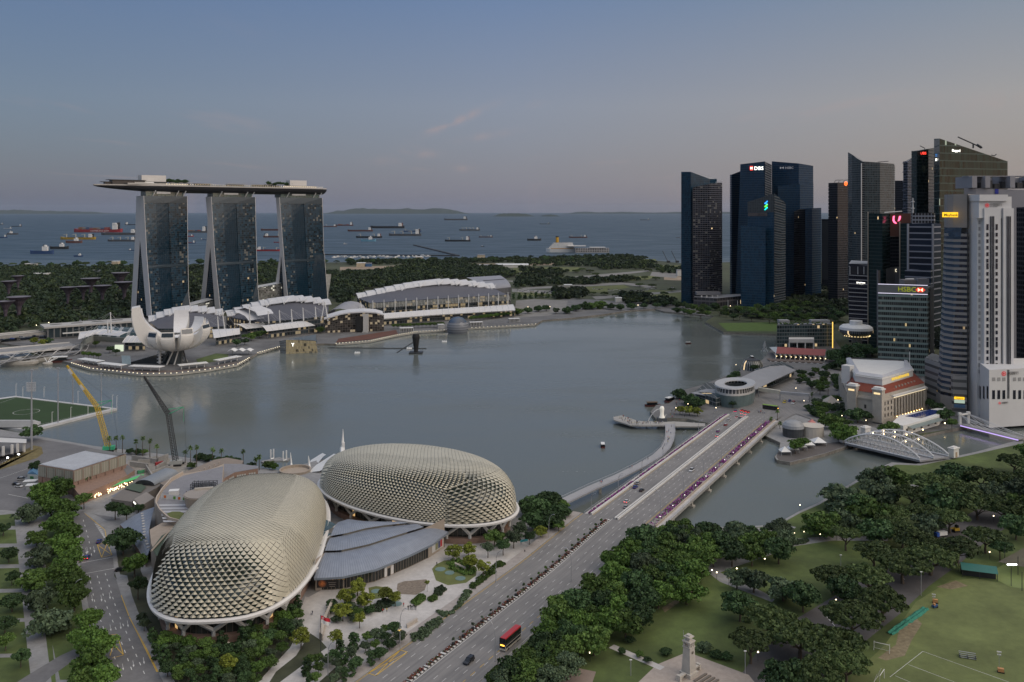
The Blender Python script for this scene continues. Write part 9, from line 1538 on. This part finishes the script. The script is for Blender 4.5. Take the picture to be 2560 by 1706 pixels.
b=V(G(2446,1440));t=thing("club_shelter","dark shelter with a teal green pitched roof beside the playing field","shelter",b,-.35);q=MB();q.face([(-7,-4,3.2),(7,-4,3.2),(7,0,5),(-7,0,5)]);q.face([(-7,4,3.2),(7,4,3.2),(7,0,5),(-7,0,5)]);q.build("roof",mat("teal_roof",(.02,.13,.11),.6,var=.1),t);q=MB();q.box((0,1,0),(13,5,3),base=1);q.build("wall",DARK,t)
for x in (-6.6,0,6.6):q=MB();q.box((x,-3.7,0),(.25,.25,3.3),base=1);q.build("post",DARK,t)
b=V(G(2560,1440));t=thing("sports_cage","tall dark fenced court with green surface at the photo's edge","court",b);q=MB();q.face([V(G(a,c,2.1))-b for a,c in ((2465,1436),(2526,1468),(2640,1480),(2640,1380),(2530,1400))]);q.build("court_surface",mat("court_green",(.13,.17,.05),.8,emit=(.5,.6,.2),es=.02),t);q=MB();q.face([V(G(a,c,7))-b for a,c in ((2495,1405),(2560,1418),(2650,1400),(2560,1370))]);q.build("net_roof",mat("shade_net",(.10,.085,.065),.9,alpha=.8),t)
for px,py in ((2528,1466),(2545,1438),(2512,1412),(2555,1478)):q=MB();q.box(V(G(px,py))-b,(.2,.2,8),base=1);q.build("post",DARK,t)
q=MB();q.box(V(G(2530,1412,8))-b,(4,.3,.4));q.build("lamp",COOL,t)
b=V(G(992,1588));t=thing("lit_sign","small cream roadside sign with a glowing yellow face","sign",b,.5);q=MB();q.box((0,0,0),(3.4,.4,2.2),base=1);q.build("board",OFFWHITE,t);q=MB();q.box((.8,-.25,.3),(1.6,.1,1.4),base=1);q.build("face_panel",glow("sign_yellow",(1,.6,.08),1.2),t)
b=V(G(1310,1362));t=thing("banner_sign","turquoise slanted banner sign by the slip road","sign",b,.5);q=MB();q.box((0,0,1.4),(4,.2,1.1),base=1);q.build("board",mat("turquoise_board",(.05,.35,.4),.5),t);q=MB();q.box((-1.6,0,0),(.2,.2,1.5),base=1);q.build("post",STEEL,t)
for pts,h,lab in (([(798,1598),(808,1560),(830,1512),(834,1514),(815,1562),(806,1604)],2.6,"sloping tan wall of the ramp under the flag"),([(1138,1412),(1165,1425),(1163,1428),(1136,1415)],1.2,"low pale curved wall behind the round skylights"),([(1016,1568),(1042,1552),(1044,1555),(1018,1572)],1.3,"pale low wall by the roadside shrubs"),([(570,1622),(585,1628),(610,1652),(606,1656),(583,1632),(568,1626)],2.6,"cream garden wall among the trees below the larger shell")):b=V(G(*pts[0]));t=thing("garden_wall",lab,"garden wall",b);q=MB();q.prism([(V(G(a,c))-b)[:2]for a,c in pts],0,h);q.build("masonry",mat("garden_wall_stone",(.42,.37,.31),.8,var=.08),t)
# ---------------------------------------------------------------- shipping, islands, breakwaters
def hull(mb,L_,w_,h,sheer=.25):mb.loft([[(x*L_,y*w_*k,z*h+(sheer*h if abs(x)>.42 else 0)*(z>.5))for y,z in ((-.35,-.3),(-.5,1),(.5,1),(.35,-.3))]for x,k in ((-.5,.75),(-.42,1),(.38,1),(.46,.6),(.5,.05))],ring=False);mb.face([(x*L_,y*w_*k,h)for x,k,y in ((-.5,.75,-.5),(-.42,1,-.5),(.38,1,-.5),(.5,.05,0),(.38,1,.5),(-.42,1,.5),(-.5,.75,.5))]);mb.face([(-.5*L_,y*w_*.75,z*h)for y,z in ((-.35,-.3),(-.5,1.25),(.5,1.25),(.35,-.3))])
SHC={k:mat("hull_"+k,c,.6,var=.12,scale=.03)for k,c in {"red":(.33,.03,.035),"yellow":(.42,.27,.03),"black":(.025,.027,.03),"grey":(.10,.105,.11),"blue":(.03,.07,.18),"sky":(.13,.30,.42),"brown":(.13,.06,.05),"white":(.55,.55,.55)}.items()}
def ship(x0,x1,py,col,aft,label,cranes=0,cont=0,hs=1.0,tug=False):
 d=CH*F/(py-HY);L_=(x1-x0)/F*d;t=thing("ship",label,"ship",P((x0+x1)/2,d,0),0 if aft<0 else pi,"ships anchored off the shore");h=L_*(.06 if not tug else .13);w_=max(L_*.15,8);q=MB();hull(q,L_,w_,h);q.build("hull",SHC[col],t)
 q=MB();hx_=L_*(-.38 if not tug else .12);q.box((hx_,0,h),(L_*.10 if not tug else L_*.22,w_*.8,h*1.1*hs),base=1);q.box((hx_+L_*.01,0,h+h*1.1*hs),(L_*.07,w_*.9,h*.5),base=1);q.build("deckhouse",WHITE if hs<3 else OFFWHITE,t);q=MB();q.box((hx_-L_*.06,0,h),(L_*.04,w_*.3,h*(1.2*hs+.5)),base=1);q.build("funnel",SHC["black" if col!="black" else "brown"],t)
 for i in range(cranes):x=L_*(-.2+.52*i/max(1,cranes-1))if cranes>1 else L_*.1;q=MB();q.box((x,0,h),(L_*.018,w_*.15,h*1.6),base=1);q.tube([(x,0,h*2.5),(x+L_*.1,0,h*2.2)],L_*.006,4);q.build("crane",mat("ship_crane",(.5,.48,.4),.6),t)
 for i in range(cont):q=MB();q.box((L_*(-.24+.62*(i+.5)/cont),0,h),(L_*.62/cont*.9,w_*.85,h*RU(.4,.8)),base=1);q.build("container_stack",mat(f"container_{i % 4}",((.25,.06,.05),(.06,.09,.16),(.18,.17,.16),(.2,.1,.05))[i%4],.7),t)
 return t,L_,w_,h
t,L_,w_,h=ship(185,304,581,"red",1,"long red container ship with white lettering along its hull",0,8,1.6);text("HAMBURG SÜD",h*.62,"hull_lettering",WHITE,t,(L_*.12,w_*.52,h*.3),pi,.3,xs=1.5)
for a in ((151,238,599,"yellow",1,"yellow hulled cargo ship with four pale deck cranes",3),(253,345,588,"grey",1,"long dark grey hull lying beyond the yellow cargo ship"),(269,342,604,"grey",1,"grey cargo ship with deck cranes beside the first hotel tower",3),(165,206,608,"brown",-1,"small brown tug with a flat stern below the yellow ship",0,0,1,True),(77,135,635,"blue",-1,"blue and red supply ship nearest the wooded shore",1,0,1.3,True),(126,172,623,"black",-1,"low dark tug beyond the blue and red supply ship",0,0,1,True),(185,208,642,"blue",-1,"tiny dark tug closest to the wooded shore",0,0,1,True),(313,345,563,"black",-1,"dark ship with white upper works, farthest out by the tower",0,0,2),(9,29,572,"white",1,"small pale ship in the cluster at the edge",0,0,2),(29,54,567,"black",1,"dark ship with lit upper works in the edge cluster",0,0,2.4),(-20,18,595,"blue",1,"dark blue ship cut by the photo's edge",0,0,1.6),(17,45,587,"grey",1,"grey tug in the edge cluster",0,0,1,True),(-12,8,562,"grey",1,"farthest ship cut by the photo's edge",0,0,2),(322,345,627,"blue",-1,"blue ship half hidden by the first hotel tower",0,0,1.5),(450,519,582,"grey",1,"loaded container ship seen between the first two towers",0,7,2),(450,484,592,"red",1,"red hull tip just past the first tower"),(455,489,609,"blue",1,"blue ship with white upper works past the first tower",0,2,1.8),(501,522,600,"blue",-1,"small blue ship with a frame before the middle tower",1),(652,720,577,"brown",1,"brown tanker farthest out between middle and last tower"),(659,720,594,"brown",-1,"brown cargo ship with a foremast before the last tower",1),(684,715,607,"red",1,"small red hull peeping from behind the last tower"),(640,702,628,"red",-1,"red ship with white deck gear near the shore by the last tower",2,0,1.2),(800,842,568,"brown",1,"low brown ship just beyond the last tower",1),(840,883,565,"brown",1,"container ship with white bridge beyond the last tower",0,5,2),(869,932,579,"brown",1,"brown tanker with white bridge at its end"),(926,1011,571,"black",1,"long flat dark barge-like ship far out"),(1006,1053,580,"blue",1,"blue ship partly behind the pale crane ship",2),(972,1053,590,"grey",1,"large pale grey ship with deck cranes in mid sea",3,0,1.6),(890,955,595,"black",1,"dark ship with two crane masts behind the light blue tug",2),(903,940,604,"sky",-1,"light blue supply tug with yellow upper works",0,0,1.2,True),(1110,1169,551,"grey",1,"faint tanker nearest the horizon"),(1148,1200,577,"grey",1,"pale bulk ship with a row of small cranes",4),(1112,1176,604,"black",1,"black bulk ship with white bridge and two cranes",2,0,1.6),(1197,1232,594,"brown",1,"short rust brown ship with deck gear",2),(1318,1353,602,"black",-1,"small black supply ship with a thin mast",1,0,1,True),(1349,1374,561,"grey",1,"tiny grey ship ahead of a long wake"),(1422,1468,595,"brown",1,"brown and white ship beyond the cruise liner",2),(1600,1624,551,"grey",1,"tiny tanker on the horizon beside the navy tower"),(1202,1211,617,"black",1,"tiny dark boat in mid sea",0,0,1,True),(858,868,611,"white",1,"tiny white launch on open water beyond the marina",0,0,1,True),(1690,1703,595,"brown",1,"tiny brown ship beside the navy tower")):ship(*a)
d=CH*F/(631-HY);t=thing("cruise_ship","big white cruise liner with a yellow funnel at the far terminal","cruise ship",P(1405,d,0),pi);L_=80/F*d;q=MB();hull(q,L_,30,13);q.build("hull",WHITE,t);q=MB()
for i in range(6):q.box((L_*(.02-.01*i),0,13+4.2*i),(L_*(.84-.05*i),27-1.5*i,3.4),base=1)
q.build("deck_siding",WHITE,t);q=MB()
for i in range(6):q.box((L_*(.02-.01*i),0,16.4+4.2*i),(L_*(.83-.05*i),26-1.5*i,.9),base=1)
q.build("window_strip",GLASSD,t);q=MB();q.cyl((L_*.15,0,38),6,20,12);q.build("funnel",mat("funnel_yellow",(.6,.33,.02),.5),t);q=MB();q.cyl((L_*.15,0,58),6.1,4,12);q.build("funnel_cap",BLACK,t);q=MB();q.box((0,13.8,14.5),(L_*.7,.8,2.6));q.build("lifeboat_strip",mat("lifeboat_orange",(.45,.25,.08),.6),t)
t=thing("cruise_terminal","long low pale terminal building beside the cruise liner","building",P(1480,d-20,0));q=MB();q.box((0,0,0),(130,30,17),base=1);q.build("wall",facade("terminal_wall",glass=(.08,.08,.08),wall=(.35,.34,.33),fh=8,bw=9,sp=.4,mw=.3,lit=.03,ls=.5),t);q=MB();q.box((-60,0,24),(70,34,3),base=1);q.box((20,0,19),(60,36,2),base=1);q.build("roof",OFFWHITE,t)
for i,pts in enumerate((((800,638),(1140,641)),((1035,614),(1146,641)))):A,B=V(G(*pts[0],0)),V(G(*pts[1],0));t=thing("breakwater",["long dark breakwater lying along the far marina","dark breakwater arm running out to sea at an angle"][i],"breakwater",A);d_=B-A;n_=V((-d_.y,d_.x,0)).normalized()*5;q=MB();q.prism([tuple((p-A))[:2]for p in (A-n_,B-n_,B+n_,A+n_)],-2,4);q.build("rock_wall",mat("breakwater_rock",(.04,.045,.05),.9),t)
for i in range(24):px,py=835+i*10.2+RU(-3,3),645+RU(-2,2)-i*.1;t=thing("yacht","small white yacht moored in the far marina","yacht",G(px,py,0),random.random()*6,"yachts in the far marina");q=MB();hull(q,20,6,3);q.build("hull",WHITE,t);q=MB();q.box((-1,0,3),(8,4,2.5),base=1);q.build("cabin",WHITE,t)
for px,py,L_,rz,lab,rf in ((1507,1117,9,1.5,"small wooden ferry with a white canopy alone on the bay",WHITE),(1880,896,9,1.5,"small red boat with a white canopy by the fountain jet",WHITE),(152,906,22,.25,"red and white excursion boat by the museum boardwalk",WHITE),(1632,1016,13,.1,"dark tour boat with a lamp moored by the lion statue",mat("boat_brown",(.12,.08,.05),.7)),(1676,1004,14,.8,"white topped tour boat moored at the steps by the lion statue",WHITE),(1721,860,8,.3,"tiny white launch in the far corner of the bay",WHITE)):t=thing("boat",lab,"boat",G(px,py,0),rz);q=MB();hull(q,L_,L_*.32,L_*.1);q.build("hull",mat("boat_red_brown",(.12,.03,.025),.6),t);q=MB();q.box((-L_*.05,0,L_*.1),(L_*.62,L_*.24,L_*.14),base=1);q.build("cabin",CARG,t);q=MB();q.box((-L_*.05,0,L_*.25),(L_*.68,L_*.28,L_*.03),base=1);q.build("canopy",rf,t)
t=thing("water_spray","white fountain plume rising from the bay by the red-roofed pier","fountain",G(1912,880,0));q=MB()
for i in range(60):a,r,z=RU(0,6.28),RU(0,3),RU(0,12);k=1-z/14;q.blob((r*k*cos(a)*1.5,r*k*sin(a),z),(.5,.5,.8),5,3,.2)
q.build("spray_foam",mat("fountain_spray",(.6,.62,.64),.8),t)
for pts in ([(805,6),(860,9),(905,15),(960,12),(1010,14),(1060,10),(1100,16),(1140,8),(1180,2)],[(1232,2),(1255,7),(1300,8),(1335,3)],[(1352,2),(1375,5),(1398,2)],[(1405,4),(1440,6),(1500,4),(1560,5),(1640,3),(1720,6),(1900,4)],[(-60,6),(40,10),(140,7),(260,5)]):
 D_=50000 if pts[0][0]not in (1232,1352)else 26000;a=poly([P(x,D_,y*D_/F)for x,y in pts],40);n=[RU(.85,1.1)for _ in a];q=MB();q.loft([[(p.x,D_-900,0)for p in a],[(p.x,D_,max(8,p.z*n[i]*(min(i,40-i,4)/4)))for i,p in enumerate(a)],[(p.x,D_+2500,0)for p in a]]);structure("hills",q,mat("island_green",(.03,.045,.03),.95,var=0),"low wooded island on the horizon")
for i,(px,py,w_,h_,m_,lab)in enumerate(((105,690,34,6,OFFWHITE,"long white shed among the far woods at the edge"),(50,678,26,4,OFFWHITE,"low white shed nearest the edge beyond the woods"),(72,668,14,8,mat("pale_block",(.4,.38,.34),.7),"pair of pale blocks on the wooded shore"),(86,668,12,8,MATS["pale_block"],"second pale block on the wooded shore"),(290,666,15,12,mat("cream_block",(.5,.42,.3),.7),"cream tower block on the far shore by the first hotel tower"),(225,680,50,5,mat("blue_grey_shed",(.24,.27,.33),.6),"wide blue grey shed in front of the far treeline"),(903,667,20,9,MATS["cream_block"],"cream workshop beyond the white fin"),(922,667,14,8,mat("blue_shed",(.05,.12,.25),.6),"blue workshop beside the cream one"),(1048,652,15,9,MATS["cream_block"],"cream cube on the far shore beyond the sheds"),(1203,650,19,12,MATS["cream_block"],"tan cube standing above the shoreline trees"),(1280,668,80,6,OFFWHITE,"long cream shed beside the far meadow"),(1180,668,100,4,mat("blue_roof_shed",(.25,.3,.33),.6),"long pale blue roofed sheds behind the convention hall"),(1546,755,16,10,OFFWHITE,"white billboard-like block by the waterfront trees"),(1700,690,16,14,OFFWHITE,"white site block beside the navy tower"),(1420,718,20,5,MATS["pale_block"],"small pale hall at the near corner of the far lawn"),(1330,732,10,5,MATS["pale_block"],"tiny pale hut by the far car park"),(1890,690,16,12,OFFWHITE,"white site building seen between the navy towers"))):b=V(G(px,py));k=b.y/F;t=thing("distant_building",lab,"building",b);q=MB();q.box((0,0,0),(w_*k,min(60,w_*k),h_*k),base=1);q.build("wall",m_,t);q=MB();q.box((0,0,h_*k),(w_*k*1.03,min(62,w_*k*1.03),k*1.2),base=1);q.build("roof",ROOFGREY if i%2 else WHITE,t)
for i in range(70):px=random.choice((RU(1290,1420),RU(1440,1700)));py=(728+(px-1290)*.03 if px<1430 else 728-abs(px-1560)*.06)+RU(-2,2);t=thing("parked_car","tiny car in the far car parks beyond the bay","car",G(px,py,2.1),.3,"cars in the far car parks");q=MB();q.box((0,0,0),(4.4,1.9,.9),base=1);q.build("body",random.choice((WHT,SIL,BLK,WHT)),t);q=MB();q.box((-.2,0,.9),(2.4,1.7,.6),base=1);q.build("cabin_glazing",CARG,t)
for i,px in enumerate((1671,1693)):b=V(G(px,657));t=thing("shore_crane",["dark lattice crane on the far quay, farther from the navy tower","dark lattice crane on the far quay, beside the navy tower"][i],"crane",b);q=MB();q.tube([(0,0,0),(-18,0,36)],.9,4);q.build("jib",DARK,t);q=MB();q.box((0,0,0),(10,6,6),base=1);q.build("cab",DARK,t)
